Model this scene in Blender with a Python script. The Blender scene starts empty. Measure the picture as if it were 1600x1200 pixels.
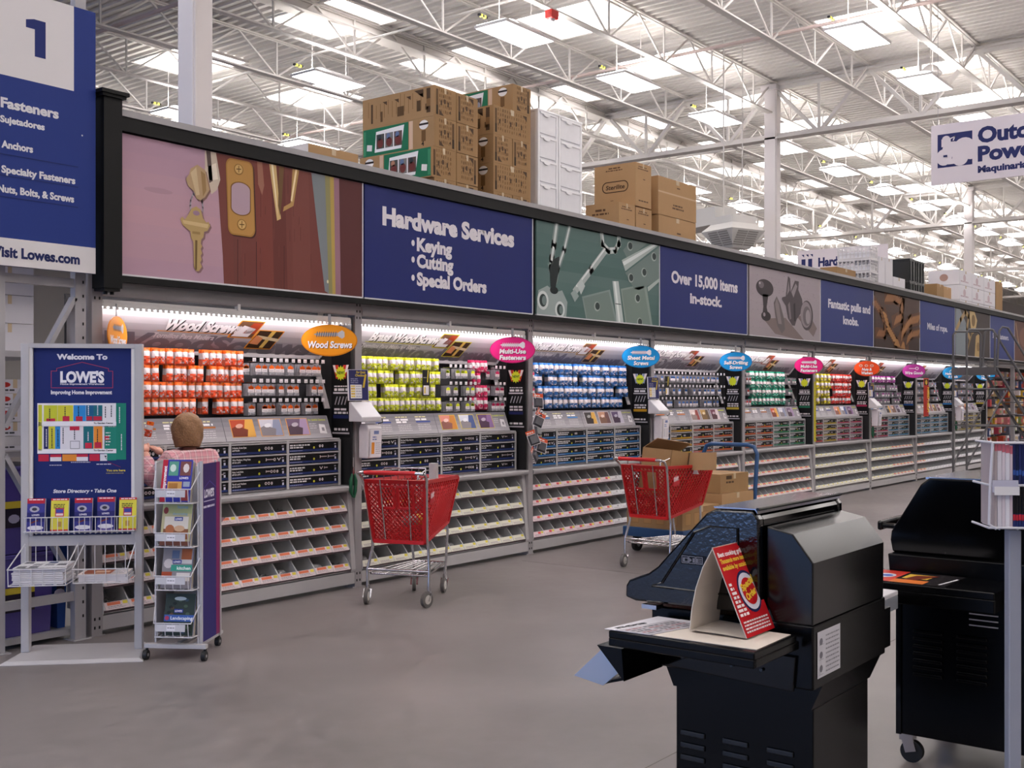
import bpy, math, random
from mathutils import Matrix, Vector, Euler
R = math.radians
PI = math.pi
scene = bpy.context.scene
col = scene.collection

# ------------------------------------------------------------------ camera, world, exposure
EYE = (-4.35, -6.97, 1.67)
cam_data = bpy.data.cameras.new('camera')
cam_data.sensor_width = 36.0
cam_data.lens = 1740 / 1600 * 36.0
cam_data.shift_y = 17 / 1600
cam_data.clip_start = 0.05
cam_data.clip_end = 300
cam = bpy.data.objects.new('camera', cam_data)
cam.location = EYE
cam.rotation_euler = (R(90), 0, R(37.6 - 90))
col.objects.link(cam)
scene.camera = cam

world = bpy.data.worlds.new('world')
scene.world = world
world.use_nodes = True
world.node_tree.nodes['Background'].inputs[0].default_value = (1.0, 0.98, 0.97, 1)
world.node_tree.nodes['Background'].inputs[1].default_value = 0.5

vs = scene.view_settings
vs.view_transform = 'Standard'
vs.look = 'None'
vs.gamma = 1.0
vs.use_curve_mapping = False
vs.exposure = 0.0
scene.cycles.use_denoising = True

LENS_POWER = 8.0       # hanging ceiling lights
SKY_POWER = 4.0        # daylight through the skylights
UP_POWER = 31.0          # unseen glowing strips added atop the hanging lights to brighten the deck
STRIP_POWER = 24.0      # fluorescent strip at the top of each bay

# ------------------------------------------------------------------ materials
def lin(c):
    if isinstance(c, str):
        c = c.lstrip('#')
        c = tuple(int(c[i:i + 2], 16) / 255 for i in (0, 2, 4))
    return tuple((x / 12.92 if x <= 0.04045 else ((x + 0.055) / 1.055) ** 2.4) for x in c[:3])

_mats = {}
def mat(name, color='#808080', rough=0.5, metal=0.0, noise=0.0, nscale=30.0, bump=0.0, bscale=60.0,
        emit=0.0, coat=0.0, trans=0.0, spec=0.5):
    """Procedural principled material: base colour varied by noise, optional noise bump."""
    if name in _mats:
        return _mats[name]
    m = bpy.data.materials.new(name)
    m.use_nodes = True
    nt = m.node_tree
    b = nt.nodes['Principled BSDF']
    L = lin(color)
    b.inputs['Base Color'].default_value = (*L, 1)
    b.inputs['Roughness'].default_value = rough
    b.inputs['Metallic'].default_value = metal
    b.inputs['Specular IOR Level'].default_value = spec
    if coat:
        b.inputs['Coat Weight'].default_value = coat
        b.inputs['Coat Roughness'].default_value = 0.05
    if trans:
        b.inputs['Transmission Weight'].default_value = trans
    if emit:
        b.inputs['Emission Color'].default_value = (*L, 1)
        b.inputs['Emission Strength'].default_value = emit
    tc = None
    if noise or bump:
        tc = nt.nodes.new('ShaderNodeTexCoord')
    if noise:
        n = nt.nodes.new('ShaderNodeTexNoise')
        n.inputs['Scale'].default_value = nscale
        n.inputs['Detail'].default_value = 4
        nt.links.new(tc.outputs['Object'], n.inputs['Vector'])
        mr = nt.nodes.new('ShaderNodeMapRange')
        mr.inputs['To Min'].default_value = 1 - noise
        mr.inputs['To Max'].default_value = 1 + noise
        nt.links.new(n.outputs['Fac'], mr.inputs['Value'])
        mx = nt.nodes.new('ShaderNodeVectorMath')
        mx.operation = 'SCALE'
        mx.inputs[0].default_value = L
        nt.links.new(mr.outputs['Result'], mx.inputs['Scale'])
        nt.links.new(mx.outputs['Vector'], b.inputs['Base Color'])
    if bump:
        n2 = nt.nodes.new('ShaderNodeTexNoise')
        n2.inputs['Scale'].default_value = bscale
        n2.inputs['Detail'].default_value = 3
        nt.links.new(tc.outputs['Object'], n2.inputs['Vector'])
        bp = nt.nodes.new('ShaderNodeBump')
        bp.inputs['Strength'].default_value = bump
        bp.inputs['Distance'].default_value = 0.01
        nt.links.new(n2.outputs['Fac'], bp.inputs['Height'])
        nt.links.new(bp.outputs['Normal'], b.inputs['Normal'])
    _mats[name] = m
    return m

def print_mat(name, rough=0.5, spec=0.22):
    """Ink on a printed surface: each printed patch keeps its own flat colour in a colour attribute."""
    if name in _mats:
        return _mats[name]
    m = bpy.data.materials.new(name)
    m.use_nodes = True
    nt = m.node_tree
    b = nt.nodes['Principled BSDF']
    a = nt.nodes.new('ShaderNodeVertexColor')
    a.layer_name = 'Col'
    nt.links.new(a.outputs['Color'], b.inputs['Base Color'])
    b.inputs['Roughness'].default_value = rough
    b.inputs['Specular IOR Level'].default_value = spec
    _mats[name] = m
    return m

INK = print_mat('printed_ink')
GLOSSY_INK = print_mat('glossy_printed_ink', 0.25, 0.5)

# ------------------------------------------------------------------ mesh builder
_text_cache = {}
def text_shape(body, bold=0.0, space=1.0):
    bold = min(.05, bold * 1.2)
    key = (body, bold, space)
    if key in _text_cache:
        return _text_cache[key]
    cu = bpy.data.curves.new('lettering', 'FONT')
    cu.body = body
    cu.size = 1.0
    cu.offset = bold
    cu.space_character = space
    cu.resolution_u = 3
    cu.fill_mode = 'FRONT'
    o = bpy.data.objects.new('lettering', cu)
    me = o.to_mesh()
    vv = [(v.co.x, v.co.y) for v in me.vertices]
    ff = [tuple(p.vertices) for p in me.polygons]
    o.to_mesh_clear()
    bpy.data.objects.remove(o)
    bpy.data.curves.remove(cu)
    xs = [v[0] for v in vv] or [0]
    ys = [v[1] for v in vv] or [0]
    res = (vv, ff, min(xs), max(xs), min(ys), max(ys))
    _text_cache[key] = res
    return res

EPS = 0.0006
class MB:
    def __init__(self, M=None):
        self.v, self.f, self.m, self.c = [], [], [], []
        self.mats = []
        self.M = M or Matrix.Identity(4)
    def mi(self, m):
        if m not in self.mats:
            self.mats.append(m)
        return self.mats.index(m)
    def add(self, verts, faces, m, c=None):
        o = len(self.v)
        self.v += [tuple(self.M @ Vector(p)) for p in verts]
        k = self.mi(m)
        cc = lin(c) if c is not None else (0.5, 0.5, 0.5)
        for f in faces:
            self.f.append(tuple(o + i for i in f))
            self.m.append(k)
            self.c.append(cc)
        return self
    def box(self, c, s, m, col=None, rot=None):
        x, y, z = s[0] / 2, s[1] / 2, s[2] / 2
        p = [Vector((a * x, b * y, d * z)) for a in (-1, 1) for b in (-1, 1) for d in (-1, 1)]
        if rot is not None:
            Rm = rot if isinstance(rot, Matrix) else Euler(rot).to_matrix()
            p = [Rm @ q for q in p]
        C = Vector(c)
        p = [q + C for q in p]
        return self.add(p, [(0, 1, 3, 2), (4, 6, 7, 5), (0, 4, 5, 1), (2, 3, 7, 6), (0, 2, 6, 4), (1, 5, 7, 3)], m, col)
    def span(self, a, b, m, col=None):
        return self.box([(a[i] + b[i]) / 2 for i in range(3)], [abs(b[i] - a[i]) for i in range(3)], m, col)
    def poly(self, pts, m, col=None):
        return self.add(pts, [tuple(range(len(pts)))], m, col)
    def bar(self, a, b, w, h, m, col=None, up=(0, 0, 1)):
        """square-section bar from a to b"""
        a, b = Vector(a), Vector(b)
        d = (b - a).normalized()
        u = Vector(up)
        if abs(d.dot(u)) > 0.98:
            u = Vector((0, 1, 0))
        s = d.cross(u).normalized()
        t = s.cross(d).normalized()
        p = []
        for q in (a, b):
            for i, j in ((-1, -1), (1, -1), (1, 1), (-1, 1)):
                p.append(q + s * (i * w / 2) + t * (j * h / 2))
        return self.add(p, [(0, 1, 2, 3), (7, 6, 5, 4), (0, 4, 5, 1), (1, 5, 6, 2), (2, 6, 7, 3), (3, 7, 4, 0)], m, col)
    def tube(self, pts, r, m, n=8, closed=False, col=None, caps=True):
        pts = [Vector(p) for p in pts]
        k = len(pts)
        rr = r if isinstance(r, (list, tuple)) else [r] * k
        verts, faces = [], []
        prev = None
        for i, p in enumerate(pts):
            if closed:
                d = (pts[(i + 1) % k] - pts[i - 1]).normalized()
            else:
                d = (pts[min(i + 1, k - 1)] - pts[max(i - 1, 0)]).normalized()
            if prev is None:
                u = Vector((0, 0, 1)) if abs(d.z) < 0.9 else Vector((1, 0, 0))
                a = d.cross(u).normalized()
            else:
                a = (prev - d * prev.dot(d)).normalized()
            prev = a
            b = d.cross(a)
            for j in range(n):
                t = 2 * PI * j / n
                verts.append(p + (a * math.cos(t) + b * math.sin(t)) * rr[i])
        for i in range(k if closed else k - 1):
            for j in range(n):
                i2 = (i + 1) % k
                faces.append((i * n + j, i * n + (j + 1) % n, i2 * n + (j + 1) % n, i2 * n + j))
        if not closed and caps:
            faces.append(tuple(range(n))[::-1])
            faces.append(tuple((k - 1) * n + j for j in range(n)))
        return self.add(verts, faces, m, col)
    def cyl(self, a, b, r, m, n=16, col=None, r2=None):
        return self.tube([a, b], [r, r if r2 is None else r2], m, n, col=col)
    def lathe(self, prof, m, n=24, c=(0, 0, 0), axis='z', col=None):
        verts, faces = [], []
        for (r, z) in prof:
            for j in range(n):
                t = 2 * PI * j / n
                x, y = r * math.cos(t), r * math.sin(t)
                q = (x, y, z) if axis == 'z' else ((x, z, y) if axis == 'y' else (z, x, y))
                verts.append((q[0] + c[0], q[1] + c[1], q[2] + c[2]))
        for i in range(len(prof) - 1):
            for j in range(n):
                faces.append((i * n + j, i * n + (j + 1) % n, (i + 1) * n + (j + 1) % n, (i + 1) * n + j))
        return self.add(verts, faces, m, col)
    def prism(self, outline, a, b, m, col=None, axis='x'):
        """extrude a 2-D outline along an axis from a to b. axis x: outline=(y,z); y: (x,z); z: (x,y)"""
        def q(p, t):
            return (t, p[0], p[1]) if axis == 'x' else ((p[0], t, p[1]) if axis == 'y' else (p[0], p[1], t))
        n = len(outline)
        verts = [q(p, a) for p in outline] + [q(p, b) for p in outline]
        faces = [tuple(range(n))[::-1], tuple(range(n, 2 * n))]
        faces += [(i, (i + 1) % n, n + (i + 1) % n, n + i) for i in range(n)]
        return self.add(verts, faces, m, col)
    def ellipsoid(self, c, r, m, n=16, k=10, col=None, rot=None):
        verts, faces = [], []
        Rm = Euler(rot).to_matrix() if rot else Matrix.Identity(3)
        for i in range(k + 1):
            a = PI * i / k
            for j in range(n):
                t = 2 * PI * j / n
                p = Rm @ Vector((r[0] * math.sin(a) * math.cos(t), r[1] * math.sin(a) * math.sin(t), r[2] * math.cos(a)))
                verts.append((p.x + c[0], p.y + c[1], p.z + c[2]))
        for i in range(k):
            for j in range(n):
                faces.append((i * n + j, (i + 1) * n + j, (i + 1) * n + (j + 1) % n, i * n + (j + 1) % n))
        return self.add(verts, faces, m, col)
    # ---- printing: 2-D artwork in the builder's local plane (x right, y up, z out of the sheet)
    def ink(self, pts, c, layer=1, m=None):
        return self.add([(p[0], p[1], layer * EPS) for p in pts], [tuple(range(len(pts)))], m or INK, c)
    def irect(self, x, y, w, h, c, layer=1, m=None):
        return self.ink([(x, y), (x + w, y), (x + w, y + h), (x, y + h)], c, layer, m)
    def iell(self, x, y, rx, ry, c, layer=1, n=28, m=None, rot=0):
        ca, sa = math.cos(rot), math.sin(rot)
        pts = []
        for i in range(n):
            t = 2 * PI * i / n
            a, b = rx * math.cos(t), ry * math.sin(t)
            pts.append((x + a * ca - b * sa, y + a * sa + b * ca))
        return self.ink(pts, c, layer, m)
    def istroke(self, pts, w, c, layer=1, m=None):
        for (a, b) in zip(pts[:-1], pts[1:]):
            d = math.hypot(b[0] - a[0], b[1] - a[1]) or 1e-6
            nx, ny = -(b[1] - a[1]) / d * w / 2, (b[0] - a[0]) / d * w / 2
            ex, ey = (b[0] - a[0]) / d * w / 2, (b[1] - a[1]) / d * w / 2
            self.ink([(a[0] + nx - ex, a[1] + ny - ey), (a[0] - nx - ex, a[1] - ny - ey),
                      (b[0] - nx + ex, b[1] - ny + ey), (b[0] + nx + ex, b[1] + ny + ey)], c, layer, m)
        return self
    def itext(self, body, x, y, h, c, layer=2, bold=0.02, w=None, align='l', shear=0.0, rot=0.0, m=None, space=1.0, sx=None):
        """lettering; h = capital height; w = fitted width (or sx = width factor)"""
        vv, ff, x0, x1, y0, y1 = text_shape(body, bold, space)
        k = h / 0.72
        if w is not None:
            kx = w / max(x1 - x0, 1e-6)
        else:
            kx = k * (sx if sx else 1.0)
        ww = (x1 - x0) * kx
        ox = {'l': 0, 'c': -ww / 2, 'r': -ww}[align]
        ca, sa = math.cos(rot), math.sin(rot)
        pts = []
        for (px, py) in vv:
            a = (px - x0) * kx + ox + shear * py * k
            b = py * k
            pts.append((x + a * ca - b * sa, y + a * sa + b * ca, layer * EPS))
        return self.add(pts, ff, m or INK, c)
    def scribble(self, x, y, w, h, c, seed, layer=2, m=None):
        """a line of print too small to read: uneven dashes"""
        rnd = random.Random(seed)
        t = 0.0
        while t < w - h * 0.5:
            ln = min(w - t, h * rnd.uniform(1.2, 4.0))
            self.irect(x + t, y, ln, h, c, layer, m)
            t += ln + h * 0.6
        return self
    def build(self, name, parent=None, smooth=None, bevel=0.0, loc=None, segs=2, sub=0):
        me = bpy.data.meshes.new(name)
        me.from_pydata(self.v, [], self.f)
        for m in self.mats:
            me.materials.append(m)
        me.polygons.foreach_set('material_index', self.m)
        if any(mm.name.startswith(('printed', 'glossy_printed')) for mm in self.mats):
            at = me.attributes.new('Col', 'FLOAT_COLOR', 'CORNER')
            data = []
            for f, c in zip(self.f, self.c):
                data += [c[0], c[1], c[2], 1.0] * len(f)
            at.data.foreach_set('color', data)
        if smooth is not None:
            me.polygons.foreach_set('use_smooth', [True] * len(self.f))
            me.set_sharp_from_angle(angle=R(smooth))
        me.update()
        o = bpy.data.objects.new(name, me)
        col.objects.link(o)
        if parent is not None:
            o.parent = parent
        if loc is not None:
            o.location = loc
        if bevel:
            bv = o.modifiers.new('bevel', 'BEVEL')
            bv.width = bevel
            bv.segments = segs
            bv.limit_method = 'ANGLE'
            bv.angle_limit = R(40)
        if sub:
            sb = o.modifiers.new('subdivision', 'SUBSURF')
            sb.levels = sub
            sb.render_levels = sub
        return o

def sheet(origin, right, up):
    """matrix whose local x runs right, y up and z out of a printed sheet"""
    r, u = Vector(right).normalized(), Vector(up).normalized()
    n = r.cross(u).normalized()
    M = Matrix.Identity(4)
    for i in range(3):
        M[i][0], M[i][1], M[i][2], M[i][3] = r[i], u[i], n[i], origin[i]
    return M

def tag(o, label=None, cat=None, group=None, kind=None):
    if label: o['label'] = label
    if cat: o['category'] = cat
    if group: o['group'] = group
    if kind: o['kind'] = kind
    return o

def thing(name, label, cat, loc=(0, 0, 0), rz=0.0, group=None):
    o = bpy.data.objects.new(name, None)
    o.empty_display_size = 0.1
    o.location = loc
    o.rotation_euler = (0, 0, rz)
    col.objects.link(o)
    return tag(o, label, cat, group)

def struct(o):
    o['kind'] = 'structure'
    return o

def copy_tree(o, loc=None, rz=None, label=None, group=None, parent=None):
    r = o.copy()
    col.objects.link(r)
    if parent is not None:
        r.parent = parent
    if loc is not None: r.location = loc
    if rz is not None: r.rotation_euler = (0, 0, rz)
    if label: r['label'] = label
    if group: r['group'] = group
    for ch in list(o.children):
        d = ch.copy()
        col.objects.link(d)
        d.parent = r
        for g in list(ch.children):
            e = g.copy()
            col.objects.link(e)
            e.parent = d
    return r

def mix(a, b, t):
    a, b = a.lstrip('#'), b.lstrip('#')
    return '#' + ''.join('%02x' % max(0, min(255, int(round(int(a[i:i+2], 16) * (1 - t) + int(b[i:i+2], 16) * t)))) for i in (0, 2, 4))

# common materials
GREY = mat('grey_enamel', '#9c999b', 0.45, 0.0, noise=0.04, nscale=6)
LGREY = mat('light_grey_enamel', '#b4b1b3', 0.45, noise=0.03, nscale=8)
WHITE = mat('white_paint', '#dedad8', 0.5, noise=0.02, nscale=5)
ROOFWHITE = mat('roof_white_paint', '#d9d4cf', 0.6, noise=0.03, nscale=2)
BLACK = mat('black_paint', '#0c0c0e', 0.4)
BLACKGLOSS = mat('black_gloss_enamel', '#030304', 0.1, spec=0.4)
BLACKSATIN = mat('black_satin_paint', '#030304', 0.24, noise=0.1, nscale=20, spec=0.22)
CHROME = mat('chrome', '#c9c7c9', 0.18, 1.0)
WIRE = mat('white_coated_wire', '#cfccd0', 0.35)
RUBBER = mat('black_rubber', '#141416', 0.6)
UPMAT = mat('added_uplight_glow', '#fffaf6', 0.5, emit=UP_POWER)
LENSMAT = mat('lit_lens', '#fffbfa', 0.5, emit=LENS_POWER)
SKYMAT = mat('skylight_glazing', '#fffafa', 0.5, emit=SKY_POWER)
STRIPMAT = mat('fluorescent_tube', '#fff6f8', 0.5, emit=STRIP_POWER)

# ------------------------------------------------------------------ large structure
def floor_material():
    m = bpy.data.materials.new('polished_concrete')
    m.use_nodes = True
    nt = m.node_tree
    b = nt.nodes['Principled BSDF']
    tc = nt.nodes.new('ShaderNodeTexCoord')
    n1 = nt.nodes.new('ShaderNodeTexNoise'); n1.inputs['Scale'].default_value = 0.7; n1.inputs['Detail'].default_value = 6
    n2 = nt.nodes.new('ShaderNodeTexNoise'); n2.inputs['Scale'].default_value = 9; n2.inputs['Detail'].default_value = 8
    for n in (n1, n2): nt.links.new(tc.outputs['Object'], n.inputs['Vector'])
    ad = nt.nodes.new('ShaderNodeMath'); ad.operation = 'MULTIPLY_ADD'; ad.inputs[1].default_value = 0.6
    nt.links.new(n2.outputs['Fac'], ad.inputs[0]); nt.links.new(n1.outputs['Fac'], ad.inputs[2])
    cr = nt.nodes.new('ShaderNodeValToRGB')
    cr.color_ramp.elements[0].position = 0.5; cr.color_ramp.elements[0].color = (*lin('#625d5c'), 1)
    cr.color_ramp.elements[1].position = 1.1; cr.color_ramp.elements[1].color = (*lin('#817a79'), 1)
    nt.links.new(ad.outputs[0], cr.inputs[0]); nt.links.new(cr.outputs[0], b.inputs['Base Color'])
    mr = nt.nodes.new('ShaderNodeMapRange'); mr.inputs['To Min'].default_value = 0.28; mr.inputs['To Max'].default_value = 0.5
    nt.links.new(n2.outputs['Fac'], mr.inputs['Value']); nt.links.new(mr.outputs[0], b.inputs['Roughness'])
    b.inputs['Specular IOR Level'].default_value = 0.4
    return m

X0, X1, Y0, Y1 = -18.0, 78.0, -42.0, 38.0
CEIL = 8.37
g = MB()
g.add([(X0, Y0, 0), (X1, Y0, 0), (X1, Y1, 0), (X0, Y1, 0)], [(0, 1, 2, 3)], floor_material())
JOINT = mat('floor_joint', '#5d5755', 0.7)
g.span((X0, -4.405, 0.0), (X1, -4.4, 0.0008), JOINT)
g.span((-3.0, Y0, 0.0), (-2.995, -0.2, 0.0008), JOINT)
g.span((4.6, Y0, 0.0), (4.605, -0.2, 0.0008), JOINT)
struct(g.build('floor'))
WALL = mat('warehouse_wall', '#c9c3be', 0.8, noise=0.05, nscale=0.5)
for nm, a, b in (('wall_left', (X0 - .2, Y0, 0), (X0, Y1, CEIL + .2)), ('wall_right', (X1, Y0, 0), (X1 + .2, Y1, CEIL + .2)),
                 ('wall_front', (X0, Y0 - .2, 0), (X1, Y0, CEIL + .2)), ('wall_back', (X0, Y1, 0), (X1, Y1 + .2, CEIL + .2))):
    struct(MB().span(a, b, WALL).build(nm))

# ribbed steel roof deck, ribs running across the aisle
deck = MB()
pitch = 0.2
prof, x = [], X0
while x < X1:
    prof += [(x, CEIL), (x + .1, CEIL), (x + .115, CEIL - .055), (x + .185, CEIL - .055)]
    x += pitch
vv, ff = [], []
for (px, pz) in prof:
    vv += [(px, Y0, pz), (px, Y1, pz)]
for i in range(len(prof) - 1):
    ff.append((2 * i, 2 * i + 1, 2 * i + 3, 2 * i + 2))
deck.add(vv, ff, ROOFWHITE)
struct(deck.build('ceiling'))

JY = [3.05 + 2.06 * k for k in range(-21, 16)]
GX = [3.07 + 14.63 * k for k in range(-1, 5)]
def joist(y):
    b = MB()
    zb, zt = 7.62, 8.29
    for dz in (zb, zt):
        b.span((X0, y - .06, dz - .014), (X1, y + .06, dz + .014), ROOFWHITE)
        b.span((X0, y - .02, dz - .03 if dz == zt else dz), (X1, y + .02, dz if dz == zt else dz + .03), ROOFWHITE)
    for gx in GX:
        n = 8
        step = 14.63 / n
        for i in range(n):
            xa = gx + i * step
            b.bar((xa, y, zt), (xa + step / 2, y, zb), .03, .03, ROOFWHITE)
            b.bar((xa + step / 2, y, zb), (xa + step, y, zt), .03, .03, ROOFWHITE)
            b.bar((xa + step / 2, y, zb), (xa + step / 2, y, zt), .03, .03, ROOFWHITE)
    return struct(b.build('roof_joist'))
for y in JY: joist(y)

def girder(x):
    b = MB()
    zb, zt = 7.08, 8.2
    for z in (zb, zt):
        b.span((x - .13, Y0, z - .02), (x + .13, Y1, z + .02), ROOFWHITE)
        b.span((x - .04, Y0, z - (.1 if z == zt else 0)), (x + .04, Y1, z + (.1 if z == zb else 0)), ROOFWHITE)
    for i, y in enumerate(JY[:-1]):
        ym = y + 1.03
        b.bar((x, y, zt), (x, ym, zb), .1, .07, ROOFWHITE)
        b.bar((x, ym, zb), (x, y + 2.06, zt), .1, .07, ROOFWHITE)
        b.bar((x, ym, zb), (x, ym, zt), .05, .05, ROOFWHITE)
    return struct(b.build('roof_girder'))
for x in GX: girder(x)

# wide flange beam along the run, pipes and conduit across the joists
bm_ = MB()
bm_.span((X0, 7.05, 8.08), (X1, 7.4, 8.11), ROOFWHITE).span((X0, 7.2, 8.1), (X1, 7.25, 8.33), ROOFWHITE).span((X0, 7.05, 8.3), (X1, 7.4, 8.33), ROOFWHITE)
struct(bm_.build('roof_beam'))
PIPE = mat('pinkish_pipe_paint', '#cdb9b2', 0.5)
for i, (xx, zz, r) in enumerate(((6.2, 7.75, .035), (13.4, 7.8, .03), (20.9, 7.78, .035), (9.8, 8.0, .02), (-2.0, 7.8, .03), (27.5, 7.8, .03))):
    struct(MB().cyl((xx, Y0, zz), (xx, Y1, zz), r, PIPE if i in (0, 1) else ROOFWHITE, 10).build('sprinkler_pipe'))

# columns of the row behind the rack
COLUMN = mat('column_paint', '#dcd5d4', 0.45, noise=0.02, nscale=3)
for k in range(0, 5):
    x = 3.07 + 14.63 * k
    b = MB()
    b.box((x, 3.05, 4.1), (.26, .26, 8.2), COLUMN)
    b.box((x, 3.05, 8.14), (.42, .36, .1), COLUMN)
    b.box((x - .1, 2.91, 4.1), (.03, .02, 8.0), COLUMN)
    struct(b.build('building_column', bevel=.012))

# the rows of lights go on over the aisles behind the viewer
# skylights in the deck and the lights that hang below them
def skylight(x, y):
    b = MB()
    w, l, z = 1.4, 1.75, CEIL - .065
    b.add([(x - w / 2, y - l / 2, z), (x - w / 2, y + l / 2, z), (x + w / 2, y + l / 2, z), (x + w / 2, y - l / 2, z)], [(0, 1, 2, 3)], SKYMAT)
    for sx in (-1, 1):
        b.box((x + sx * (w / 2 + .02), y, z + .005), (.04, l + .08, .05), ROOFWHITE)
        b.box((x, y + sx * (l / 2 + .02), z + .005), (w, .04, .05), ROOFWHITE)
    return struct(b.build('skylight'))

def make_light():
    t = thing('ceiling_light', 'white flat hanging light with a lit lens, in the rows below the roof joists', 'ceiling light', group='hanging ceiling lights below the roof')
    b = MB()
    b.span((-.62, -.31, .01), (.62, .31, .05), WHITE)
    out = [(-.31 + .62 * i / 10, .05 + .13 * math.sin(PI * i / 10) ** .7) for i in range(11)]
    b.prism(out, -.3, .3, LGREY, axis='x')
    b.build('housing', t)
    MB().add([(-.6, -.29, .008), (-.6, .29, .008), (.6, .29, .008), (.6, -.29, .008)], [(0, 1, 2, 3)], LENSMAT).build('lens', t)
    for sx in (-.46, .46):
        MB().span((sx - .15, -.27, .052), (sx + .15, .27, .056), UPMAT).build('added_uplight', t)  # glowing strip hidden from below, added to light the roof deck
    s = MB()
    for i in range(5):
        s.span((-.62 + i * .04, .2, .19), (-.58 + i * .04, .24, .225), mat('tag_yellow', '#c9c02a', .5) if i % 2 else BLACK)
    s.build('striped_tag', t)
    for sx in (-.4, .4):
        MB().cyl((sx, 0, .1), (sx, 0, 1.12), .008, ROOFWHITE, 6).build('hanger', t)
    return t
proto = None
NX = range(-8, 17)
for j in range(-9, 6):
    ly = 6.25 - 6.97 + 4.12 * j
    sy = JY[0] + 1.03 + 2.06 * 2 * (j + 4) + (-.0)
    for i in NX:
        lx = 16.85 - 4.35 + 3.3 * i
        if lx > X1 - 3 or lx < X0 + 1: continue
        if ly < Y0 + 1 or ly > Y1 - 1: continue
        if j < -3 and lx > 34: continue
        if lx < -14: continue
        if ly > 6 and lx < 7.5: continue          # no lights over the far left aisles
        p = (lx, ly, 7.17)
        if proto is None:
            proto = make_light(); proto.location = p
        else:
            copy_tree(proto, p)
        if j < -3: continue
        skylight(lx + (2.75 if ly < 6 else .1), (6.93 - 6.97 if ly < 6 else 6.25 - 6.97) + 4.12 * j)
# ------------------------------------------------------------------ the fastener run: uprights, beams, headers, drawers, bins
BAY = 2.51
NB = 9
SIGN = ['orange Wood Screws oval', 'pink oval over yellow bags', 'blue Sheet Metal oval', 'blue Self-Drilling oval', 'pink oval over green bags',
        'Nuts & Washers oval', 'purple Wire Goods oval', 'Nails & Brads oval', 'farthest blue oval']
HEAD = [('Wood Screws', 'Tornillos Para Madera', .64, .72, '#e8921e'), ('Brass Wood Screws', 'Tornillos Para Madera - Blanco', .32, .98, '#d9cf2a'),
        ('Sheet Metal Screws', 'Tornillos Para Metal', .32, .95, '#c9a46a'), ('Self-Drilling Screws', 'Tornillos', .32, .95, '#b79bb5'),
        ('Machine Screws', 'Tornillos', .32, .85, '#b2463a'), ('Nuts & Washers', 'Tuercas', .32, .75, '#9a6a50'),
        ('Wire Goods', 'Alambre', .32, .6, '#a05a50'), ('Nails, Tacks', 'Clavos', .32, .6, '#a09a90'), ('Hardware', 'Ferreteria', .32, .5, '#a09a90')]
OVAL = [('Wood Screws', None, '#f29a1d', '#d97e08'), ('Multi-Use', 'Fasteners', '#ea2a86', '#c81a6c'), ('Sheet Metal', 'Screws', '#1f97dd', '#1679bd'),
        ('Self-Drilling', 'Screws', '#1f97dd', '#1679bd'), ('Multi-Use', 'Fasteners', '#e6277f', '#c81a6c'), ('Nuts &', 'Washers', '#ee5222', '#cf3f14'),
        ('Wire Goods', None, '#bb3d9c', '#9c2d82'), ('Nails, Tacks', '& Brads', '#2a92cf', '#1f79ae'), ('Picture', 'Hanging', '#2a92cf', '#1f79ae')]
STRIPES = [['#27366f'] * 4, ['#27366f'] * 4, ['#2f74b5'] * 4, ['#2f74b5', '#d2a22c', '#d8683c', '#d8683c'], ['#d8683c', '#d8683c', '#2f8a5c', '#2f8a5c'],
           ['#cc4a4a', '#cfae3a', '#cc4a6a', '#cc4a6a'], ['#cc4a6a', '#cc4a6a', '#5aa3cf', '#5aa3cf'], ['#5aa3cf'] * 4, ['#d0b85a'] * 4]
LABELS = [['o'] * 12, ['y'] * 12, ['p'] * 8 + ['w'] * 4, ['o'] * 12, ['o'] * 12, ['y'] * 12, ['y'] * 6 + ['o'] * 6, ['o'] * 3 + ['w'] * 9, ['w'] * 12]

PEG = mat('dark_pegboard', '#3c3b3f', 0.7)
DARK = mat('dark_recess', '#1a1a1c', 0.7)
PLAST = mat('clear_plastic_bin', '#c2c2c4', 0.3, noise=0.1, nscale=15)
HOLE = mat('punched_hole', '#18181a', 0.9)
UPR = mat('grey_rack_steel', '#9b9799', 0.4, noise=0.05, nscale=12)

def upright(k, x):
    t = thing('rack_upright', 'grey punched steel post ' + (
        'at the left end of the fastener run' if k == 0 else
        ('right of the bay under the ' + SIGN[k - 1] if k <= NB else 'farther down the run')), 'rack post', (x, 0, 0), 0, None if k <= NB else 'posts of the far plain bays')
    b = MB()
    b.span((-.04, 0, 0.006), (.04, .02, 3.62), UPR)
    b.span((-.04, .02, 0.006), (-.034, .09, 3.62), UPR)
    b.span((.034, .02, 0.006), (.04, .09, 3.62), UPR)
    for z in [.06, .12] + [2.34 + .055 * i for i in range(4)]:
        for sx in (-.018, .018):
            b.span((sx - .006, -.0012, z - .01), (sx + .006, .0, z + .01), HOLE)
    b.build('post', t)
    MB().span((-.065, .0, 0), (.065, .12, .006), UPR).build('foot_plate', t)
    return t

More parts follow.
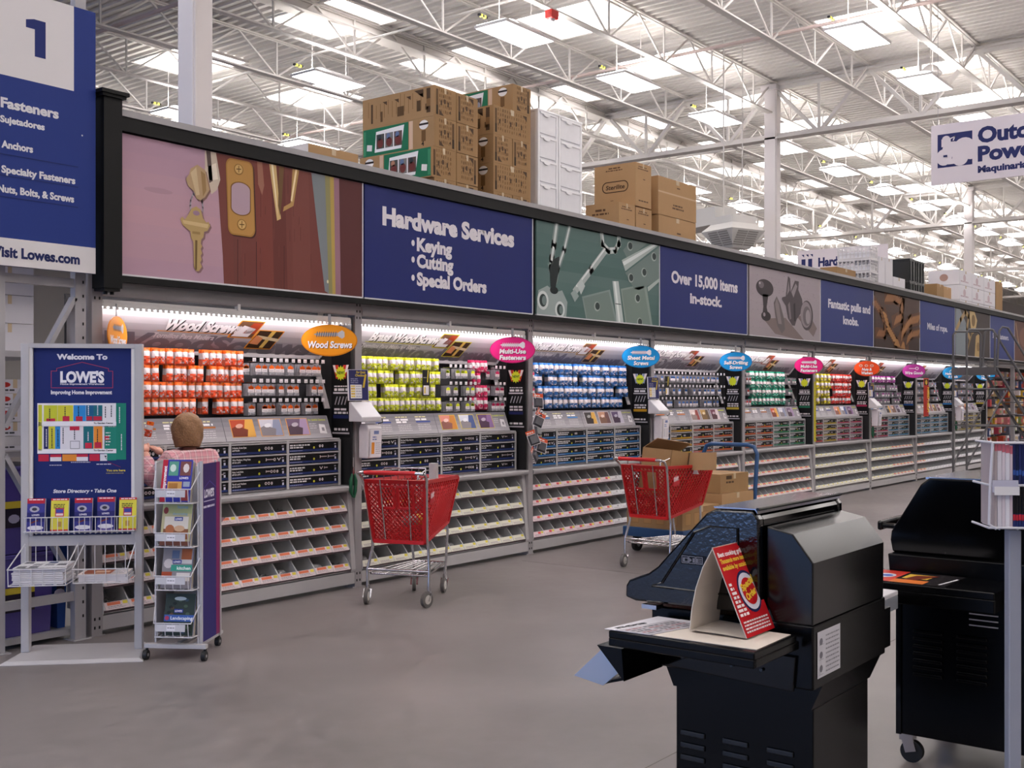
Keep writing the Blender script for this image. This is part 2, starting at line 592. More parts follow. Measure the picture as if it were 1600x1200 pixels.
def drawer_art(b, w, h, stripe, words, seed, icons):
    b.irect(0, 0, w, h, '#0b0b10', 1)
    b.irect(0, 0, w, h * .26, mix(stripe, '#0b0b10', .15), 2)
    if words:
        for i, tx in enumerate(words):
            b.itext(tx, .012, h * (.68 - .27 * i), h * .19, '#e8e4e6', 3, bold=.02, sx=.85)
        b.scribble(.012, h * .1, w * .25, h * .07, '#9fa4c4', seed, 3)
    else:
        rnd = random.Random(seed)
        b.scribble(.012, h * .68, w * rnd.uniform(.3, .5), h * .16, '#dedadc', seed, 3)
        b.scribble(.012, h * .42, w * rnd.uniform(.2, .4), h * .16, '#dedadc', seed + 7, 3)
        b.scribble(.012, h * .1, w * .25, h * .07, '#9fa4c4', seed + 3, 3)
    b.iell(w * .5, h * .42, h * .14, h * .14, '#c9c33a', 3, 12)
    x = w * .62
    for ic in icons:
        if ic == 'w':
            b.iell(x, h * .6, h * .17, h * .17, '#cfc3c4', 3, 14); b.iell(x, h * .6, h * .085, h * .085, '#0b0b10', 4, 10); x += h * .42
        elif ic == 'n':
            b.iell(x, h * .58, h * .15, h * .18, '#d8cfd2', 3, 6); b.iell(x, h * .58, h * .05, h * .06, '#4a4448', 4, 8); x += h * .4
        elif ic == 's':
            b.irect(x, h * .5, h * .07, h * .26, '#cfc6c8', 3); b.irect(x + h * .07, h * .57, h * .5, h * .12, '#b9a8aa', 3); x += h * .8
        elif ic == 'l':
            b.ink([(x, h * .45), (x + h * .1, h * .5), (x + h * .1, h * .76), (x, h * .8)], '#cfc6c8', 3); b.irect(x + h * .1, h * .58, h * 1.0, h * .1, '#b9a8aa', 3); x += h * 1.25
        elif ic == 'v':
            b.istroke([(x, h * .74), (x + h * .2, h * .5), (x + h * .4, h * .74)], h * .1, '#d8cfd2', 3); x += h * .65
    b.irect(w * .925, h * .28, h * .24, h * .28, '#c9c9de', 3)
    b.irect(w * .915, h * .7, h * .3, h * .12, '#a9a4ac', 3)

WORDS = {(0, 1): [["Bolts, Washers, Nuts", "1/2 pounds"], ["Carriage Bolts", "1/4 thru 1/2"], ["Lag Screws", "1/4 thru 1/2"], ["Self-Drilling, Tapping", "#6 thru #10"]],
         (0, 2): [["S-Hooks, Screw Eyes", "and Hooks"], ["Wire Washers, Wing Nuts", "#4 thru #10"], ["Nuts, Lock Nuts", "#4 thru #10"], ["Flat & Lock Washers", "#4 thru #10"]],
         (1, 1): [["Flat Head Phillips Machine", "#4-24 x 1"], ["Flat Head Phillips Machine", "#6-32 x 1"], ["Flat Head Phillips Machine", "1/4 x 2"], ["Flat Head Phillips", "1/4 x 3"]],
         (1, 2): [["Machine Washers", "#6 thru #10"], ["Pan Head Phillips Sheet", "Metal Screws, #6-8"], ["Pan Head Phillips Sheet", "Metal Screws, #8"], ["Pan Head Phillips Sheet", "Metal Screws, #10"]],
         (1, 3): [["Flat Head Phillips Wood", "Screws, #4"], ["Flat Head Phillips Wood", "Screws, #6"], ["Flat Head Phillips Wood", "Screws, #8"], ["Flat Head Phillips Wood", "Screws, #10"]]}
ICONS = ['swwn', 'sl', 'll', 'sl', 'lwv', 'nvn', 'nn', 'ww', 'wwn', 'ls', 'vs', 'wn']
DRAWER_PAINT = mat('drawer_grey_plastic', '#8e8b8f', 0.4)

_drawer_cache = {}
def drawer_cabinet(k, x):
    t = thing('drawer_cabinet', 'cabinet of shallow fastener drawers under the ' + SIGN[k], 'drawer cabinet', (x, 0, 0))
    xs = [.05, .622, 1.212, 1.802, 2.385]
    zb, zt = .905, 1.285
    b = MB()
    b.span((xs[0], .12, zb - .015), (xs[-1], .46, zb), DRAWER_PAINT)
    b.span((xs[0], .1, zt), (xs[-1], .46, zt + .012), LGREY)
    b.span((xs[0], .44, zb), (xs[-1], .46, zt), DARK)
    for xx in xs:
        b.span((xx - .012, .1, zb - .015), (xx + .012, .45, zt), LGREY)
    b.build('carcass', t)
    rh = (zt - zb) / 4
    proto = None
    for j in range(4):
        w = xs[j + 1] - xs[j] - .028
        for i in range(4):
            big = (k, j) in WORDS
            key = (j, STRIPES[k][j], big and k, i if (big or k < 2) else (i % 2), k if k < 3 else 9)
            z0 = zt - (i + 1) * rh
            if key in _drawer_cache:
                o = _drawer_cache[key].copy(); col.objects.link(o); o.parent = t
            else:
                seed = k * 100 + j * 10 + i
                d = MB()
                h = rh - .022
                d.span((0, .02, 0), (w, .34, h - .01), DRAWER_PAINT)
                d.span((0, 0, 0), (w, .02, h), DRAWER_PAINT)
                d.prism([(0, h), (-.012, h + .004), (-.012, h + .012), (.012, h + .014), (.02, h)], 0, w, LGREY)
                d.M = sheet((0, 0, 0), (1, 0, 0), (0, 0, 1))
                drawer_art(d, w, h, STRIPES[k][j], WORDS[(k, j)][i] if big else None, seed, ICONS[(seed * 7 + i) % len(ICONS)] if k != 0 or j != 1 else ICONS[i])
                o = d.build('drawer', t)
                _drawer_cache[key] = o
            o.location = (xs[j] + .014, .108, z0 + .004)
    return t

def label_mesh(v):
    b = MB(sheet((0, 0, 0), (1, 0, 0), (0, .5, .86)))
    w, h = .188, .058
    base = {'o': '#e6d5d6', 'y': '#dfdccb', 'p': '#e4cbd0', 'w': '#dcdade'}[v]
    b.add([(0, 0, 0), (w, 0, 0), (w, h, 0), (0, h, 0), (0, 0, -.003), (w, 0, -.003), (w, h, -.003), (0, h, -.003)],
          [(0, 1, 2, 3), (7, 6, 5, 4), (0, 4, 5, 1), (1, 5, 6, 2), (2, 6, 7, 3), (3, 7, 4, 0)], INK, base)
    if v == 'o':
        b.irect(.02, h * .55, w * .55, h * .38, '#e07a58', 1)
    elif v == 'p':
        b.irect(.09, h * .5, w * .25, h * .4, '#d84a4a', 1)
    if v in 'oyp':
        b.irect(w * .76, h * .55, w * .2, h * .38, '#e3d24c', 1)
    b.scribble(.02, h * .34, w * .6, h * .1, '#a79ba2', 5, 1)
    b.scribble(.02, h * .15, w * .75, h * .1, '#b3a8ae', 9, 1)
    if v == 'w':
        b.irect(w * .55, h * .6, w * .2, h * .2, '#8a8890', 1)
    return b
_lab = {}
_div = [None]
def bin_rack(k, x):
    t = thing('bin_rack', 'four rows of sloped open bins below the ' + SIGN[k], 'bin rack', (x, 0, 0))
    rnd = random.Random(50 + k)
    stuff = MB()
    MET = mat('loose_zinc', '#a9a7a8', 0.25, 1.0)
    POLY = mat('small_poly_bag', '#b9b8ba', 0.15)
    for i in range(4):
        zl = .668 - .166 * i
        yf = .035 - .014 * i
        tr = MB()
        # tray: sloping floor, rising back, front lip, solid underside
        tr.prism([(yf + .005, zl), (yf + .03, zl + .004), (yf + .2, zl - .012), (yf + .36, zl + .125), (yf + .375, zl + .125), (yf + .375, zl - .03), (yf + .01, zl - .016)], .045, 2.418, PLAST)
        tr.span((.045, yf + .002, zl - .018), (2.418, yf + .02, zl - .002), mat('maroon_shelf_edge', '#4a3b3f', .5))
        tr.build('tray', t)
        n = 12
        pw = 2.352 / n
        for j in range(n + 1):
            xx = .056 + pw * j
            if _div[0] is None:
                dv = MB()
                dv.prism([(.0, 0), (.026, .054), (.10, .138), (.34, .135), (.34, .11), (.2, -.012), (.03, .0)], -.005, .005, mat('pale_divider_plastic', '#d2d3d4', .25))
                o = dv.build('divider', t)
                _div[0] = o
            else:
                o = _div[0].copy(); col.objects.link(o); o.parent = t
            o.location = (xx, yf, zl)
        for j in range(n):
            v = LABELS[k][j]
            if k == 2 and j == 7 and i in (2, 3): v = 'p'
            if v not in _lab:
                o = label_mesh(v).build('price_label', t)
                _lab[v] = o
            else:
                o = _lab[v].copy(); col.objects.link(o); o.parent = t
            o.location = (.055 + pw * j + .006 + rnd.uniform(-.003, .003), yf - .002, zl + rnd.uniform(-.002, .002))
            # loose fasteners lying in the bin
            r = rnd.random()
            cx0 = .055 + pw * (j + .5)
            nn = 26 if r < .4 else (12 if r < .75 else 4)
            for q in range(nn if k < 5 else nn // 3):
                px = cx0 + rnd.uniform(-.08, .08); py = yf + rnd.uniform(.05, .19)
                pz = zl + .008 + rnd.uniform(0, .02 if nn < 20 else .04)
                a = rnd.uniform(0, 6.28); L = rnd.uniform(.01, .025)
                stuff.cyl((px, py, pz), (px + L * math.cos(a), py + L * math.sin(a), pz + rnd.uniform(-.004, .012)), .0035, MET, 5)
            if rnd.random() < (.3 if k in (1, 2) else .1):
                stuff.ellipsoid((cx0 + .02, yf + .14, zl + .035), (.06, .05, .03), POLY, 7, 5, rot=(rnd.uniform(-.4, .4), rnd.uniform(-.4, .4), 0))
    MB().prism([(.0, .137), (-.01, .16), (.03, .7), (.05, .832), (.45, .832), (.45, .137)], .041, .046, LGREY).build('end_panel', t)
    MB().prism([(.0, .137), (-.01, .16), (.03, .7), (.05, .832), (.45, .832), (.45, .137)], 2.42, 2.468, LGREY).build('end_panel', t)
    MB().span((.047, .44, .137), (2.418, .455, .832), DARK).build('back_panel', t)
    so = stuff.build('loose_fasteners')
    so.location = (x, 0, 0)
    tag(so, 'loose fasteners lying in the bins below the ' + SIGN[k], 'loose fasteners', None, 'stuff')

def header_panel(k, x):
    """sloped printed header lit by the strip above it"""
    L = .361
    t = thing('header_sign', 'sloped grey header sign lettered in white, beside the ' + SIGN[k], 'header sign', (x, 0, 0))
    b = MB(sheet((.05, .38, 2.02), (1, 0, 0), (0, -.24, .27)))
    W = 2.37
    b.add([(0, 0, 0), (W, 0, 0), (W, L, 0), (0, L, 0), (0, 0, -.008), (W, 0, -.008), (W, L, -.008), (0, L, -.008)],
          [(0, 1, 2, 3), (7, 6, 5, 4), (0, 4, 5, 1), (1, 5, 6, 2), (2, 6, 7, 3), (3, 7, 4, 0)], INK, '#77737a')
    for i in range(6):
        b.irect(0, L * i / 6, W, L / 6, mix('#87838b', '#dcd8dc', i / 5), 1)  # bands lighten upward: the strip light's wash painted into the colour
    name, sub, tx, tw, hue = HEAD[k]
    b.itext(name.replace(' ', ''), .14, .0, .155, '#6e6a73', 2, bold=.05, w=W - .3, shear=.25)
    if k < 6:
        b.itext(name, tx + .012, .192, .10, '#1b1a1e', 3, bold=.042, w=tw, shear=.22)
        b.itext(name, tx, .20, .10, '#fbf8f9', 4, bold=.042, w=tw, shear=.22)
        b.irect(tx - .03, .178, tw, .006, hue, 3)
        b.itext(sub, tx - .05, .115, .048, '#d9d4d8', 3, bold=.012, w=tw * .78 if k < 2 else tw * .5, shear=.2)
    else:
        b.itext(name, tx, .204, .088, '#fbf8f9', 4, bold=.035, w=tw, shear=.22)
    px = tx + tw - .04
    # two overlapping tilted photographs with orange borders
    b.ink([(px - .05, .15), (px + .2, .15), (px + .25, .33), (px + .01, .33)], hue, 3)
    b.ink([(px - .035, .158), (px + .192, .158), (px + .238, .322), (px + .02, .322)], '#6b4a34', 4)
    b.ink([(px - .02, .165), (px + .15, .165), (px + .19, .25), (px + .06, .28)], '#e9e4e6', 5)
    b.ink([(px + .08, .2), (px + .2, .2), (px + .23, .31), (px + .14, .31)], '#a33d22', 5)
    b.ink([(px + .17, .045), (px + .45, .045), (px + .5, .245), (px + .23, .245)], hue, 6)
    b.ink([(px + .183, .053), (px + .442, .053), (px + .488, .237), (px + .24, .237)], '#3a2416', 7)
    b.ink([(px + .32, .06), (px + .36, .06), (px + .41, .237), (px + .365, .237)], '#d9b25a', 8)
    b.ink([(px + .24, .16), (px + .48, .13), (px + .488, .16), (px + .245, .19)], '#dcc8a2', 8)
    b.ink([(px + .2, .1), (px + .29, .09), (px + .31, .16), (px + .23, .19)], '#d98b5c', 9)
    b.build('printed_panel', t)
    for xx in (.043, 2.414):
        MB().prism([(.165, 2.335), (.165, 2.25), (.37, 2.0), (.46, 2.0), (.46, 2.335)], xx, xx + .006, GREY).build('side_bracket', t)
    MB().span((.05, .385, 1.985), (2.42, .46, 2.02), GREY).build('shelf_rail', t)
    return t

def bay_frame(k, x):
    t = thing('top_beam', 'grey rounded steel top beam over the ' + SIGN[k], 'rack beam', (x, 0, 0))
    b = MB()
    out = [(.0, 2.36), (-.012, 2.375), (-.016, 2.40), (-.012, 2.43), (.0, 2.445), (.05, 2.445), (.05, 2.36)]
    b.prism(out, .04, 2.47, GREY)
    b.build('top_beam', t, smooth=30)
    p = MB()
    p.span((.04, .0, 2.445), (2.47, .03, 2.5), UPR)
    for i in range(60 if k < 4 else 0):
        p.span((.06 + i * .04, -.001, 2.46), (.08 + i * .04, .0, 2.488), HOLE)
    p.build('perforated_rail', t)
    tag(MB().span((.041, .0, .035), (2.469, .06, .135), LGREY).build('kick_beam', None, loc=(x, 0, 0), bevel=.004), 'low grey kick beam at floor level below the ' + SIGN[k], 'rack beam')
    tag(MB().prism([(.0, .835), (-.01, .85), (-.01, .872), (.0, .885), (.46, .885), (.46, .835)], .042, 2.468, GREY).build('drawer_shelf', None, loc=(x, 0, 0)), 'grey shelf that carries the drawer cabinet below the ' + SIGN[k], 'shelf')
    t = thing('back_board', 'dark pegboard back of the bay with the ' + SIGN[k], 'back board', (x, 0, 0))
    pg = MB()
    pg.span((.04, .47, .9), (2.47, .485, 2.4), PEG)
    if k < 3:
        for i in range(58):
            for j in range(2):
                pg.span((.08 + i * .04, .468, 1.95 + j * .035), (.09 + i * .04, .47, 1.96 + j * .035), HOLE)
    pg.build('pegboard', t)
    t = thing('side_board', 'black side board with printed strip below the ' + SIGN[k], 'side board', (x, 0, 0))
    sp = MB()
    sp.span((2.425, .0, .89), (2.44, .468, 2.34), mat('dark_side_board', '#121214', .5))
    sp.build('board', t)
    MB().bar((2.40, .44, 2.0), (2.40, .27, 1.55), .012, .07, LGREY, up=(1, 0, 0)).build('brace', t)
    # black printed strip on the side board, seen edge on from the aisle
    s = MB(sheet((2.424, .245, 1.30), (0, -1, 0), (0, 0, 1)))
    w, h = .235, .8
    s.irect(0, 0, w, h, '#0d0d0f', 1)
    cx, cy = w * .5, h * .70
    s.ink([(cx - .1, cy + .07), (cx - .03, cy + .07), (cx, cy - .04), (cx - .06, cy - .05)], '#b8342a' if k < 2 else '#8a93b0', 2)
    s.ink([(cx + .1, cy + .07), (cx + .03, cy + .07), (cx, cy - .04), (cx + .06, cy - .05)], '#b8342a' if k < 2 else '#8a93b0', 2)
    s.ink([(cx - .1, cy + .07), (cx - .07, cy + .07), (cx - .05, cy), (cx - .075, cy + .01)], '#e2d8d8', 3)
    s.ink([(cx + .1, cy + .07), (cx + .07, cy + .07), (cx + .05, cy), (cx + .075, cy + .01)], '#e2d8d8', 3)
    star = []
    for i in range(24):
        r = .068 if i % 2 == 0 else .048
        star.append((cx + r * math.cos(i * PI / 12), cy + r * math.sin(i * PI / 12)))
    s.ink(star, '#c5cf2c', 4)
    if k < 3:
        s.itext('NEW!', cx, cy - .01, .026, '#2b5a24', 5, bold=.03, align='c', sx=.9)
    for i, (yy, hh, c) in enumerate(((.44, .01, '#d8d4d6'), (.405, .022, '#d8d4d6'), (.235, .018, '#cfcacc'), (.205, .018, '#cfcacc'), (.06, .02, '#cfcacc'))):
        s.scribble(w * .15, yy, w * .72, hh, c, k * 9 + i, 2)
    s.irect(w * .1, .38, w * .8, .014, '#c9c4c8' if k not in (2, 3) else '#b9b4b8', 2)
    s.irect(w * .1, .165, w * .8, .03, ['#1c2450', '#1c2450', '#b88a1e', '#b8a23a', '#1f6a4c', '#9c2a4c', '#244a80', '#2f74b5', '#b8a23a'][k], 2)
    s.irect(w * .05, .03, w * .9, .014, '#a9a5aa', 2)
    for i in range(4):
        s.istroke([(w * (.2 + .17 * i), .29), (w * (.3 + .17 * i), .35)], .012, '#9a989c', 2)
    s.build('printed_strip', t)
    return t

def info_panel(k, x):
    t = thing('info_panel', 'grey sloped panel with small photographs below the ' + SIGN[k], 'info panel', (x, 0, 0))
    W, L = 2.26, .322
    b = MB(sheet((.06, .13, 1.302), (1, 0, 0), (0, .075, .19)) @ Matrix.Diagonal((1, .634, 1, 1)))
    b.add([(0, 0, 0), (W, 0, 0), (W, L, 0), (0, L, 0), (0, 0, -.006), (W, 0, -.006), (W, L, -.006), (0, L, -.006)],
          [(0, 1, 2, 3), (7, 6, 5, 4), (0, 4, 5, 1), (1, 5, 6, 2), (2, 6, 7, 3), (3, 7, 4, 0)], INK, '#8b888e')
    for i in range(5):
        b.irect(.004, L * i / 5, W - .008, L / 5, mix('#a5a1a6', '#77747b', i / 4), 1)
    b.irect(1.14, 0, .006, L, '#5c5960', 2)
    hues = [['#b5482a', '#d9a24a', '#c9c6d2', '#8a8fa8', '#6f5a72', '#a78fb0'], ['#d98b7c', '#c9843c', '#dcdce8', '#4a5a8c', '#6a4a72', '#8a6a98'],
            ['#3a3436', '#d2a24a', '#b98a70', '#6a4a48', '#5a4a6a', '#b9b3c2'], ['#d8c4c0', '#8a3a34', '#b08a4a', '#5c4a3a', '#6a3a4a', '#d9c9cc']][k % 4]
    for i in range(3):
        px = 1.22 + .29 * i
        b.irect(px - .008, .05, .236, .24, ['#d99a4c', '#d8c23c', '#cfcad0', '#cfcad0'][min(k, 3)], 2)
        a, c = hues[2 * i], hues[2 * i + 1]
        b.irect(px, .058, .22, .224, a, 3)
        b.ink([(px + .1, .058), (px + .22, .058), (px + .22, .282), (px + .15, .282)], c, 4)
        b.ink([(px, .058), (px + .14, .058), (px + .16, .15), (px + .05, .2), (px, .17)], mix(a, '#2a1a18', .45), 5)
        b.iell(px + .08, .2, .04, .028, mix(a, '#ffffff', .5), 6, 10, rot=.4)
    for i in range(4):
        px = .06 + .27 * i
        b.scribble(px, .262, .16, .016, '#d6cf9a', k + i * 3, 2)
        b.scribble(px, .216, .18, .026, '#f2eff2', k + i * 3 + 1, 2)
        if i % 2 == 0: b.scribble(px, .18, .15, .026, '#f2eff2', k + i * 3 + 2, 2)
        else: b.irect(px, .18, .2, .024, ['#a8622a', '#3a4a8c', '#3a78b5', '#c8702a'][k % 4], 2)
        for j in range(4):
            b.scribble(px + .01, .14 - .028 * j, .18, .01, '#c9c5ca', k * 7 + i * 5 + j, 2)
    if k < 3:
        b.itext('For QUICK Checkout', 2.04, .25, .024, '#c9d23a', 2, bold=.02, sx=.65, shear=.1)
    else:
        b.irect(2.04, .25, .17, .02, '#c9d23a', 2)
    b.ink([(2.14, .07), (2.22, .06), (2.215, .19), (2.15, .2)], '#dcd9dc', 2)
    b.ink([(2.17, .1), (2.2, .1), (2.2, .15), (2.17, .15)], '#8f8b92', 3)
    for j in range(3): b.scribble(2.04, .2 - .03 * j, .08, .009, '#cfcbcf', j + k, 2)
    b.build('panel', t)
    MB().prism([(.13, 1.3), (.205, 1.49), (.4, 1.49), (.4, 1.3)], 2.322, 2.328, GREY).build('end_bracket', t)
    return t

def light_strip(k, x):
    t = thing('strip_light', 'bright fluorescent strip light above the ' + SIGN[k], 'strip light', (x, 0, 0))
    b = MB()
    b.prism([(.005, 2.285), (.005, 2.335), (.135, 2.335), (.135, 2.325), (.012, 2.325), (.012, 2.285)], .045, 2.42, WHITE)
    b.build('housing', t)
    MB().cyl((.08, .075, 2.302), (2.40, .075, 2.302), .016, STRIPMAT, 10).build('tube', t)
    if k < 5:
        v = MB()
        for i in range(50):
            v.span((.05 + i * .0472, .0, 2.268), (.075 + i * .0472, .006, 2.29), WHITE)
        v.span((.05, .0, 2.312), (2.42, .006, 2.32), WHITE)
        v.build('louvre', t)
    MB().span((1.2, -.012, 2.325), (1.225, .03, 2.40), WHITE).build('clip', t)
    return t

def oval_sign(k, x, flip=False):
    l1, l2, c, ed = OVAL[k]
    if flip:
        t = thing('oval_sign', 'orange oval Wood Screws sign at the far left edge of the first bay, turned sideways', 'oval sign', (.16, .0, 2.09), R(41))
    else:
        t = thing('oval_sign', ['orange oval sign with a screw reading Wood Screws, at the right of its header', 'pink oval sign reading Multi-Use Fasteners between yellow and blue bags',
                  'blue oval sign reading Sheet Metal Screws', 'blue oval sign reading Self-Drilling Screws', 'pink oval Multi-Use Fasteners sign above green bags',
                  'orange-red oval sign reading Nuts & Washers', 'purple oval sign reading Wire Goods', 'blue oval sign reading Nails, Tacks & Brads', 'blue oval sign half hidden by the rolling ladder'][k], 'oval sign', (x + 2.09, -.085, 2.125), R(-45))
    rx, ry = .232, .132
    b = MB()
    n = 40
    pts = [(rx * math.cos(2 * PI * i / n), ry * math.sin(2 * PI * i / n)) for i in range(n)]
    b.prism(pts, .0, .006, INK, ed, axis='y')
    b.M = sheet((0, 0, 0), (1, 0, 0), (0, 0, 1))
    b.iell(0, 0, rx, ry, ed, 1, n)
    b.iell(0, .002, rx - .008, ry - .008, c, 2, n)
    d = mix(c, '#000000', .55)
    if l2:
        for dx, dy, cc, ly in ((.005, -.005, d, 3), (0, 0, '#fdf6fa', 4)):
            b.itext(l1, dx, -.035 + dy, .046, cc, ly, bold=.035, align='c', shear=.12, w=min(.34, .03 * len(l1)))
            b.itext(l2, dx, -.098 + dy, .046, cc, ly, bold=.035, align='c', shear=.12, w=min(.3, .03 * len(l2)))
    else:
        for dx, dy, cc, ly in ((.005, -.005, d, 3), (0, 0, '#fdf6fa', 4)):
            b.itext(l1, dx, -.062 + dy, .056, cc, ly, bold=.03, align='c', w=.37, shear=.12)
    # picture of a screw
    y0 = .05
    if k in (0, 1, 2, 3, 4):
        b.ink([(-.13, y0), (-.1, y0 + .012), (.07, y0 + .014), (.07, y0 - .014), (-.1, y0 - .012)], '#a9a4aa' if k == 0 else '#eadfe6', 5)
        for i in range(9):
            b.istroke([(-.105 + i * .019, y0 - .02), (-.098 + i * .019, y0 + .02)], .007, '#6a666c' if k == 0 else '#d8c8d2', 6)
        b.ink([(.07, y0 - .014), (.07, y0 + .014), (.105, y0 + .036), (.125, y0 + .02), (.125, y0 - .02), (.105, y0 - .036)], '#c9c5ca' if k == 0 else '#f2eaf0', 6)
    elif k == 5:
        for i in range(3):
            b.iell(-.11 + .1 * i, y0, .036, .024, '#d8b2a2', 5, 6 if i == 1 else 14); b.iell(-.11 + .1 * i, y0, .016, .01, c, 6, 10)
    elif k == 6:
        b.iell(.06, y0, .036, .03, '#f0e2ee', 5, 16); b.iell(.06, y0, .022, .018, c, 6, 12); b.irect(-.1, y0 - .008, .13, .012, '#f0e2ee', 5)
    else:
        b.istroke([(-.08, y0 - .02), (-.02, y0 + .03)], .012, '#e8eef4', 5); b.istroke([(.03, y0 - .02), (.07, y0 + .03)], .012, '#e8eef4', 5)
    b.build('plate', t)
    MB().span((-.012, .006, .05), (.012, .012, .22), GREY).build('hanging_tab', t)
    return t

for k in range(NB + 4):
    upright(k, BAY * k)
for k in range(NB):
    x = BAY * k
    bay_frame(k, x)
    light_strip(k, x)
    header_panel(k, x)
    oval_sign(k, x)
    info_panel(k, x)
    drawer_cabinet(k, x)
    bin_rack(k, x)
oval_sign(0, 0, True)
# ------------------------------------------------------------------ hanging goods on the pegboards
BAGCOL = {'orange': ('#f26a1e', '#e4502a', '#f08a2c'), 'yellow': ('#dbe32a', '#b7bf22', '#c7cc1c'), 'pink': ('#e0346c', '#c02a58', '#d0486c'),
          'blue': ('#2a78d0', '#27548f', '#3f8ad8'), 'green': ('#1f9a78', '#1f7f66', '#3aa58a'), 'gold': ('#d8cf2a', '#b8a81e', '#cfc23a'),
          'red': ('#e23a30', '#c42a26', '#e45a48'), 'purple': ('#a83c98', '#8a3480', '#b85aa8'), 'lblue': ('#5a84cc', '#6a7fae', '#88a2d6'),
          'teal': ('#2a9a84', '#2a7f70', '#4aa892')}
_bag = {}
def bag(colr, v):
    key = (colr, v)
    if key in _bag: return _bag[key]
    rnd = random.Random(hash(colr) % 1 + v * 17 + len(colr))
    top, low, top2 = BAGCOL[colr]
    W, H = .076, .1265
    b = MB()
    nx, nz = 5, 10
    grid, d = {}, .021
    for i in range(nx + 1):
        for j in range(nz + 1):
            u, w = i / nx, j / nz
            bul = math.sin(PI * u) ** .6 * (0 if w < .05 else min(1, (w - .05) * 2.6)) * (1 if w < .9 else (1 - w) * 9)
            x = (u - .5) * W + rnd.uniform(-.002, .002)
            grid[i, j] = (x, -d * bul - .004 - .004 * rnd.random() * (w > .5), -w * H)
    for i in range(nx):
        for j in range(nz):
            w = (j + .5) / nz
            if w < .25: c = top if rnd.random() < .7 else (top2 if rnd.random() < .7 else mix(top, '#301808', .4))
            elif w < .52: c = '#ddd4d6' if rnd.random() < .8 else '#d6ccd2'
            elif w < .9: c = rnd.choice([low, low, low, mix(low, '#d8d0d2', .4), '#b9aeb2', mix(low, '#3a3436', .35)])
            else: c = low
            q = [grid[i, j], grid[i, j + 1], grid[i + 1, j + 1], grid[i + 1, j]]
            b.add(q, [(0, 1, 2, 3)], GLOSSY_INK, c)
    # the folded edge and the bags behind it on the same hook
    for k in range(1, 4):
        y = -.004 + k * .016
        dx = rnd.uniform(-.004, .004)
        b.span((-W / 2 + dx, y, -H * .98), (W / 2 + dx, y + .006, -H * .6), GLOSSY_INK, mix(low, '#c9c2c6', .3))
        b.span((-W / 2 + dx, y, -H * .6), (W / 2 + dx, y + .006, -H * .22), GLOSSY_INK, '#ddd3d6')
        b.span((-W / 2 + dx, y, -H * .22), (W / 2 + dx, y + .006, 0), GLOSSY_INK, top)
    o = b.build('screw_bag')
    _bag[key] = o
    o['_proto'] = 1
    return o

_blis = {}
def blister(colr):
    if colr in _blis: return _blis[colr]
    top, low, top2 = BAGCOL[colr]
    W, H = .062, .1
    b = MB(sheet((-W / 2, 0, -H), (1, 0, 0), (0, 0, 1)))
    b.add([(0, 0, -.002), (W, 0, -.002), (W, H, -.002), (0, H, -.002)], [(3, 2, 1, 0)], INK, '#5a565a')
    b.irect(0, 0, W, H * .3, '#9a979e', 0)
    b.irect(0, H * .3, W, H * .34, '#ece4e6', 0)
    b.irect(0, H * .64, W, H * .36, '#8f8c92', 0)
    b.ink([(.004, H * .56)] + [(W * (.06 + .88 * i / 8), H * (.58 + .3 * math.sin(PI * i / 8))) for i in range(9)], top, 1)
    b.irect(.004, H * .56, W - .008, H * .22, top, 1)
    b.irect(.01, H * .35, W - .02, H * .1, '#cfc6ca', 1)
    b.add([(.006, .004, 0), (W - .006, .004, 0), (W - .006, H * .27, 0), (.006, H * .27, 0), (.01, .008, .014), (W - .01, .008, .014), (W - .01, H * .25, .014), (.01, H * .25, .014)],
          [(4, 5, 6, 7), (0, 1, 5, 4), (1, 2, 6, 5), (2, 3, 7, 6), (3, 0, 4, 7)], GLOSSY_INK, '#b4b2b8')
    for i in range(5):
        b.add([(.014 + i * .008, .01, .0146), (.017 + i * .008, .01, .0146), (.019 + i * .008, H * .22, .0146), (.016 + i * .008, H * .22, .0146)], [(0, 1, 2, 3)], INK, '#4a484c')
    b.irect(W * .4, H * .9, W * .2, H * .05, '#3a383c', 1)
    # the packs behind it on the hook
    for k in range(1, 4):
        b.add([(0, 0, -.02 * k), (W, 0, -.02 * k), (W, H, -.02 * k), (0, H, -.02 * k), (0, 0, -.02 * k - .004), (W, 0, -.02 * k - .004), (W, H, -.02 * k - .004), (0, H, -.02 * k - .004)],
              [(0, 1, 2, 3), (7, 6, 5, 4), (0, 4, 5, 1), (1, 5, 6, 2), (2, 6, 7, 3), (3, 7, 4, 0)], INK, '#a09da4')
    o = b.build('blister_pack')
    _blis[colr] = o
    return o

_used = set()
def hang(proto, loc, rot, label, cat, group):
    if proto.name in _used:
        o = proto.copy(); col.objects.link(o)
    else:
        o = proto; _used.add(proto.name)
    o.location = loc
    o.rotation_euler = rot
    return tag(o, label, cat, group)

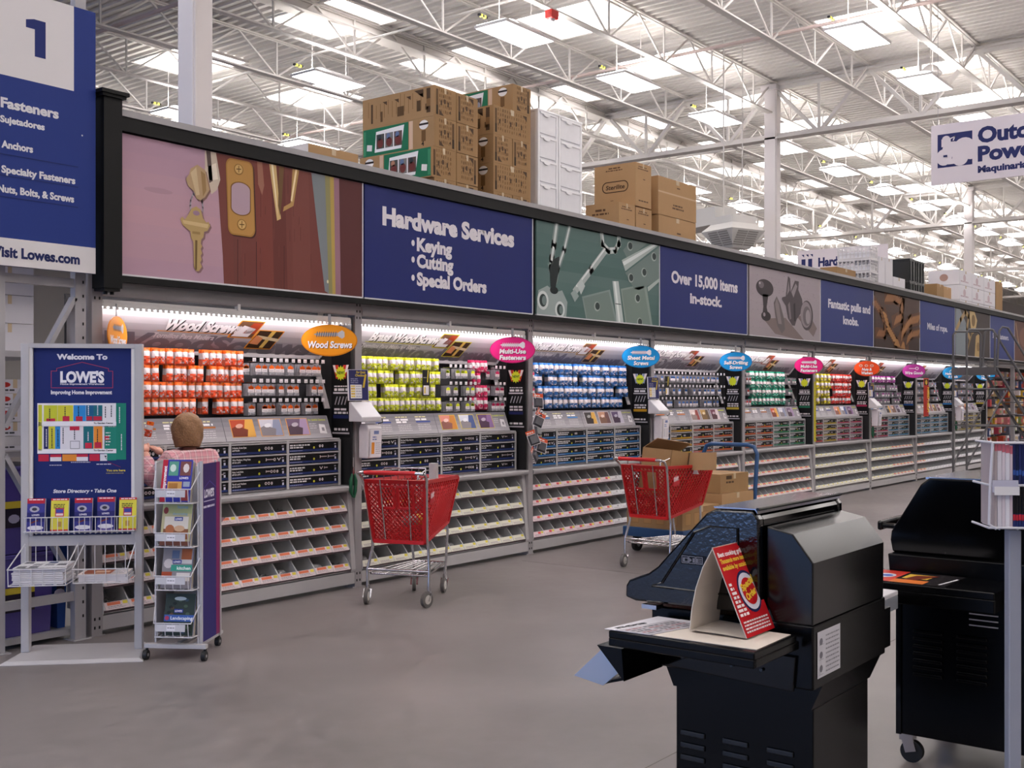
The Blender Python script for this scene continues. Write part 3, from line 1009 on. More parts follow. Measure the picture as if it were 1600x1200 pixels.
rb = random.Random(3)
ROWN = ['top', 'upper middle', 'lower middle', 'bottom', 'lowest']
ROW3 = ['top', 'middle', 'bottom']
def bag_block(k, colr, x0, x1, n, rows, what, z0=2.025, pitch=.128, skip=.07):
    for r in range(rows):
        for i in range(n):
            if rb.random() < skip: continue
            x = BAY * k + x0 + (x1 - x0) * (i + .5) / n + rb.uniform(-.002, .002)
            z = z0 - pitch * r + rb.uniform(-.001, .001)
            o = hang(bag(colr, (i * 3 + r * 7 + rb.randint(0, 1)) % 4), (x, .285 + rb.uniform(-.015, .02), z), (rb.uniform(-.03, .05), rb.uniform(-.03, .03), rb.uniform(-.05, .05)),
                 '%s and white %s hanging in the %s row' % (colr.replace('lblue', 'light blue').replace('gold', 'golden'), what, ROWN[r]), 'bag of screws', '%s bags, %s row' % (what, ROWN[r]))
            o.scale = (min(1.15, (x1 - x0) / n * .93 / .082), 1, 1)
def blister_block(k, colr, x0, x1, n, what, zs=(1.93, 1.76, 1.60), skip=.08, dx=0, tags=True):
    tagmesh = None
    pegs = thing('peg_hook_set', 'wire peg hooks %sover the %s' % ('with white price tags ' if tags else '', what), 'peg hooks', (BAY * k, 0, 0))
    hkm = None
    for r, z in enumerate(zs):
        for i in range(n):
            x = x0 + (x1 - x0) * (i + .5) / n + rb.uniform(-.004, .004)
            if tags:
                if tagmesh is None:
                    h = MB()
                    h.span((-.017, -.003, 0), (.017, .0, .03), INK, '#e9e4e8')
                    h.span((-.012, -.0036, .006), (.012, -.003, .012), INK, '#b9b2ba')
                    tagmesh = h.build('price_tag', pegs)
                    o = tagmesh
                else:
                    o = tagmesh.copy(); col.objects.link(o); o.parent = pegs
                o.location = (x, .20 + rb.uniform(-.005, .005), z + .012)
            if True:
                if hkm is None:
                    hk = MB().tube([(0, .2, 0), (0, .466, -.004)], .003, CHROME, 5).build('hook', pegs)
                    hkm = hk
                else:
                    hk = hkm.copy(); col.objects.link(hk); hk.parent = pegs
                hk.location = (x, 0, z + .011)
            if rb.random() < skip: continue
            hang(blister(colr[i % len(colr)] if isinstance(colr, list) else colr), (BAY * k + x, .235 + rb.choice([0, 0, .03, .07]), z), (0, rb.uniform(-.04, .04), rb.uniform(-.1, .1)),
                 'small clear pack from the %s, %s row' % (what, ROW3[r]), 'blister pack', '%s, %s row' % (what, ROW3[r]))

bag_block(0, 'orange', .30, 1.49, 18, 4, 'bag of wood screws')
blister_block(0, 'orange', 1.50, 2.32, 12, 'orange-carded packs under the orange oval')
bag_block(1, 'yellow', .10, 1.40, 18, 4, 'bag of brass screws')
blister_block(1, 'yellow', 1.42, 1.88, 6, 'yellow-carded packs beside the yellow bags')
bag_block(1, 'pink', 1.88, 2.14, 4, 4, 'bag of fasteners')
blister_block(1, 'pink', 2.14, 2.36, 3, 'pink-carded packs under the first pink oval')
bag_block(2, 'blue', .42, 2.37, 20, 4, 'bag of sheet metal screws', skip=.1)
blister_block(2, 'pink', .16, .40, 3, 'pink-carded packs left of the blue bags', tags=False)
blister_block(3, ['lblue', 'lblue', 'blue', 'lblue'], .34, 2.36, 20, 'blue-carded packs under the Self-Drilling oval')
bag_block(4, 'green', .74, 2.02, 11, 4, 'bag of machine screws', skip=.1)
blister_block(4, 'red', .46, .74, 3, 'red-carded packs left of the green bags', tags=False)
blister_block(4, 'green', 2.04, 2.36, 4, 'green-carded packs right of the green bags', tags=False)
bag_block(5, 'gold', .60, 1.40, 5, 4, 'bag of washers', skip=.04)
bag_block(5, 'red', 1.42, 2.32, 7, 4, 'bag of nuts', skip=.05)
bag_block(6, 'purple', .8, 2.1, 8, 1, 'bag of wire goods', skip=.0)
blister_block(6, 'purple', .8, 2.35, 11, 'purple-carded packs under the Wire Goods oval', zs=(1.85, 1.72, 1.6), tags=False)
blister_block(7, ['red', 'lblue', 'pink'], .9, 2.3, 9, 'mixed packs under the Nails & Brads oval', zs=(1.93, 1.78, 1.63), tags=False)
blister_block(8, ['lblue', 'red', 'orange'], .9, 2.3, 8, 'mixed packs behind the rolling ladder', zs=(1.93, 1.78, 1.63), tags=False)

# far plain bays with mixed goods
rf = random.Random(11)
for k in range(NB, NB + 3):
    x = BAY * k
    wh = ['first', 'next but one', 'third'][k - NB] + ' plain bay past the oval signs'
    tag(MB().span((.041, 0, .035), (2.469, .06, .135), LGREY).build('kick_beam', None, loc=(x, 0, 0)), 'low grey kick beam of the ' + wh, 'rack beam')
    tag(MB().span((.041, .0, 2.36), (2.469, .05, 2.44), GREY).build('top_beam', None, loc=(x, 0, 0)), 'grey top beam of the ' + wh, 'rack beam')
    tag(MB().span((.041, .47, .0), (2.469, .485, 2.36), PEG).build('back_board', None, loc=(x, 0, 0)), 'dark pegboard back of the ' + wh, 'back board')
    hues = ['#b0402c', '#c9b28a', '#d8cfd0', '#8a5a3c', '#6a6a78', '#c8a23a', '#a83c50', '#dcd6d8', '#4a5a84', '#7a8a5a', '#d08a8a']
    for r in range(9):
        z = 2.25 - .23 * r
        for i in range(9):
            w, h = rf.uniform(.12, .22), rf.uniform(.12, .2)
            px = .08 + .265 * i + rf.uniform(0, .03)
            b = MB()
            c = rf.choice(hues)
            dp = rf.uniform(.03, .22)
            b.span((-w / 2, -dp, -h), (w / 2, .03, 0), INK, c)
            b.span((-w * .4, -dp - .003, -h * .8), (w * .4, -dp, -h * .3), INK, rf.choice(hues))
            o = b.build('packaged_item', None, loc=(x + px + w / 2, .4412, z))
            tag(o, 'small colourful packaged goods on the far shelves past the rolling ladder', 'package', 'packaged goods on the far bays')

# ------------------------------------------------------------------ banner over the run
FR_BLACK = mat('banner_black_frame', '#070708', 0.5, spec=.25)
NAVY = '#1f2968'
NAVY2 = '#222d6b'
t = thing('signboard_header', 'long black and grey head rail along the top of the picture banners', 'signboard rail', (0, 0, 0))
MB().span((.086, -.13, 3.50), (36.5, -.06, 3.60), FR_BLACK).build('top_rail', t)
MB().span((.086, -.14, 3.60), (36.5, -.025, 3.645), GREY).build('cap_rail', t)
tag(MB().span((.0, -.125, 2.452), (36.5, -.07, 2.497), FR_BLACK).build('signboard_sill'), 'long black sill rail under the picture banners', 'signboard rail')
tag(MB().span((.0, -.065, 2.50), (36.5, -.03, 3.499), mat('banner_backing', '#2a2a2e', .6)).build('signboard_backing'), 'dark backing sheet behind the picture banners', 'signboard backing')
t = thing('signboard_post', 'square black end post with a stepped cap beside the blue aisle sign', 'signboard post', (0, 0, 0))
b = MB()
b.span((-.055, -.17, 2.40), (.085, -.026, 3.70), FR_BLACK)
b.span((-.075, -.19, 3.70), (.105, -.004, 3.72), FR_BLACK).span((-.09, -.205, 3.72), (.12, .0, 3.745), FR_BLACK)
b.span((-.045, -.16, 2.38), (.075, -.04, 2.40), FR_BLACK)
b.build('end_post', t)
for i in range(2):
    MB().cyl((.0 + .05 * i, -.1, 2.36), (.0 + .05 * i, -.1, 2.38), .014, FR_BLACK, 8).build('bolt', t)

PX = [.11, 2.473, 4.93, 7.531, 9.95, 12.555, 14.93, 17.45, 19.75, 22.47, 24.67, 27.2, 29.7, 32.2, 34.7, 36.4]
H = .98
def panel(i, bg, label, gap=.02):
    x0, x1 = PX[i] + .012, PX[i + 1] - gap
    if i in (2, 4, 6, 8): x0 += .045
    t = thing('photo_banner' if 'photograph' in label else 'text_banner', label, 'banner', (x0, -.1, 2.512))
    b = MB(sheet((0, 0, 0), (1, 0, 0), (0, 0, 1)))
    W = x1 - x0
    b.add([(0, 0, 0), (W, 0, 0), (W, H, 0), (0, H, 0), (0, 0, -.02), (W, 0, -.02), (W, H, -.02), (0, H, -.02)],
          [(0, 1, 2, 3), (7, 6, 5, 4), (0, 4, 5, 1), (1, 5, 6, 2), (2, 6, 7, 3), (3, 7, 4, 0)], INK, bg)
    tr = mat('white_trim', '#d9d7da', .4)
    MB().span((-.004, -.008, -.012), (W + .004, .016, .0), tr).build('bottom_trim', t)
    MB().span((W, -.008, .0), (W + .010, .016, H), tr).build('side_trim', t)
    return t, b, W
def vgrad(b, pts_l, pts_r, c0, c1, n, layer, H=H):
    """printed vertical bands between two x positions"""
    for i in range(n):
        b.irect(pts_l + (pts_r - pts_l) * i / n, 0, (pts_r - pts_l) / n, H, mix(c0, c1, i / max(1, n - 1)), layer)

# key and lock picture
t, b, W = panel(0, '#a5838e', 'banner photograph of a key on a ring and a brass strike plate on a door')
for i in range(8):
    b.irect(0, H * i / 8, W, H / 8, mix('#bb95a1', '#ae8fa2', abs(i - 3) / 5), 1)
b.iell(.3, .62, .12, .02, '#ac8a97', 2); b.iell(.25, .3, .14, .02, '#b794a2', 2)
DX = -.012
door = [(.80 + DX, .978), (.835 + DX, .687), (.876 + DX, .21), (.886 + DX, 0), (W, 0), (W, .978)]
b.ink(door, '#74403a', 3)
for (xa, xb, c) in ((.97, 1.05, '#70403a'), (1.2, 1.36, '#7a4038'), (1.36, 1.5, '#6a3832'), (1.56, 1.75, '#79453e')):
    b.ink([(xa, 0), (xb, 0), (xb - .03, .978), (xa - .03, .978)], c, 4)
for xx in (1.0, 1.18, 1.46):
    b.irect(xx, 0, .006, .35, '#4a2622', 5)
rp = random.Random(2)
for i in range(60):
    xx = rp.uniform(.92, 1.75); yy = rp.uniform(0, .8)
    b.irect(xx, yy, .004, rp.uniform(.06, .2), rp.choice(['#7d463e', '#5f322e', '#74403a']), 5)
b.ink([(.70, .978), (.80, .978), (.84, .78), (.81, .70), (.76, .66), (.73, .71), (.70, .8)], '#c9b9a8', 4)
b.ink([(.71, .978), (.75, .978), (.77, .76), (.74, .74)], '#5d4c48', 5); b.ink([(.72, .86), (.8, .9), (.82, .78), (.74, .76)], '#e9dccb', 5)
# strike plate
pl = []
for (cx_, cy_, a0) in ((1.10, .90, 0), (.94, .90, 90), (.96, .44, 180), (1.12, .44, 270)):
    for q in range(7):
        a = R(a0 + 15 * q); pl.append((cx_ + .05 * math.cos(a), cy_ + .06 * math.sin(a)))
b.ink([(x + .012, y - .01) for x, y in pl], '#4a2a22', 6); b.ink(pl, '#a5793c', 7); b.ink([(1.03 + (x - 1.03) * .93, .67 + (y - .67) * .96) for x, y in pl], '#b5884a', 8)
ho = [(1.03 + .088 * math.cos(R(a)), .735 + .05 * math.sin(R(a))) for a in range(0, 181, 15)] + [(1.03 + .088 * math.cos(R(a)), .59 + .05 * math.sin(R(a))) for a in range(180, 361, 15)]
b.ink([(1.03 + (x - 1.03) * 1.1, .66 + (y - .66) * 1.06) for x, y in ho], '#7a5528', 9); b.ink(ho, '#b097a4', 10)
b.iell(1.01, .885, .045, .042, '#8a6634', 9); b.iell(1.01, .887, .036, .034, '#c9a468', 10); b.istroke([(.99, .885), (1.03, .89)], .007, '#5f4420', 11); b.istroke([(1.01, .865), (1.01, .91)], .007, '#5f4420', 11)
b.iell(1.04, .465, .045, .042, '#8a6634', 9); b.iell(1.04, .467, .036, .034, '#c9a468', 10); b.istroke([(1.02, .465), (1.06, .468)], .007, '#5f4420', 11); b.istroke([(1.04, .445), (1.04, .49)], .007, '#5f4420', 11)
# lever and bevelled glass at the right
b.ink([(1.31, .978), (1.38, .978), (1.41, .7), (1.43, .56), (1.39, .54), (1.36, .7)], '#d2b27a', 6); b.ink([(1.33, .978), (1.35, .978), (1.385, .7), (1.4, .56)], '#f3e6c4', 7)
b.ink([(1.41, .978), (1.46, .978), (1.44, .72), (1.42, .58), (1.40, .66)], '#6f5334', 7)
b.ink([(1.55, .978), (1.62, .978), (1.56, .68), (1.45, .62), (1.46, .66), (1.53, .7)], '#b58f58', 6); b.ink([(1.58, .978), (1.60, .978), (1.545, .71), (1.53, .72)], '#f0dcae', 7)
b.ink([(1.19, .978), (1.24, .978), (1.26, .8), (1.24, .72), (1.2, .8)], '#9a6a58', 6)
b.ink([(1.75, .978), (1.92, .978), (1.95, 0), (1.90, .02), (1.83, .45)], '#7d8388', 6); b.ink([(1.90, .978), (1.955, .978), (1.985, 0), (1.945, 0)], '#8f8a5e', 7)
b.ink([(1.955, .978), (2.0, .978), (2.02, 0), (1.985, 0)], '#b59a52', 7); b.ink([(2.0, .978), (2.06, .978), (2.08, 0), (2.02, 0)], '#97707e', 7); b.ink([(2.06, .978), (W, .978), (W, 0), (2.08, 0)], '#5a3030', 6)
b.iell(1.93, .1, .01, .015, '#d9d2b0', 9, 10)
# the two keys and their ring
ring = [(.625 + .055 * math.cos(R(a)), .55 + .10 * math.sin(R(a))) for a in range(0, 361, 20)]
b.istroke(ring, .012, '#a8a2ac', 8)
ku = [(.53, .74), (.56, .78), (.57, .82), (.63, .86), (.70, .83), (.71, .80), (.74, .69), (.70, .63), (.66, .6), (.62, .61), (.6, .66), (.55, .69)]
b.ink([(x + .012, y - .012) for x, y in ku], '#7d5f58', 8); b.ink(ku, '#b29673', 9); b.ink([(.57, .79), (.62, .84), (.65, .64), (.62, .63)], '#c9b28e', 10); b.ink([(.66, .82), (.7, .8), (.71, .68), (.68, .63)], '#97794f', 10)
kl = [(.48, .44), (.50, .46), (.52, .44), (.55, .48), (.58, .53), (.62, .55), (.66, .53), (.68, .47), (.71, .44), (.73, .45), (.745, .42), (.72, .38), (.69, .37), (.685, .33), (.665, .31), (.66, .28), (.672, .26), (.66, .24), (.672, .21), (.66, .19), (.668, .16), (.655, .14), (.67, .11), (.645, .075), (.62, .07), (.60, .1), (.595, .29), (.575, .31), (.57, .36), (.53, .38), (.50, .40)]
b.ink([(x + .014, y - .012) for x, y in kl], '#86666a', 9); b.ink(kl, '#b59a68', 10); b.ink([(.61, .08), (.625, .08), (.63, .3), (.61, .3)], '#6f5836', 11)
b.ink([(.50, .435), (.73, .43), (.72, .40), (.51, .41)], '#cdb384', 11); b.iell(.62, .50, .03, .018, '#9d7f92', 12); b.irect(.585, .345, .07, .018, '#9c8150', 11)
b.build('printed_face', t)

t, b, W = panel(1, NAVY, 'navy banner panel listing Hardware Services: keying, cutting, special orders')
b.irect(0, 0, W, H, NAVY, 1)
b.itext('Hardware Services', .22, .66, .155, '#e2dce2', 2, bold=.045, w=1.9)
for yy, s_, w_ in ((.475, 'Keying', .49), (.325, 'Cutting', .51), (.16, 'Special Orders', 1.01)):
    b.iell(.615, yy + .06, .022, .028, '#e2dce2', 2, 14)
    b.itext(s_, .665, yy, .115, '#e2dce2', 2, bold=.045, w=w_)
b.build('printed_face', t)

t, b, W = panel(2, '#55706c', 'banner photograph of an eye bolt, wire hook and hinges on grey green')
for i in range(8): b.irect(0, H * i / 8, W, H / 8, mix('#4c6864', '#5d7672', (i % 4) / 4), 1)
OX = -.057
def P2(pts): return [(x + OX, y) for x, y in pts]
S1, S2, S3 = '#a9b4b2', '#7f8d8b', '#d0d8d6'
b.istroke(P2([(.42, .978), (.37, .75), (.33, .6), (.32, .5), (.36, .36)]), .09, S2, 2); b.istroke(P2([(.42, .978), (.37, .75), (.33, .6)]), .04, S3, 3)
b.istroke(P2([(.66, .978), (.56, .72), (.44, .5), (.4, .38)]), .07, S2, 2); b.istroke(P2([(.66, .978), (.56, .72), (.47, .56)]), .03, S3, 3)
b.ink(P2([(.29, .5), (.36, .6), (.47, .64), (.46, .5), (.4, .3), (.31, .3)]), '#20292a', 4)
b.ink(P2([(.06, .05), (.09, .25), (.25, .31), (.40, .25), (.52, .28), (.62, .16), (.60, .0), (.06, 0)]), '#98a5a3', 3)
for cx_, cy_, w_ in ((.17, .15, 1.0), (.48, .07, .9)):
    b.iell(cx_ + OX, cy_, .1 * w_, .1 * w_, '#d0d8d6', 4, 20); b.iell(cx_ + OX, cy_, .065 * w_, .068 * w_, '#2d3a3a', 5, 18); b.iell(cx_ + .02 + OX, cy_, .04 * w_, .05 * w_, '#6f807e', 6, 14)
b.iell(.37 + OX, .27, .075, .04, '#1d2627', 5, 18)
b.istroke(P2([(1.30, .978), (1.32, .86), (1.44, .8), (1.58, .82), (1.66, .9), (1.66, .978)]), .075, S1, 4); b.istroke(P2([(1.31, .978), (1.34, .87), (1.45, .82), (1.57, .84)]), .025, S3, 5)
b.istroke(P2([(1.38, .8), (1.08, .55), (.78, .3)]), .085, S1, 4); b.istroke(P2([(1.36, .81), (1.06, .56), (.8, .35)]), .025, '#dfe6e4', 5)
b.ink(P2([(.80, .36), (.88, .44), (.96, .36), (.88, .26)]), '#bcc8c6', 6); b.ink(P2([(.68, .26), (.76, .31), (.84, .24), (.76, .17)]), '#94a3a1', 5)
b.ink(P2([(.90, .24), (1.47, .36), (1.62, .0), (.98, .0)]), '#82938f', 4); b.ink(P2([(.93, .225), (1.44, .335), (1.58, .0), (1.0, .0)]), '#74857f', 5)
b.ink(P2([(1.70, .385), (2.27, .49), (2.42, .0), (1.80, .0)]), '#86968f', 4); b.ink(P2([(1.73, .37), (2.22, .46), (2.37, .0), (1.83, .0)]), '#76877f', 5)
b.ink(P2([(1.52, .46), (1.65, .47), (1.76, .0), (1.61, .0)]), '#b9c4c2', 6); b.ink(P2([(1.55, .46), (1.59, .46), (1.69, .0), (1.65, .0)]), '#e4eae8', 7); b.irect(1.58 + OX, .2, .12, .01, '#4a5856', 8)
b.ink(P2([(1.72, .72), (1.80, .60), (2.56, .978), (2.40, .978)]), '#a7b3b0', 5); b.ink(P2([(1.74, .70), (1.77, .66), (2.52, .978), (2.45, .978)]), '#d8e0de', 6)
b.ink(P2([(1.80, .58), (2.58, .96), (2.58, .56), (2.1, .40), (1.98, .42)]), '#6f807c', 5); b.ink(P2([(1.75, .84), (1.95, .978), (2.3, .978), (1.85, .74)]), '#71827e', 4)
b.ink(P2([(2.3, .45), (2.58, .58), (2.58, .54), (2.32, .40)]), '#aab6b2', 6)
for cx_, cy_ in ((1.2, .15), (2.07, .3), (2.12, .02), (2.22, .62), (2.45, .83), (1.92, .53), (1.9, .9)):
    b.iell(cx_ + OX, cy_, .062, .055, '#9eaaa6', 7, 16); b.iell(cx_ + .008 + OX, cy_ + .004, .047, .042, '#333f3e', 8, 14)
b.build('printed_face', t)

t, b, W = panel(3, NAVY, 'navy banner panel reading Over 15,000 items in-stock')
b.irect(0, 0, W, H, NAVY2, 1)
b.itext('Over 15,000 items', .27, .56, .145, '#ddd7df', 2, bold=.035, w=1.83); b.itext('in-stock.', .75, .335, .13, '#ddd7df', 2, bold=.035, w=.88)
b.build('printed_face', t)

t, b, W = panel(4, '#8f8488', 'banner photograph of dark metal knobs and pulls on a pale ground')
for i in range(8): b.irect(0, H * i / 8, W, H / 8, mix('#9a9095', '#a69ba2', i / 8), 1)
for i in range(120): b.iell(rp.uniform(.05, 2.4), rp.uniform(.05, .95), .008, .006, '#776e74', 2, 6)
b.ink([(.45, .25), (.85, .05), (1.6, .0), (2.2, .0), (2.4, .2), (2.1, .4), (1.2, .3)], '#7a6c6a', 2); b.ink([(1.1, .35), (1.9, .0), (2.4, .0), (1.5, .4)], '#9c9296', 3)
KD = '#3b3438'
b.iell(.5, .69, .29, .125, KD, 4, 30); b.iell(.38, .73, .09, .05, '#6b6268', 5); b.iell(.33, .75, .03, .02, '#b0a6ac', 6, 12)
b.ink([(.42, .6), (.62, .6), (.56, .42), (.62, .3), (.42, .3), (.45, .42)], KD, 4); b.iell(.54, .29, .16, .07, '#332c30', 5); b.iell(.48, .31, .04, .03, '#8f868c', 6, 10)
b.ink([(.8, .5), (.9, .6), (1.02, .5), (1.15, .3), (1.2, .13), (1.08, .06), (.94, .16), (.86, .3)], '#675f60', 5); b.ink([(.84, .48), (.9, .57), (.98, .48), (1.08, .2), (.96, .2)], '#857b7c', 6)
b.ink([(1.22, .62), (1.3, .93), (1.38, .9), (1.4, .7), (1.55, .88), (1.7, .88), (1.68, .75), (1.82, .62), (1.86, .48), (1.74, .38), (1.62, .3), (1.55, .2), (1.45, .2), (1.3, .3), (1.22, .48), (1.08, .57), (1.1, .6)], '#4f474b', 5)
b.ink([(1.26, .64), (1.32, .86), (1.36, .72)], '#8a8085', 6); b.ink([(1.42, .7), (1.58, .84), (1.64, .8), (1.5, .62)], '#8f868a', 6); b.ink([(1.3, .5), (1.36, .55), (1.42, .3), (1.36, .28)], '#7c7277', 6); b.ink([(1.5, .52), (1.56, .55), (1.58, .28), (1.52, .26)], '#2f282c', 6)
b.iell(2.0, .38, .24, .23, '#4a4246', 6, 30, rot=.1); b.iell(1.97, .39, .21, .2, '#8b8186', 7, 28, rot=.1); b.iell(2.0, .37, .15, .15, '#6a6166', 8, 24); b.iell(2.04, .36, .09, .11, '#9a9095', 9, 20)
b.build('printed_face', t)

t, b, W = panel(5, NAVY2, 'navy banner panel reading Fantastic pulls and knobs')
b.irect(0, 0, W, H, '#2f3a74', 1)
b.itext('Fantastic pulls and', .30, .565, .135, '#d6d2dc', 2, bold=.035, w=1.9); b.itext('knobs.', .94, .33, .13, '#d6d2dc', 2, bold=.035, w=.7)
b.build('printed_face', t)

t, b, W = panel(6, '#3c2a24', 'banner photograph of a knot of thick brown rope')
for i in range(6): b.irect(0, H * i / 6, W, H / 6, mix('#3a2a26', '#554038', i / 6), 1)
def rope(pts, w, c0, c1, layer):
    n = len(pts) - 1
    b.istroke(pts, w, c0, layer)
    for i in range(n):
        (x0, y0), (x1, y1) = pts[i], pts[i + 1]
        L = math.hypot(x1 - x0, y1 - y0)
        m = max(2, int(L / .075))
        for q in range(m):
            u = q / m
            cx_, cy_ = x0 + (x1 - x0) * u, y0 + (y1 - y0) * u
            a = math.atan2(y1 - y0, x1 - x0) + .6
            b.iell(cx_, cy_, w * .55, .03, c1, layer + 1, 10, rot=a)
rope([(-.0, .78), (.35, .62), (.55, .4), (.5, .25), (.1, .25)], .2, '#5d3a24', '#8f5f3c', 2)
rope([(.6, .9), (1.1, .93), (1.45, .85), (1.4, .6), (1.0, .5)], .24, '#5d3a24', '#9a6a44', 4)
rope([(.5, .6), (.7, .35), (1.1, .12), (1.7, .06)], .22, '#5d3a24', '#a87848', 6)
rope([(2.38, .62), (1.9, .55), (1.5, .35), (1.35, .2)], .24, '#5d3a24', '#9c6c42', 8)
rope([(2.38, .35), (1.95, .3), (1.65, .15)], .2, '#4d3020', '#8f6038', 10)
b.build('printed_face', t)

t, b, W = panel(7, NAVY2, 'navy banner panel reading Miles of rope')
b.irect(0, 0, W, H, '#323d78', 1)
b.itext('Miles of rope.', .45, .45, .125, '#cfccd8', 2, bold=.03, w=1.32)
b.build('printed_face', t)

t, b, W = panel(8, '#4a4444', 'banner photograph of a wooden pulley and rope behind the ladder rail')
b.irect(0, 0, W, H, '#453d3b', 1); b.ink([(0, 0), (.9, 0), (.75, .7), (.3, .978), (0, .978)], '#7d868c', 2)
b.istroke([(.0, .5), (.35, .75), (.7, .93), (.95, .85), (.8, .55), (1.0, .4)], .11, '#a58a62', 3); b.ink([(1.0, .978), (1.4, .978), (1.6, .8), (1.45, .55), (1.15, .45)], '#c2a878', 4); b.iell(1.3, .78, .14, .13, '#7a6240', 5)
b.istroke([(1.3, .6), (1.0, .3), (.85, .1)], .06, '#8a744e', 4); b.ink([(1.4, .0), (1.5, .45), (1.75, .52), (1.95, .35), (1.9, .0)], '#b59a68', 4); b.iell(1.68, .22, .13, .1, '#8a7148', 5)
b.build('printed_face', t)

t, b, W = panel(9, NAVY2, 'navy banner panel about strong fasteners, the farthest lettered one')
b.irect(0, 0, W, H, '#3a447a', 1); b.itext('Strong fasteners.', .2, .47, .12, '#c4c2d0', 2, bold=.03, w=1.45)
b.build('printed_face', t)
t, b, W = panel(10, '#6a4a42', 'brown banner photograph past the farthest navy panel, cut by the frame')
b.irect(0, 0, W, H, '#64463e', 1); b.istroke([(.15, .9), (.3, .6), (.5, .3)], .06, '#a88a70', 2); b.istroke([(1.2, .4), (1.35, .3), (1.6, .5)], .06, '#a88a70', 2); b.iell(1.0, .6, .5, .25, '#7a584c', 2)
b.build('printed_face', t)

# ------------------------------------------------------------------ cartons and goods stored above the run
CARD = mat('brown_cardboard', '#9a7850', 0.8, noise=0.05, nscale=9)
CARD2 = mat('tan_cardboard', '#ab875f', 0.8, noise=0.05, nscale=9)
t = thing('storage_deck', 'long grey storage deck on top of the fastener run, behind the banner', 'storage deck', (0, 0, 0))
MB().span((.0, .1, 3.40), (36.5, 1.12, 3.44), GREY).build('decking', t)
MB().span((.0, .1, 3.32), (36.5, .14, 3.40), GREY).build('front_beam', t)
MB().span((.0, 1.08, 3.32), (36.5, 1.12, 3.40), GREY).build('rear_beam', t)
DECKZ = 3.442

def front_art(b, w, h, seed, wide):
    rnd = random.Random(seed)
    D = '#4a3522'
    xs = .025 if seed % 3 else w - .06
    b.irect(xs, .02, .03, h - .05, '#5d4226', 1)
    b.irect(xs, .02, .03, h * .3, '#33230f', 2)
    n = 7 if not wide else 13
    for i in range(n):
        x = .07 + (w - .13) * i / n
        for j in range(5):
            b.irect(x, .04 + h * .17 * j + rnd.uniform(0, .01), .008 + .012 * rnd.random(), h * .1, mix('#8a653c', D, rnd.uniform(.1, .5)), 1)
    for i in range(3 if not wide else 5):
        x = .09 + (w - .17) * i / (3 if not wide else 5)
        b.irect(x, h * .5 - .03 + .02 * (i % 2), .022, .045, D, 2)
    b.ink([(.07, .02), (.14, .02), (.07, .075)] if seed % 2 else [(w - .07, h - .02), (w - .14, h - .02), (w - .07, h - .08)], D, 2)
    b.itext('4', w * .68, .05, .035, D, 2, bold=.03)
    b.irect(w * .45, h - .03, .025, .03, '#d9cbb8', 2)
def side_art(b, w, h, kind, seed):
    D = '#4a3522'
    rnd = random.Random(seed)
    if kind == 'plain':
        for i in range(14):
            x = .08 + (w - .2) * i / 14
            b.irect(x, .05 + rnd.uniform(0, .06), .008, h * rnd.uniform(.35, .6), '#7d5c38', 1)
        b.irect(.12, .04, .025, h * .65, D, 2); b.irect(.25, .04, .03, h * .35, '#5d4428', 2); b.irect(.48, .06, .09, h * .32, '#5a4226', 2); b.irect(.74, .07, .05, h * .35, '#4d3820', 2); b.irect(.85, .07, .04, h * .2, '#5d4428', 2)
        b.irect(w - .1, .04, .05, h - .06, D, 2); b.irect(w - .1, .1, .05, h * .25, '#7a5a36', 3)
        for i in range(4):
            b.ink([(.28 + .16 * i, h - .06), (.34 + .16 * i, h - .06), (.34 + .16 * i, h - .1)], D, 2)
        b.ink([(w - .26, h - .02), (w - .14, h - .02), (w - .14, h - .1)], D, 2)
        return
    flip = kind == 'greenflip'
    def X(x, ww=0): return (w - x - ww) if flip else x
    G = '#1f6a4a'
    gw = w * .64
    b.irect(X(.01, gw), .008, gw, h - .02, G, 1)
    b.irect(X(.012, .035), .02, .035, h - .05, '#3d8560', 2)
    b.irect(X(gw + .02, .05), .008, .05, h - .02, '#c9ab92', 2)
    # photograph of a three-pane window on the green side
    fx = X(.18, gw * .62); fw = gw * .62
    b.ink([(fx - .01, .04), (fx + fw - .03, .04), (fx + fw + .01, h - .03), (fx + .01, h - .05)] if True else [], '#e9e6e4', 2)
    for i in range(3):
        px = fx + .015 + i * (fw - .02) / 3
        pw = (fw - .06) / 3
        b.irect(px, .07, pw, h - .15, ['#4b4a44', '#76746e', '#5a4a44'][i], 3)
        b.iell(px + pw * .5, h * .42, pw * .38, h * .16, rnd.choice(['#6a3430', '#8a8c98', '#4a4c30']), 4, 12)
        b.iell(px + pw * .4, h * .62, pw * .25, h * .1, rnd.choice(['#a87860', '#5f6f8f', '#33383c']), 4, 12)
    b.ink([(X(.06, .07), .07), (X(.06, .07) + .07, .06), (X(.06, .07) + .075, .12), (X(.06, .07) + .005, .13)], '#dcd8d6', 3)
    cx_ = X(w * .86)
    b.iell(cx_, h * .76, .06, .045, '#e6e0dc', 2, 20); b.irect(cx_ - .06, h * .75, .12, .02, '#2a2220', 3)
    b.irect(cx_ - .03, h * .22, .055, h * .36, '#6a4c2a', 2)
    b.itext('4', cx_ - .03, h * .08, .045, '#2a1c10', 3, bold=.03)

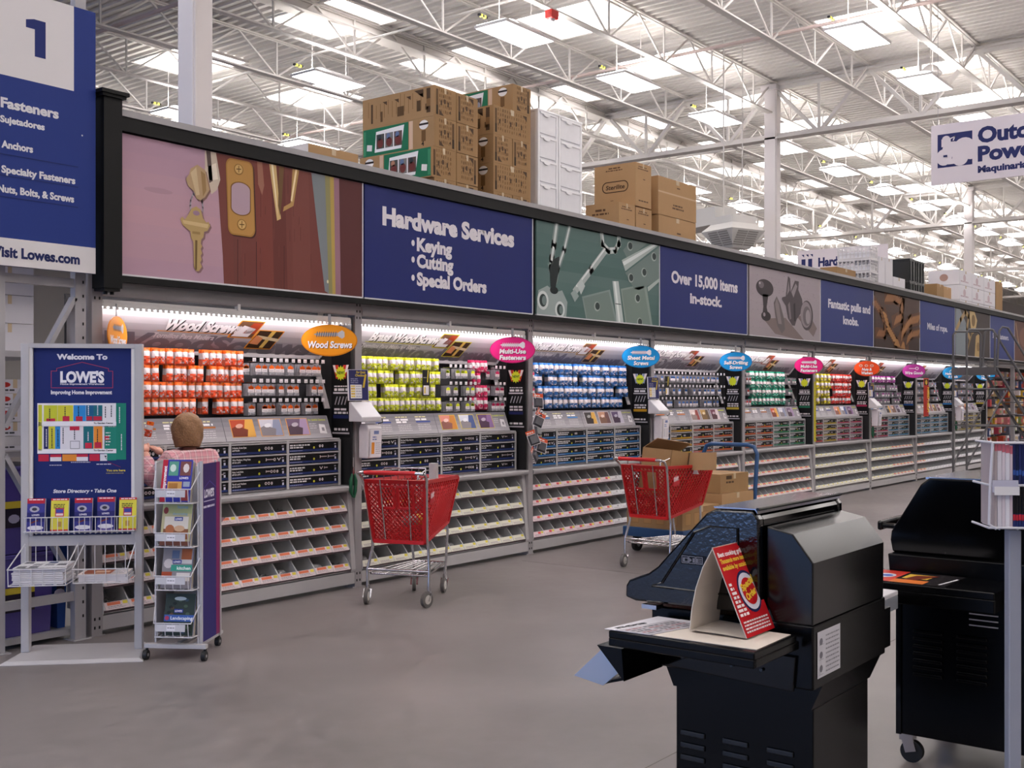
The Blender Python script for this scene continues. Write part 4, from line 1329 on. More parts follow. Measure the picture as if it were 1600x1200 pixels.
def carton(name, label, x0, x1, y0, y1, z0, z1, m, front=None, side=None, cat='carton', group=None):
    t = thing(name, label, cat, (x0, y0, z0), 0, group)
    w, d, h = x1 - x0, y1 - y0, z1 - z0
    b = MB()
    b.span((.002, .002, 0), (w - .002, d - .002, h - .002), m)
    if front:
        b.M = sheet((.002, .002, 0), (1, 0, 0), (0, 0, 1)); front(b, w - .004, h)
    if side:
        b.M = sheet((.002, d - .002, 0), (0, -1, 0), (0, 0, 1)); side(b, d - .004, h)
    b.M = Matrix.Identity(4)
    b.build('box_body', t)
    tp = MB().span((w * .46, .0, h - .002), (w * .54, d, h - .0012), mat('packing_tape', '#c9b496', .25))
    tp.span((w * .46, -.0005, h - .06), (w * .54, .0015, h - .002), mat('packing_tape', '#c9b496', .25))
    tp.build('tape', t)
    return t
zr = [4.645, 4.35, 4.055, 3.76, 3.467]
POS = {0: 'top', 1: 'upper', 2: 'lower', 3: 'lowest visible'}
for r in range(4):
    z1, z0 = zr[r], zr[r + 1]
    if r == 3: z0 = DECKZ
    dx = -.04 if r == 2 else 0
    kind = ['plain', 'green', 'greenflip', 'plain'][r]
    carton('window_carton', 'printed brown carton in the taller left stack, %s row, left column' % POS[r], 3.65 + dx, 3.975, .13, 1.1, z0, z1, CARD,
           lambda b, w, h, r=r: front_art(b, w, h, r * 2 + 1, False), lambda b, w, h, kind=kind, r=r: side_art(b, w, h, kind, r))
    carton('window_carton', 'printed brown carton in the taller left stack, %s row, right column' % POS[r], 3.98, 4.31, .13, 1.1, z0, z1 - .004, CARD, lambda b, w, h, r=r: front_art(b, w, h, r * 2 + 2, False), lambda b, w, h, r=r: side_art(b, w, h, 'plain', r + 9))
carton('window_carton', 'single printed carton with green picture at the very top of the right stack', 4.885, 5.2, .13, 1.1, 4.645, 4.93, CARD, lambda b, w, h: front_art(b, w, h, 3, False), lambda b, w, h: side_art(b, w, h, 'green', 3))
for r, wide in ((0, True), (1, False), (2, True), (3, False)):
    z1, z0 = zr[r], zr[r + 1]
    if r == 3: z0 = DECKZ
    if wide:
        carton('window_carton', 'wide printed carton in the right stack, %s' % ('under its single top carton' if r == 0 else 'between two rows of narrow cartons'), 4.56, 5.2, .13, 1.1, z0, z1, CARD, lambda b, w, h, r=r: front_art(b, w, h, r + 2, True), lambda b, w, h, r=r: side_art(b, w, h, 'plain' if r == 0 else 'green', r + 4))
    else:
        for c_, (a0, a1) in enumerate(((4.56, 4.877), (4.883, 5.2))):
            carton('window_carton', 'narrow printed carton in the right stack, %s row, %s one' % ('middle' if r == 1 else 'bottom', ['left', 'right'][c_]), a0, a1, .13, 1.1, z0, z1, CARD, lambda b, w, h, r=r, c_=c_: front_art(b, w, h, r + c_ * 3, False), lambda b, w, h, r=r: side_art(b, w, h, 'green', r + 4))

def sterilite(b, x, y, w, h):
    pts = []
    r = h / 2
    for a in range(-90, 91, 15): pts.append((x + w - r + r * math.cos(R(a)), y + r + r * math.sin(R(a))))
    for a in range(90, 271, 15): pts.append((x + r + r * math.cos(R(a)), y + r + r * math.sin(R(a))))
    b.istroke(pts + [pts[0]], h * .09, '#3f2c1c', 1)
    b.itext('Sterilite', x + w * .5, y + h * .28, h * .42, '#3f2c1c', 2, bold=.02, w=w * .74, align='c', shear=.12)
def st_front(b, w, h):
    b.scribble(w * .2, h * .9, w * .5, h * .025, '#5d432c', 3, 1); b.scribble(w * .15, h * .85, w * .65, h * .025, '#5d432c', 4, 1); b.irect(w * .48, h * .63, .05, .01, '#5d432c', 1)
    b.scribble(w * .2, h * .12, w * .6, h * .03, '#5d432c', 5, 1)
def st_side(b, w, h):
    b.scribble(w * .35, h * .9, w * .28, h * .03, '#5d432c', 6, 1); b.scribble(w * .28, h * .85, w * .42, h * .025, '#5d432c', 7, 1)
    sterilite(b, w * .2, h * .36, w * .62, h * .24); b.irect(w * .4, h * .16, .04, .006, '#5d432c', 1)
carton('storage_carton', 'large tan carton with an outlined brand logo on its side, highest of its group', 7.34, 7.72, .13, .73, 3.985, 4.52, CARD2, st_front, st_side)
carton('storage_carton', 'tan carton under the left part of the large logo carton', 6.96, 7.335, .13, .61, DECKZ, 3.98, CARD2, st_front, lambda b, w, h: (b.scribble(w * .3, h * .82, w * .3, h * .05, '#5d432c', 6, 1), b.scribble(w * .2, h * .74, w * .5, h * .04, '#5d432c', 7, 1)))
carton('storage_carton', 'tan carton with a half hidden logo directly under the large logo carton', 7.35, 7.73, .13, .73, DECKZ, 3.97, CARD2, lambda b, w, h: (st_front(b, w, h), sterilite(b, w * .12, h * .3, w * .76, h * .2)))
carton('storage_carton', 'long tan carton on top at the right end of the logo carton group', 7.89, 8.89, .13, .6, 3.955, 4.44, CARD2, lambda b, w, h: (b.irect(0, h * .58, w, .02, '#c2a586', 1), b.irect(w * .48, h * .78, .08, .015, '#5d432c', 2), b.scribble(w * .38, h * .3, w * .25, .02, '#5d432c', 1, 2), b.scribble(w * .36, h * .22, w * .3, .02, '#5d432c', 2, 2)))
carton('storage_carton', 'long tan carton below another at the right end of the logo group', 7.9, 8.88, .13, .6, DECKZ, 3.95, CARD2, lambda b, w, h: b.irect(w * .48, h * .6, .1, .02, '#5d432c', 1))
carton('storage_carton', 'low brown carton with white end near the left column', 2.05, 2.64, .13, .42, DECKZ, 3.80, CARD2, None, lambda b, w, h: (b.irect(.0, .0, w, h, '#d8d0cc', 1), b.irect(w * .3, h * .6, .08, .03, '#4a3a34', 2)))
carton('storage_carton', 'open brown carton in front of the stacked white baskets', 13.81, 14.7, .13, .42, DECKZ, 3.83, CARD)
carton('storage_carton', 'brown carton right of the black crates', 19.3, 19.75, .13, .75, DECKZ, 3.98, CARD)
carton('storage_carton', 'brown carton standing beside the pale stacked boxes', 19.76, 20.3, .13, .75, DECKZ, 3.96, CARD2)
WB = mat('white_coated_board', '#d5d2d8', 0.5, noise=.03, nscale=6)
for i in range(3):
    for j in range(3):
        carton('white_box', 'pale printed box in the far stack, %s row, %s from its left' % (['lowest', 'middle', 'top'][i], ['first', 'second', 'third'][j]), 20.9 + .98 * j, 21.87 + .98 * j, .13, .8, DECKZ + .325 * i, DECKZ + .325 * i + .32, WB,
               lambda b, w, h: (b.iell(w * .4, h * .5, .1, .08, '#b9a4ac', 1), b.scribble(w * .1, h * .2, w * .6, .03, '#b09aa4', 2, 1)), lambda b, w, h: b.iell(w * .5, h * .5, .09, .08, '#a98a80', 1))
carton('storage_carton', 'brown carton at the right end of the pale stacked boxes', 23.9, 24.5, .13, .8, DECKZ, 4.4, CARD)
for j, (a0, a1, zt) in enumerate(((15.82, 16.18, 4.2), (16.2, 16.6, 4.22), (16.62, 17.3, 3.9))):
    carton('white_box', ['plain white box beside the white basket stack', 'plain white box between another and the black crates', 'low white box in front of the black crates'][j], a0, a1, .13, .6, DECKZ, zt, WB)

PLW = mat('white_plastic', '#f6f5f7', 0.3)
PLC = mat('translucent_white_plastic', '#f0eff3', 0.25, noise=.05, nscale=12)
def drawer_tower(x0, x1, label):
    t = thing('drawer_tower', label, 'plastic drawers', (x0, .15, DECKZ))
    w, h, d = x1 - x0, 1.335, .42
    MB().span((.012, .02, 0), (w - .012, d, h - .03), PLC).build('body', t)
    for xx in (0, w - .035):
        MB().span((xx, 0, 0), (xx + .035, .05, h - .02), PLW).build('side_post', t, bevel=.008)
    MB().span((-.005, -.005, h - .03), (w + .005, d, h), PLW).build('top', t, bevel=.01)
    for i in range(5):
        z = .01 + i * .262
        f = MB().span((.04, .005, z + .015), (w - .04, .02, z + .245), PLC)
        f.span((.04, -.004, z + .225), (w - .04, .02, z + .25), PLW)
        o = f.build('drawer', t, bevel=.004)
        MB().prism([(.4 * w + .06 * math.cos(R(a)), z + .225 - .025 * math.sin(R(a))) for a in range(0, 181, 20)], -.012, .004, PLW, axis='y').build('handle', o)
    return t
drawer_tower(5.36, 5.735, 'white plastic drawer tower right after the right carton stack')
drawer_tower(5.75, 6.21, 'wider white plastic drawer tower nearest the logo cartons')

BASK = mat('white_basket_plastic', '#dedadb', 0.4)
for i in range(4):
    z0 = DECKZ + .232 * i
    t = thing('plastic_basket', 'white lattice plastic basket in the stack behind the open carton, %s' % ['lowest', 'second from the bottom', 'third from the bottom', 'topmost'][i], 'basket', (15.43, .13, z0))
    w, d, h = .37, .63, .225
    MB().span((0, 0, h - .03), (w, .02, h), BASK).span((0, d - .02, h - .03), (w, d, h), BASK).span((0, .02, h - .03), (.02, d - .02, h), BASK).span((w - .02, .02, h - .03), (w, d - .02, h), BASK).build('rim', t)
    MB().span((.01, .01, 0), (w - .01, d - .01, .02), BASK).build('base', t)
    l = MB()
    for q in range(5):
        l.span((.01 + q * .078, .004, .02), (.03 + q * .078, .012, h - .03), BASK).span((.01 + q * .078, d - .012, .02), (.03 + q * .078, d - .004, h - .03), BASK)
    for q in range(9):
        l.span((.004, .01 + q * .072, .02), (.012, .03 + q * .072, h - .03), BASK).span((w - .012, .01 + q * .072, .02), (w - .004, .03 + q * .072, h - .03), BASK)
    for zz in (.08, .14):
        l.span((.004, .004, zz), (w - .004, .012, zz + .01), BASK).span((.004, .004, zz), (.012, d - .004, zz + .01), BASK)
    l.build('lattice', t)
    MB().span((.03, .03, .02), (w - .03, d - .03, .12), PLC).build('liner', t)
CR = mat('black_crate_plastic', '#131414', 0.4)
for i in range(2):
    for j in range(2):
        t = thing('plastic_crate', 'black plastic crate, %s %s of the block of four' % (['lower', 'upper'][i], ['left', 'right'][j]), 'crate', (17.58 + .46 * j, .13, DECKZ + .447 * i))
        MB().span((.01, .01, .0), (.44, .85, .44), CR).build('body', t)
        MB().span((0, 0, .40), (.45, .86, .445), CR).build('rim', t, bevel=.006)
        for q in range(3):
            MB().span((.03 + q * .17, -.004, .02), (.07 + q * .17, .01, .40), CR).build('rib', t)
# ------------------------------------------------------------------ end of the next rack run (left), aisle sign
RACKG = mat('rack_frame_grey', '#a3a0a3', 0.42, noise=.04, nscale=9)
t = thing('rack_end_frame', 'grey braced end frame of the aisle rack behind the directory sign', 'rack frame', (0, .0, 0))
for xx in (-.69, -.12):
    u = MB()
    u.span((xx - .045, 0, .0), (xx + .035, .06, 4.6), RACKG)
    for i in range(26 if xx > -.5 else 0):
        u.span((xx + .008, -.001, .15 + i * .095), (xx + .02, .0, .17 + i * .095), HOLE)
    u.build('post', t)
    MB().span((xx - .07, -.03, 0), (xx + .06, .1, .006), RACKG).build('foot_plate', t)
for z in (.30, 1.37, 2.43, 3.3):
    MB().span((-.65, .012, z - .03), (-.16, .048, z + .03), RACKG).build('horizontal_strut', t)
for a, c in (((-.16, 2.33), (-.65, 1.46)), ((-.65, 1.28), (-.16, .40)), ((-.65, 2.52), (-.16, 3.2))):
    MB().bar((a[0], .03, a[1]), (c[0], .03, c[1]), .03, .06, RACKG, up=(0, 1, 0)).build('brace', t)
t = thing('rack_rear_frame', 'second braced frame deeper in the aisle rack, glimpsed through the end frame', 'rack frame', (0, 0, 0))
for xx in (-.69, -.12):
    MB().span((xx - .04, 1.2, .0), (xx + .03, 1.26, 4.6), RACKG).build('post', t)
MB().bar((-.66, 1.23, 2.3), (-.15, 1.23, 1.5), .03, .06, RACKG, up=(0, 1, 0)).build('brace', t)
MB().span((-.66, 1.21, 1.37), (-.15, 1.25, 1.43), RACKG).build('horizontal_strut', t)
for z in (.07, 1.30, 1.96):
    tag(MB().span((-.68, .075, z - .04), (-.12, 1.19, z), RACKG).build('rack_shelf'), {.07: 'lowest', 1.30: 'middle', 1.96: 'highest'}[z] + ' grey shelf inside the aisle rack behind the directory', 'shelf')
for i in range(3):
    carton('white_box', 'white shipping box on the high rack shelf at far left, %s of its pile' % ['bottom', 'middle', 'top'][i], -.66, -.32, .25, .7, 1.962 + .19 * i, 2.15 + .19 * i, WB)
for i in range(5):
    carton('labelled_box', 'white box with red mark behind the directory stand, %s in its pile' % ['lowest', 'next lowest', 'middle', 'next highest', 'highest'][i], -.66, -.30, .2, .6, 1.302 + .095 * i, 1.395 + .095 * i, WB,
           lambda b, w, h: (b.iell(w * .3, h * .6, .04, .018, '#b8322c', 1, 12), b.irect(w * .62, h * .1, w * .25, h * .7, '#6a3226', 1), b.scribble(w * .1, h * .15, w * .4, .012, '#4a484c', 3, 1)))
PURP = mat('purple_translucent_plastic', '#4a3f86', 0.25)
BLUT = mat('blue_translucent_plastic', '#2f4f9a', 0.25)
def tote(label, x0, x1, y0, y1, z0, z1, m, lid):
    t = thing('storage_tote', label, 'storage tote', (x0, y0, z0))
    w, d, h = x1 - x0, y1 - y0, z1 - z0
    b = MB()
    ins = .025
    b.add([(ins, ins, 0), (w - ins, ins, 0), (w - ins, d - ins, 0), (ins, d - ins, 0), (.01, .01, h - .03), (w - .01, .01, h - .03), (w - .01, d - .01, h - .03), (.01, d - .01, h - .03)],
          [(3, 2, 1, 0), (4, 5, 6, 7), (0, 1, 5, 4), (1, 2, 6, 5), (2, 3, 7, 6), (3, 0, 4, 7)], m)
    b.build('body', t)
    MB().span((0, 0, h - .03), (w, d, h), lid).build('lid', t, bevel=.008)
    b = MB(sheet((w * .1, .012, h * .3), (1, 0, 0), (0, 0, 1)))
    b.irect(0, 0, w * .55, h * .3, '#2a2230', 3); b.irect(0, h * .22, w * .55, h * .08, '#c9b23a', 4); b.iell(w * .2, h * .1, .04, .03, '#a8a2b8', 4, 10)
    b.build('paper_label', t)
    return t
tote('purple storage tote on the rack shelf, upper of two, behind the directory', -.66, -.25, .1, .62, .62, 1.2, PURP, PURP)
tote('purple storage tote standing on the lowest rack shelf at far left', -.66, -.25, .1, .62, .072, .615, PURP, PURP)
tote('blue storage tote seen below the directory panel, beside the rack post', -.235, -.02 - .11, .12, .6, .072, .68, BLUT, BLUT)
pg = MB()
PEGP = mat('pinkish_pegboard', '#a98f8c', .7)
pg.span((-.66, 1.28, 1.98), (-.1, 1.295, 2.9), PEGP)
for i in range(10):
    for j in range(16):
        pg.span((-.63 + i * .055, 1.278, 2.0 + j * .055), (-.615 + i * .055, 1.28, 2.015 + j * .055), HOLE)
tag(pg.build('pegboard_panel'), 'pinkish pegboard panel seen through the rack frame above the directory', 'pegboard')

t = thing('aisle_sign', 'tall blue aisle sign with a big numeral 1 and list of fasteners', 'aisle sign', (-1.05, -.10, 2.49))
b = MB(sheet((0, -.025, 0), (1, 0, 0), (0, 0, 1)))
W, HH = .96, 1.77
SB = '#21357c'
b.add([(0, 0, 0), (W, 0, 0), (W, HH, 0), (0, HH, 0), (0, 0, -.025), (W, 0, -.025), (W, HH, -.025), (0, HH, -.025)],
      [(0, 1, 2, 3), (7, 6, 5, 4), (0, 4, 5, 1), (1, 5, 6, 2), (2, 6, 7, 3), (3, 7, 4, 0)], INK, '#1c2f74')
b.irect(0, .175, W, HH - .175, SB, 1)
b.irect(0, 0, W, .175, '#dad6d8', 1)
b.irect(.0, 1.205, .80, HH - 1.205, '#dcd8da', 2)
# numeral
ox = -1.05
b.ink([(.465, 1.595), (.52, 1.61), (.60, 1.61), (.60, 1.37), (.525, 1.37), (.525, 1.545), (.465, 1.545)], '#1c2a6a', 3)
for tx, x0, x1, y, h in (('Fasteners', .265, .678, 1.00, .062), ('Sujetadores', .262, .58, .905, .042), ('Anchors', .27, .50, .745, .045), ('Specialty Fasteners', .27, .797, .587, .045), ('Nuts, Bolts, & Screws', .245, .788, .463, .045)):
    b.itext(tx, x0 + .033, y, h, '#dcdae0', 3, bold=.035, w=x1 - x0 - .02)
for y in (.70, .565, .43):
    b.irect(.1, y, .73, .006, '#17265e', 3)
b.itext('Visit Lowes.com', .243, .055, .065, '#1c2558', 3, bold=.035, w=.6)
b.iell(.86, .92, .006, .006, '#d8d6da', 3, 8)
b.build('printed_board', t)
for zz in (.3, 1.3):
    MB().span((.3, .0, zz), (.5, .10, zz + .05), RACKG).build('mounting_bracket', t)

# ------------------------------------------------------------------ store directory stand
t = thing('directory_stand', 'grey framed store directory stand with a navy map panel', 'directory stand', (-.335, -.375, 0), R(-44.4))
for sx in (-1, 1):
    MB().span((sx * .35 - .025, -.03, .02), (sx * .35 + .025, .03, 2.0), LGREY).build('frame_post', t, bevel=.004)
MB().span((-.325, -.028, 1.972), (.325, .028, 2.0), LGREY).build('frame_top', t)
MB().span((-.325, -.028, .70), (.325, .028, .765), LGREY).build('crossbar', t)
b = MB()
b.add([(-.43, -.30, .004), (.43, -.30, .004), (.37, .2, .004), (-.37, .2, .004), (-.43, -.30, .0), (.43, -.30, .0), (.37, .2, .0), (-.37, .2, .0), (-.40, -.27, .02), (.40, -.27, .02), (.35, .19, .02), (-.35, .19, .02)],
      [(4, 7, 6, 5), (0, 1, 5, 4), (1, 2, 6, 5), (2, 3, 7, 6), (3, 0, 4, 7), (0, 8, 9, 1), (1, 9, 10, 2), (2, 10, 11, 3), (3, 11, 8, 0), (8, 11, 10, 9)], LGREY)
b.build('base_plate', t)
for sx in (-1, 1):
    MB().span((sx * .315 - .01, -.022, .765), (sx * .315 + .01, .022, 1.972), WHITE).build('inner_trim', t)
MB().span((-.305, .0, .765), (.305, .02, 1.972), mat('navy_back', '#1b2862', .5)).build('backing_board', t)
W, HH = .6, .96
b = MB(sheet((-.30, -.002, 1.012), (1, 0, 0), (0, 0, 1)))
b.irect(-.004, -.24, W + .008, HH + .24, '#1d2a68', 1)
def Z(zx, zy):
    return ((zx / 4.706 - 58) / 241.6, (775 - (520 + zy / 4.706)) / 241.6)
def zr_(x0, y0, x1, y1, c, l=3):
    a, d = Z(x0, y0), Z(x1, y1)
    b.ink([(a[0], d[1]), (d[0], d[1]), (d[0], a[1]), (a[0], a[1])], c, l)
def zt(txt, x0, x1, yb, hpx, c, l=4, bold=.03, shear=0):
    a, d = Z(x0, yb), Z(x1, yb)
    b.itext(txt, a[0], a[1], hpx / 4.706 / 241.6, c, l, bold=bold, w=d[0] - a[0], shear=shear)
zt('Welcome To', 430, 788, 190, 38, '#e8e4ea', bold=.045)
zt("LOWE'S", 455, 765, 358, 78, '#efebf0', bold=.045)
zt('Home Improvement Warehouse', 455, 765, 378, 13, '#d8d4dc')
zt('Improving Home Improvement', 390, 820, 446, 28, '#e4e0e6', bold=.035)
house = [Z(*p) for p in ((392, 400), (392, 277), (430, 277), (430, 258), (608, 212), (795, 258), (795, 277), (825, 277), (825, 400), (392, 400))]
b.istroke(house, .0035, '#b0405c', 3)
zr_(295, 513, 848, 690, '#e6e2e6'); zr_(295, 680, 770, 880, '#e2dee4'); zr_(848, 513, 920, 930, '#1f7f6c'); zr_(765, 680, 850, 935, '#238372')
zr_(295, 650, 850, 680, '#efecf0', 4); zr_(295, 850, 850, 882, '#efecf0', 4)
zr_(302, 525, 328, 860, '#c9c83a', 4); zr_(340, 528, 435, 645, '#c5c838', 4); zr_(437, 528, 545, 645, '#cdc83c', 4); zr_(548, 528, 635, 645, '#2f86c9', 4)
zr_(637, 528, 690, 645, '#1f5f86', 4); zr_(690, 528, 752, 645, '#236a78', 4)
zr_(340, 683, 372, 848, '#26275a', 4); zr_(374, 683, 418, 848, '#c9c43a', 4); zr_(420, 683, 455, 848, '#2f86c9', 4); zr_(618, 683, 688, 848, '#1f6a74', 4); zr_(690, 683, 752, 848, '#dd8a34', 4)
for x0, y0, x1, y1 in ((358, 625, 420, 645), (472, 608, 520, 645), (565, 610, 612, 645), (640, 610, 680, 640), (688, 610, 748, 640), (522, 683, 590, 712), (630, 805, 678, 845), (698, 800, 745, 843), (302, 888, 376, 938), (385, 888, 463, 908), (570, 888, 650, 908), (660, 888, 732, 938), (768, 755, 800, 785)):
    zr_(x0, y0, x1, y1, '#c02a44', 5)
zr_(470, 888, 570, 938, '#dd8a34', 5); zr_(385, 908, 463, 938, '#e2dee4', 5); zr_(570, 908, 650, 938, '#e2dee4', 5); zr_(736, 888, 785, 938, '#e2dee4', 5)
for i, (xx, yy, L_) in enumerate(((378, 640, 85), (486, 610, 70), (580, 610, 70), (650, 600, 70), (715, 600, 70), (770, 620, 80), (812, 615, 80), (355, 830, 130), (394, 840, 140), (436, 830, 120), (472, 810, 110), (552, 780, 70), (648, 790, 60), (714, 800, 90), (870, 660, 110), (884, 860, 110))):
    c = '#22303c' if xx not in (355, 648, 650, 715, 870, 884) else '#e0dce4'
    p = Z(xx, yy)
    rr = random.Random(i)
    y = 0
    while y < L_ / 1137:
        l_ = rr.uniform(.006, .014); b.irect(p[0], p[1] + y, .006, l_, c, 6); y += l_ + .003
for yy in (661, 862):
    zt('To Garden Center', 690, 830, yy + 4, 11, '#22242c', 6, bold=.03)
zr_(525, 790, 592, 848, '#4a4850', 5); zr_(528, 793, 589, 845, '#e2dee4', 6)
for i in range(5): b.scribble(*Z(775, 735 + 22 * i), .03, .006, '#dfe6e4', i, 6)
b.iell(*Z(775, 905), .006, .005, '#26242c', 6, 8); b.istroke([Z(768, 900), Z(780, 925)], .003, '#26242c', 6); b.istroke([Z(790, 945), Z(880, 985)], .0025, '#8a2a4a', 3)
b.scribble(*Z(380, 970), .075, .005, '#c9c6d2', 3, 3); b.scribble(*Z(530, 950), .12, .005, '#c9c6d2', 4, 3); b.scribble(*Z(710, 966), .09, .006, '#d9d6de', 5, 3)
zt('You are here', 778, 915, 1016, 16, '#d6c04a', 4, bold=.03); b.scribble(*Z(778, 1032), .11, .004, '#b8a86a', 8, 4)
zt('Store Directory \u2022 Take One', 405, 850, 1170, 26, '#e6e2e8', 4, bold=.03, shear=.2)
b.build('map_panel', t)
# wire holder for the folded directories
h = MB()
for zz in (.80, .89):
    h.tube([(-.34, -.03, zz), (-.34, -.10, zz), (.34, -.10, zz), (.34, -.03, zz)], .0035, WIRE, 6)
for i in range(21):
    xx = -.33 + .033 * i
    h.tube([(xx, -.035, .785), (xx, -.10, .785), (xx, -.10, .89)], .0025, WIRE, 5)
h.tube([(-.34, -.035, .785), (.34, -.035, .785)], .0035, WIRE, 6)
h.build('leaflet_holder', t)
k_ = MB()
for (xa, xb, yb, zb, zt_) in ((-.345, -.02, -.36, .50, .60), (.02, .335, -.30, .50, .585)):
    rim = [(xa, -.04, .715), (xa - .015, yb, zt_), (xb - .0, yb, zt_), (xb, -.04, .715)]
    k_.tube(rim, .0045, WIRE, 6)
    k_.tube([(xa, -.04, zb), (xa - .01, yb, zb), (xb, yb, zb), (xb, -.04, zb), (xa, -.04, zb)], .004, WIRE, 6)
    for i in range(6):
        xx = xa + (xb - xa) * i / 5
        k_.tube([(xx, -.04, .70), (xx, -.04, zb), (xx - .01 * (1 - i / 5), yb, zb), (xx - .012 * (1 - i / 5), yb, zt_)], .003, WIRE, 5)
k_.build('paper_basket', t)
stand = t
Ms = Matrix.Translation(stand.location) @ Matrix.Rotation(R(-44.4), 4, 'Z')
def leaflet(x, z, kind, label):
    p = Ms @ Vector((x, -.062, z))
    t = thing('leaflet_stack', label, 'leaflets', p, R(-44.4))
    w, h = .108, .212
    b = MB(Matrix.Rotation(R(-8), 4, 'X') @ sheet((-w / 2, -.012, 0), (1, 0, 0), (0, 0, 1)))
    base = '#3a3a86' if kind == 'b' else '#d9cf4a'
    b.add([(0, 0, 0), (w, 0, 0), (w, h, 0), (0, h, 0), (0, 0, -.024), (w, 0, -.024), (w, h, -.024), (0, h, -.024)], [(0, 1, 2, 3), (7, 6, 5, 4), (0, 4, 5, 1), (1, 5, 6, 2), (2, 6, 7, 3), (3, 7, 4, 0)], INK, '#d8d4d8')
    b.irect(0, 0, w, h, base, 1)
    b.irect(0, h * .93, w, h * .07, '#c8283a', 2); b.irect(0, h * .85, w, h * .08, '#b02438' if kind == 'b' else base, 2)
    b.scribble(w * .1, h * .95, w * .8, h * .03, '#f0e8ea', 5, 3)
    if kind == 'b':
        b.irect(0, h * .3, w, h * .28, '#2a2a6a', 2); b.iell(w * .42, h * .68, .03, .02, '#a8a4b4', 3, 12); b.iell(w * .42, h * .68, .016, .01, '#3a3844', 4, 10)
        b.itext("LOWE'S", w * .28, h * .48, h * .05, '#e8e4ee', 3, bold=.03, w=w * .42); b.ink([(w * .2, h * .28), (w * .6, h * .36), (w * .65, h * .33), (w * .25, h * .25)], '#7a3424', 3)
        b.iell(w * .5, h * .12, w * .45, h * .07, '#e4e0e8', 3, 18); b.irect(0, 0, w, h * .04, '#6a5a9a', 3)
    else:
        for i in range(3): b.scribble(w * .15, h * (.8 - .05 * i), w * .65, h * .025, '#3a382a', i, 2)
        b.irect(w * .25, h * .45, w * .5, h * .25, '#c03a5a', 2); b.irect(w * .3, h * .56, w * .4, h * .11, '#3a4a9a', 3); b.irect(w * .3, h * .48, w * .4, h * .06, '#e8d8d8', 3)
        b.irect(w * .1, h * .41, w * .8, h * .015, '#c02a2a', 2); b.irect(w * .38, h * .14, w * .24, h * .16, '#b8924a', 2); b.irect(0, 0, w, h * .06, '#c0283a', 2)
    b.build('top_leaflet', t)
for i, (x, z, kd, lb) in enumerate(((-.275, .795, 'b', 'blue leaflet stack at the left end of the directory stand'), (-.13, .795, 'y', 'yellow leaflet stack between two blue stacks'), (.015, .795, 'b', 'blue leaflet stack in the middle of the holder, lower than its right neighbour'),
                                 (.155, .80, 'b', 'blue leaflet stack standing highest in the holder'), (.29, .795, 'y', 'yellow leaflet stack at the right end of the holder'))):
    leaflet(x, z, kd, lb)
def paper_pile(x0, x1, y0, y1, z0, h, art, label, rz=0.0, ragged=.012, n=8):
    p = Ms @ Vector(((x0 + x1) / 2, (y0 + y1) / 2, z0))
    t = thing('paper_stack', label, 'papers', p, R(-44.4))
    w, d = x1 - x0, y1 - y0
    rnd = random.Random(len(label))
    b = MB()
    for i in range(n):
        dx, dy = rnd.uniform(-ragged, ragged), rnd.uniform(-ragged, ragged)
        b.span((-w / 2 + dx, -d / 2 + dy, h * i / n), (w / 2 + dx, d / 2 + dy, h * (i + .8) / n), INK, '#d9d5d9')
    b.M = sheet((-w / 2, -d / 2, h), (1, 0, 0), (0, 1, 0))
    art(b, w, d)
    b.build('sheets', t)
def news(b, w, d):
    b.irect(0, 0, w, d, '#dcdade', 1)
    rnd = random.Random(4)
    for i in range(4):
        for j in range(3):
            if rnd.random() < .6: b.irect(w * (.05 + .24 * i), d * (.08 + .31 * j), w * .18, d * .2, rnd.choice(['#5a5a62', '#2a3a6a', '#8a8a92', '#4a4a50']), 2)
            b.scribble(w * (.05 + .24 * i), d * (.04 + .31 * j), w * .2, .008, '#6a6a72', i * 3 + j, 2)
def mags(b, w, d):
    b.irect(0, 0, w, d, '#d8ccc8', 1); b.irect(.02, .02, w * .6, d * .8, '#8a4a34', 2); b.irect(w * .3, d * .3, w * .3, d * .3, '#c9a48a', 3); b.irect(w * .66, .02, w * .3, d * .9, '#cfc8cc', 2)
    for j in range(4): b.scribble(w * .68, d * (.15 + .2 * j), w * .25, .01, '#5a4a4c', j, 3)
paper_pile(-.335, -.035, -.35, -.06, .506, .10, news, 'thick stack of black and white flyers in the left wire basket', ragged=.008)
paper_pile(.035, .325, -.29, -.06, .506, .045, mags, 'thin stack of colour flyers in the right wire basket', ragged=.006)

# ------------------------------------------------------------------ magazine rack on casters
RZ = math.degrees(math.atan2(-.85, .53))
MR = (-.045, -.985, 0)
t = thing('magazine_rack', 'wheeled wire magazine rack with a purple side panel, right of the directory', 'magazine rack', MR, R(RZ))
Mr = Matrix.Translation(MR) @ Matrix.Rotation(R(RZ), 4, 'Z')
b = MB()
b.span((-.155, 0, .10), (-.15, .30, 1.25), LGREY)
b.build('side_sheet', t)
b = MB(sheet((.152, .01, .10), (0, 1, 0), (0, 0, 1)))
w, h = .31, 1.13
b.add([(0, 0, 0), (w, 0, 0), (w, h, 0), (0, h, 0), (0, 0, -.012), (w, 0, -.012), (w, h, -.012), (0, h, -.012)], [(0, 1, 2, 3), (7, 6, 5, 4), (0, 4, 5, 1), (1, 5, 6, 2), (2, 6, 7, 3), (3, 7, 4, 0)], INK, '#2a2050')
for i in range(6): b.irect(0, h * i / 6, w * .78, h / 6, mix('#2b2468', '#33225c', i / 5), 1)
b.irect(w * .78, 0, w * .22, h, '#7a1f58', 1)
b.itext("LOWE'S", w * .1, h * .81, .05, '#d8d4e4', 2, bold=.04, w=w * .55)
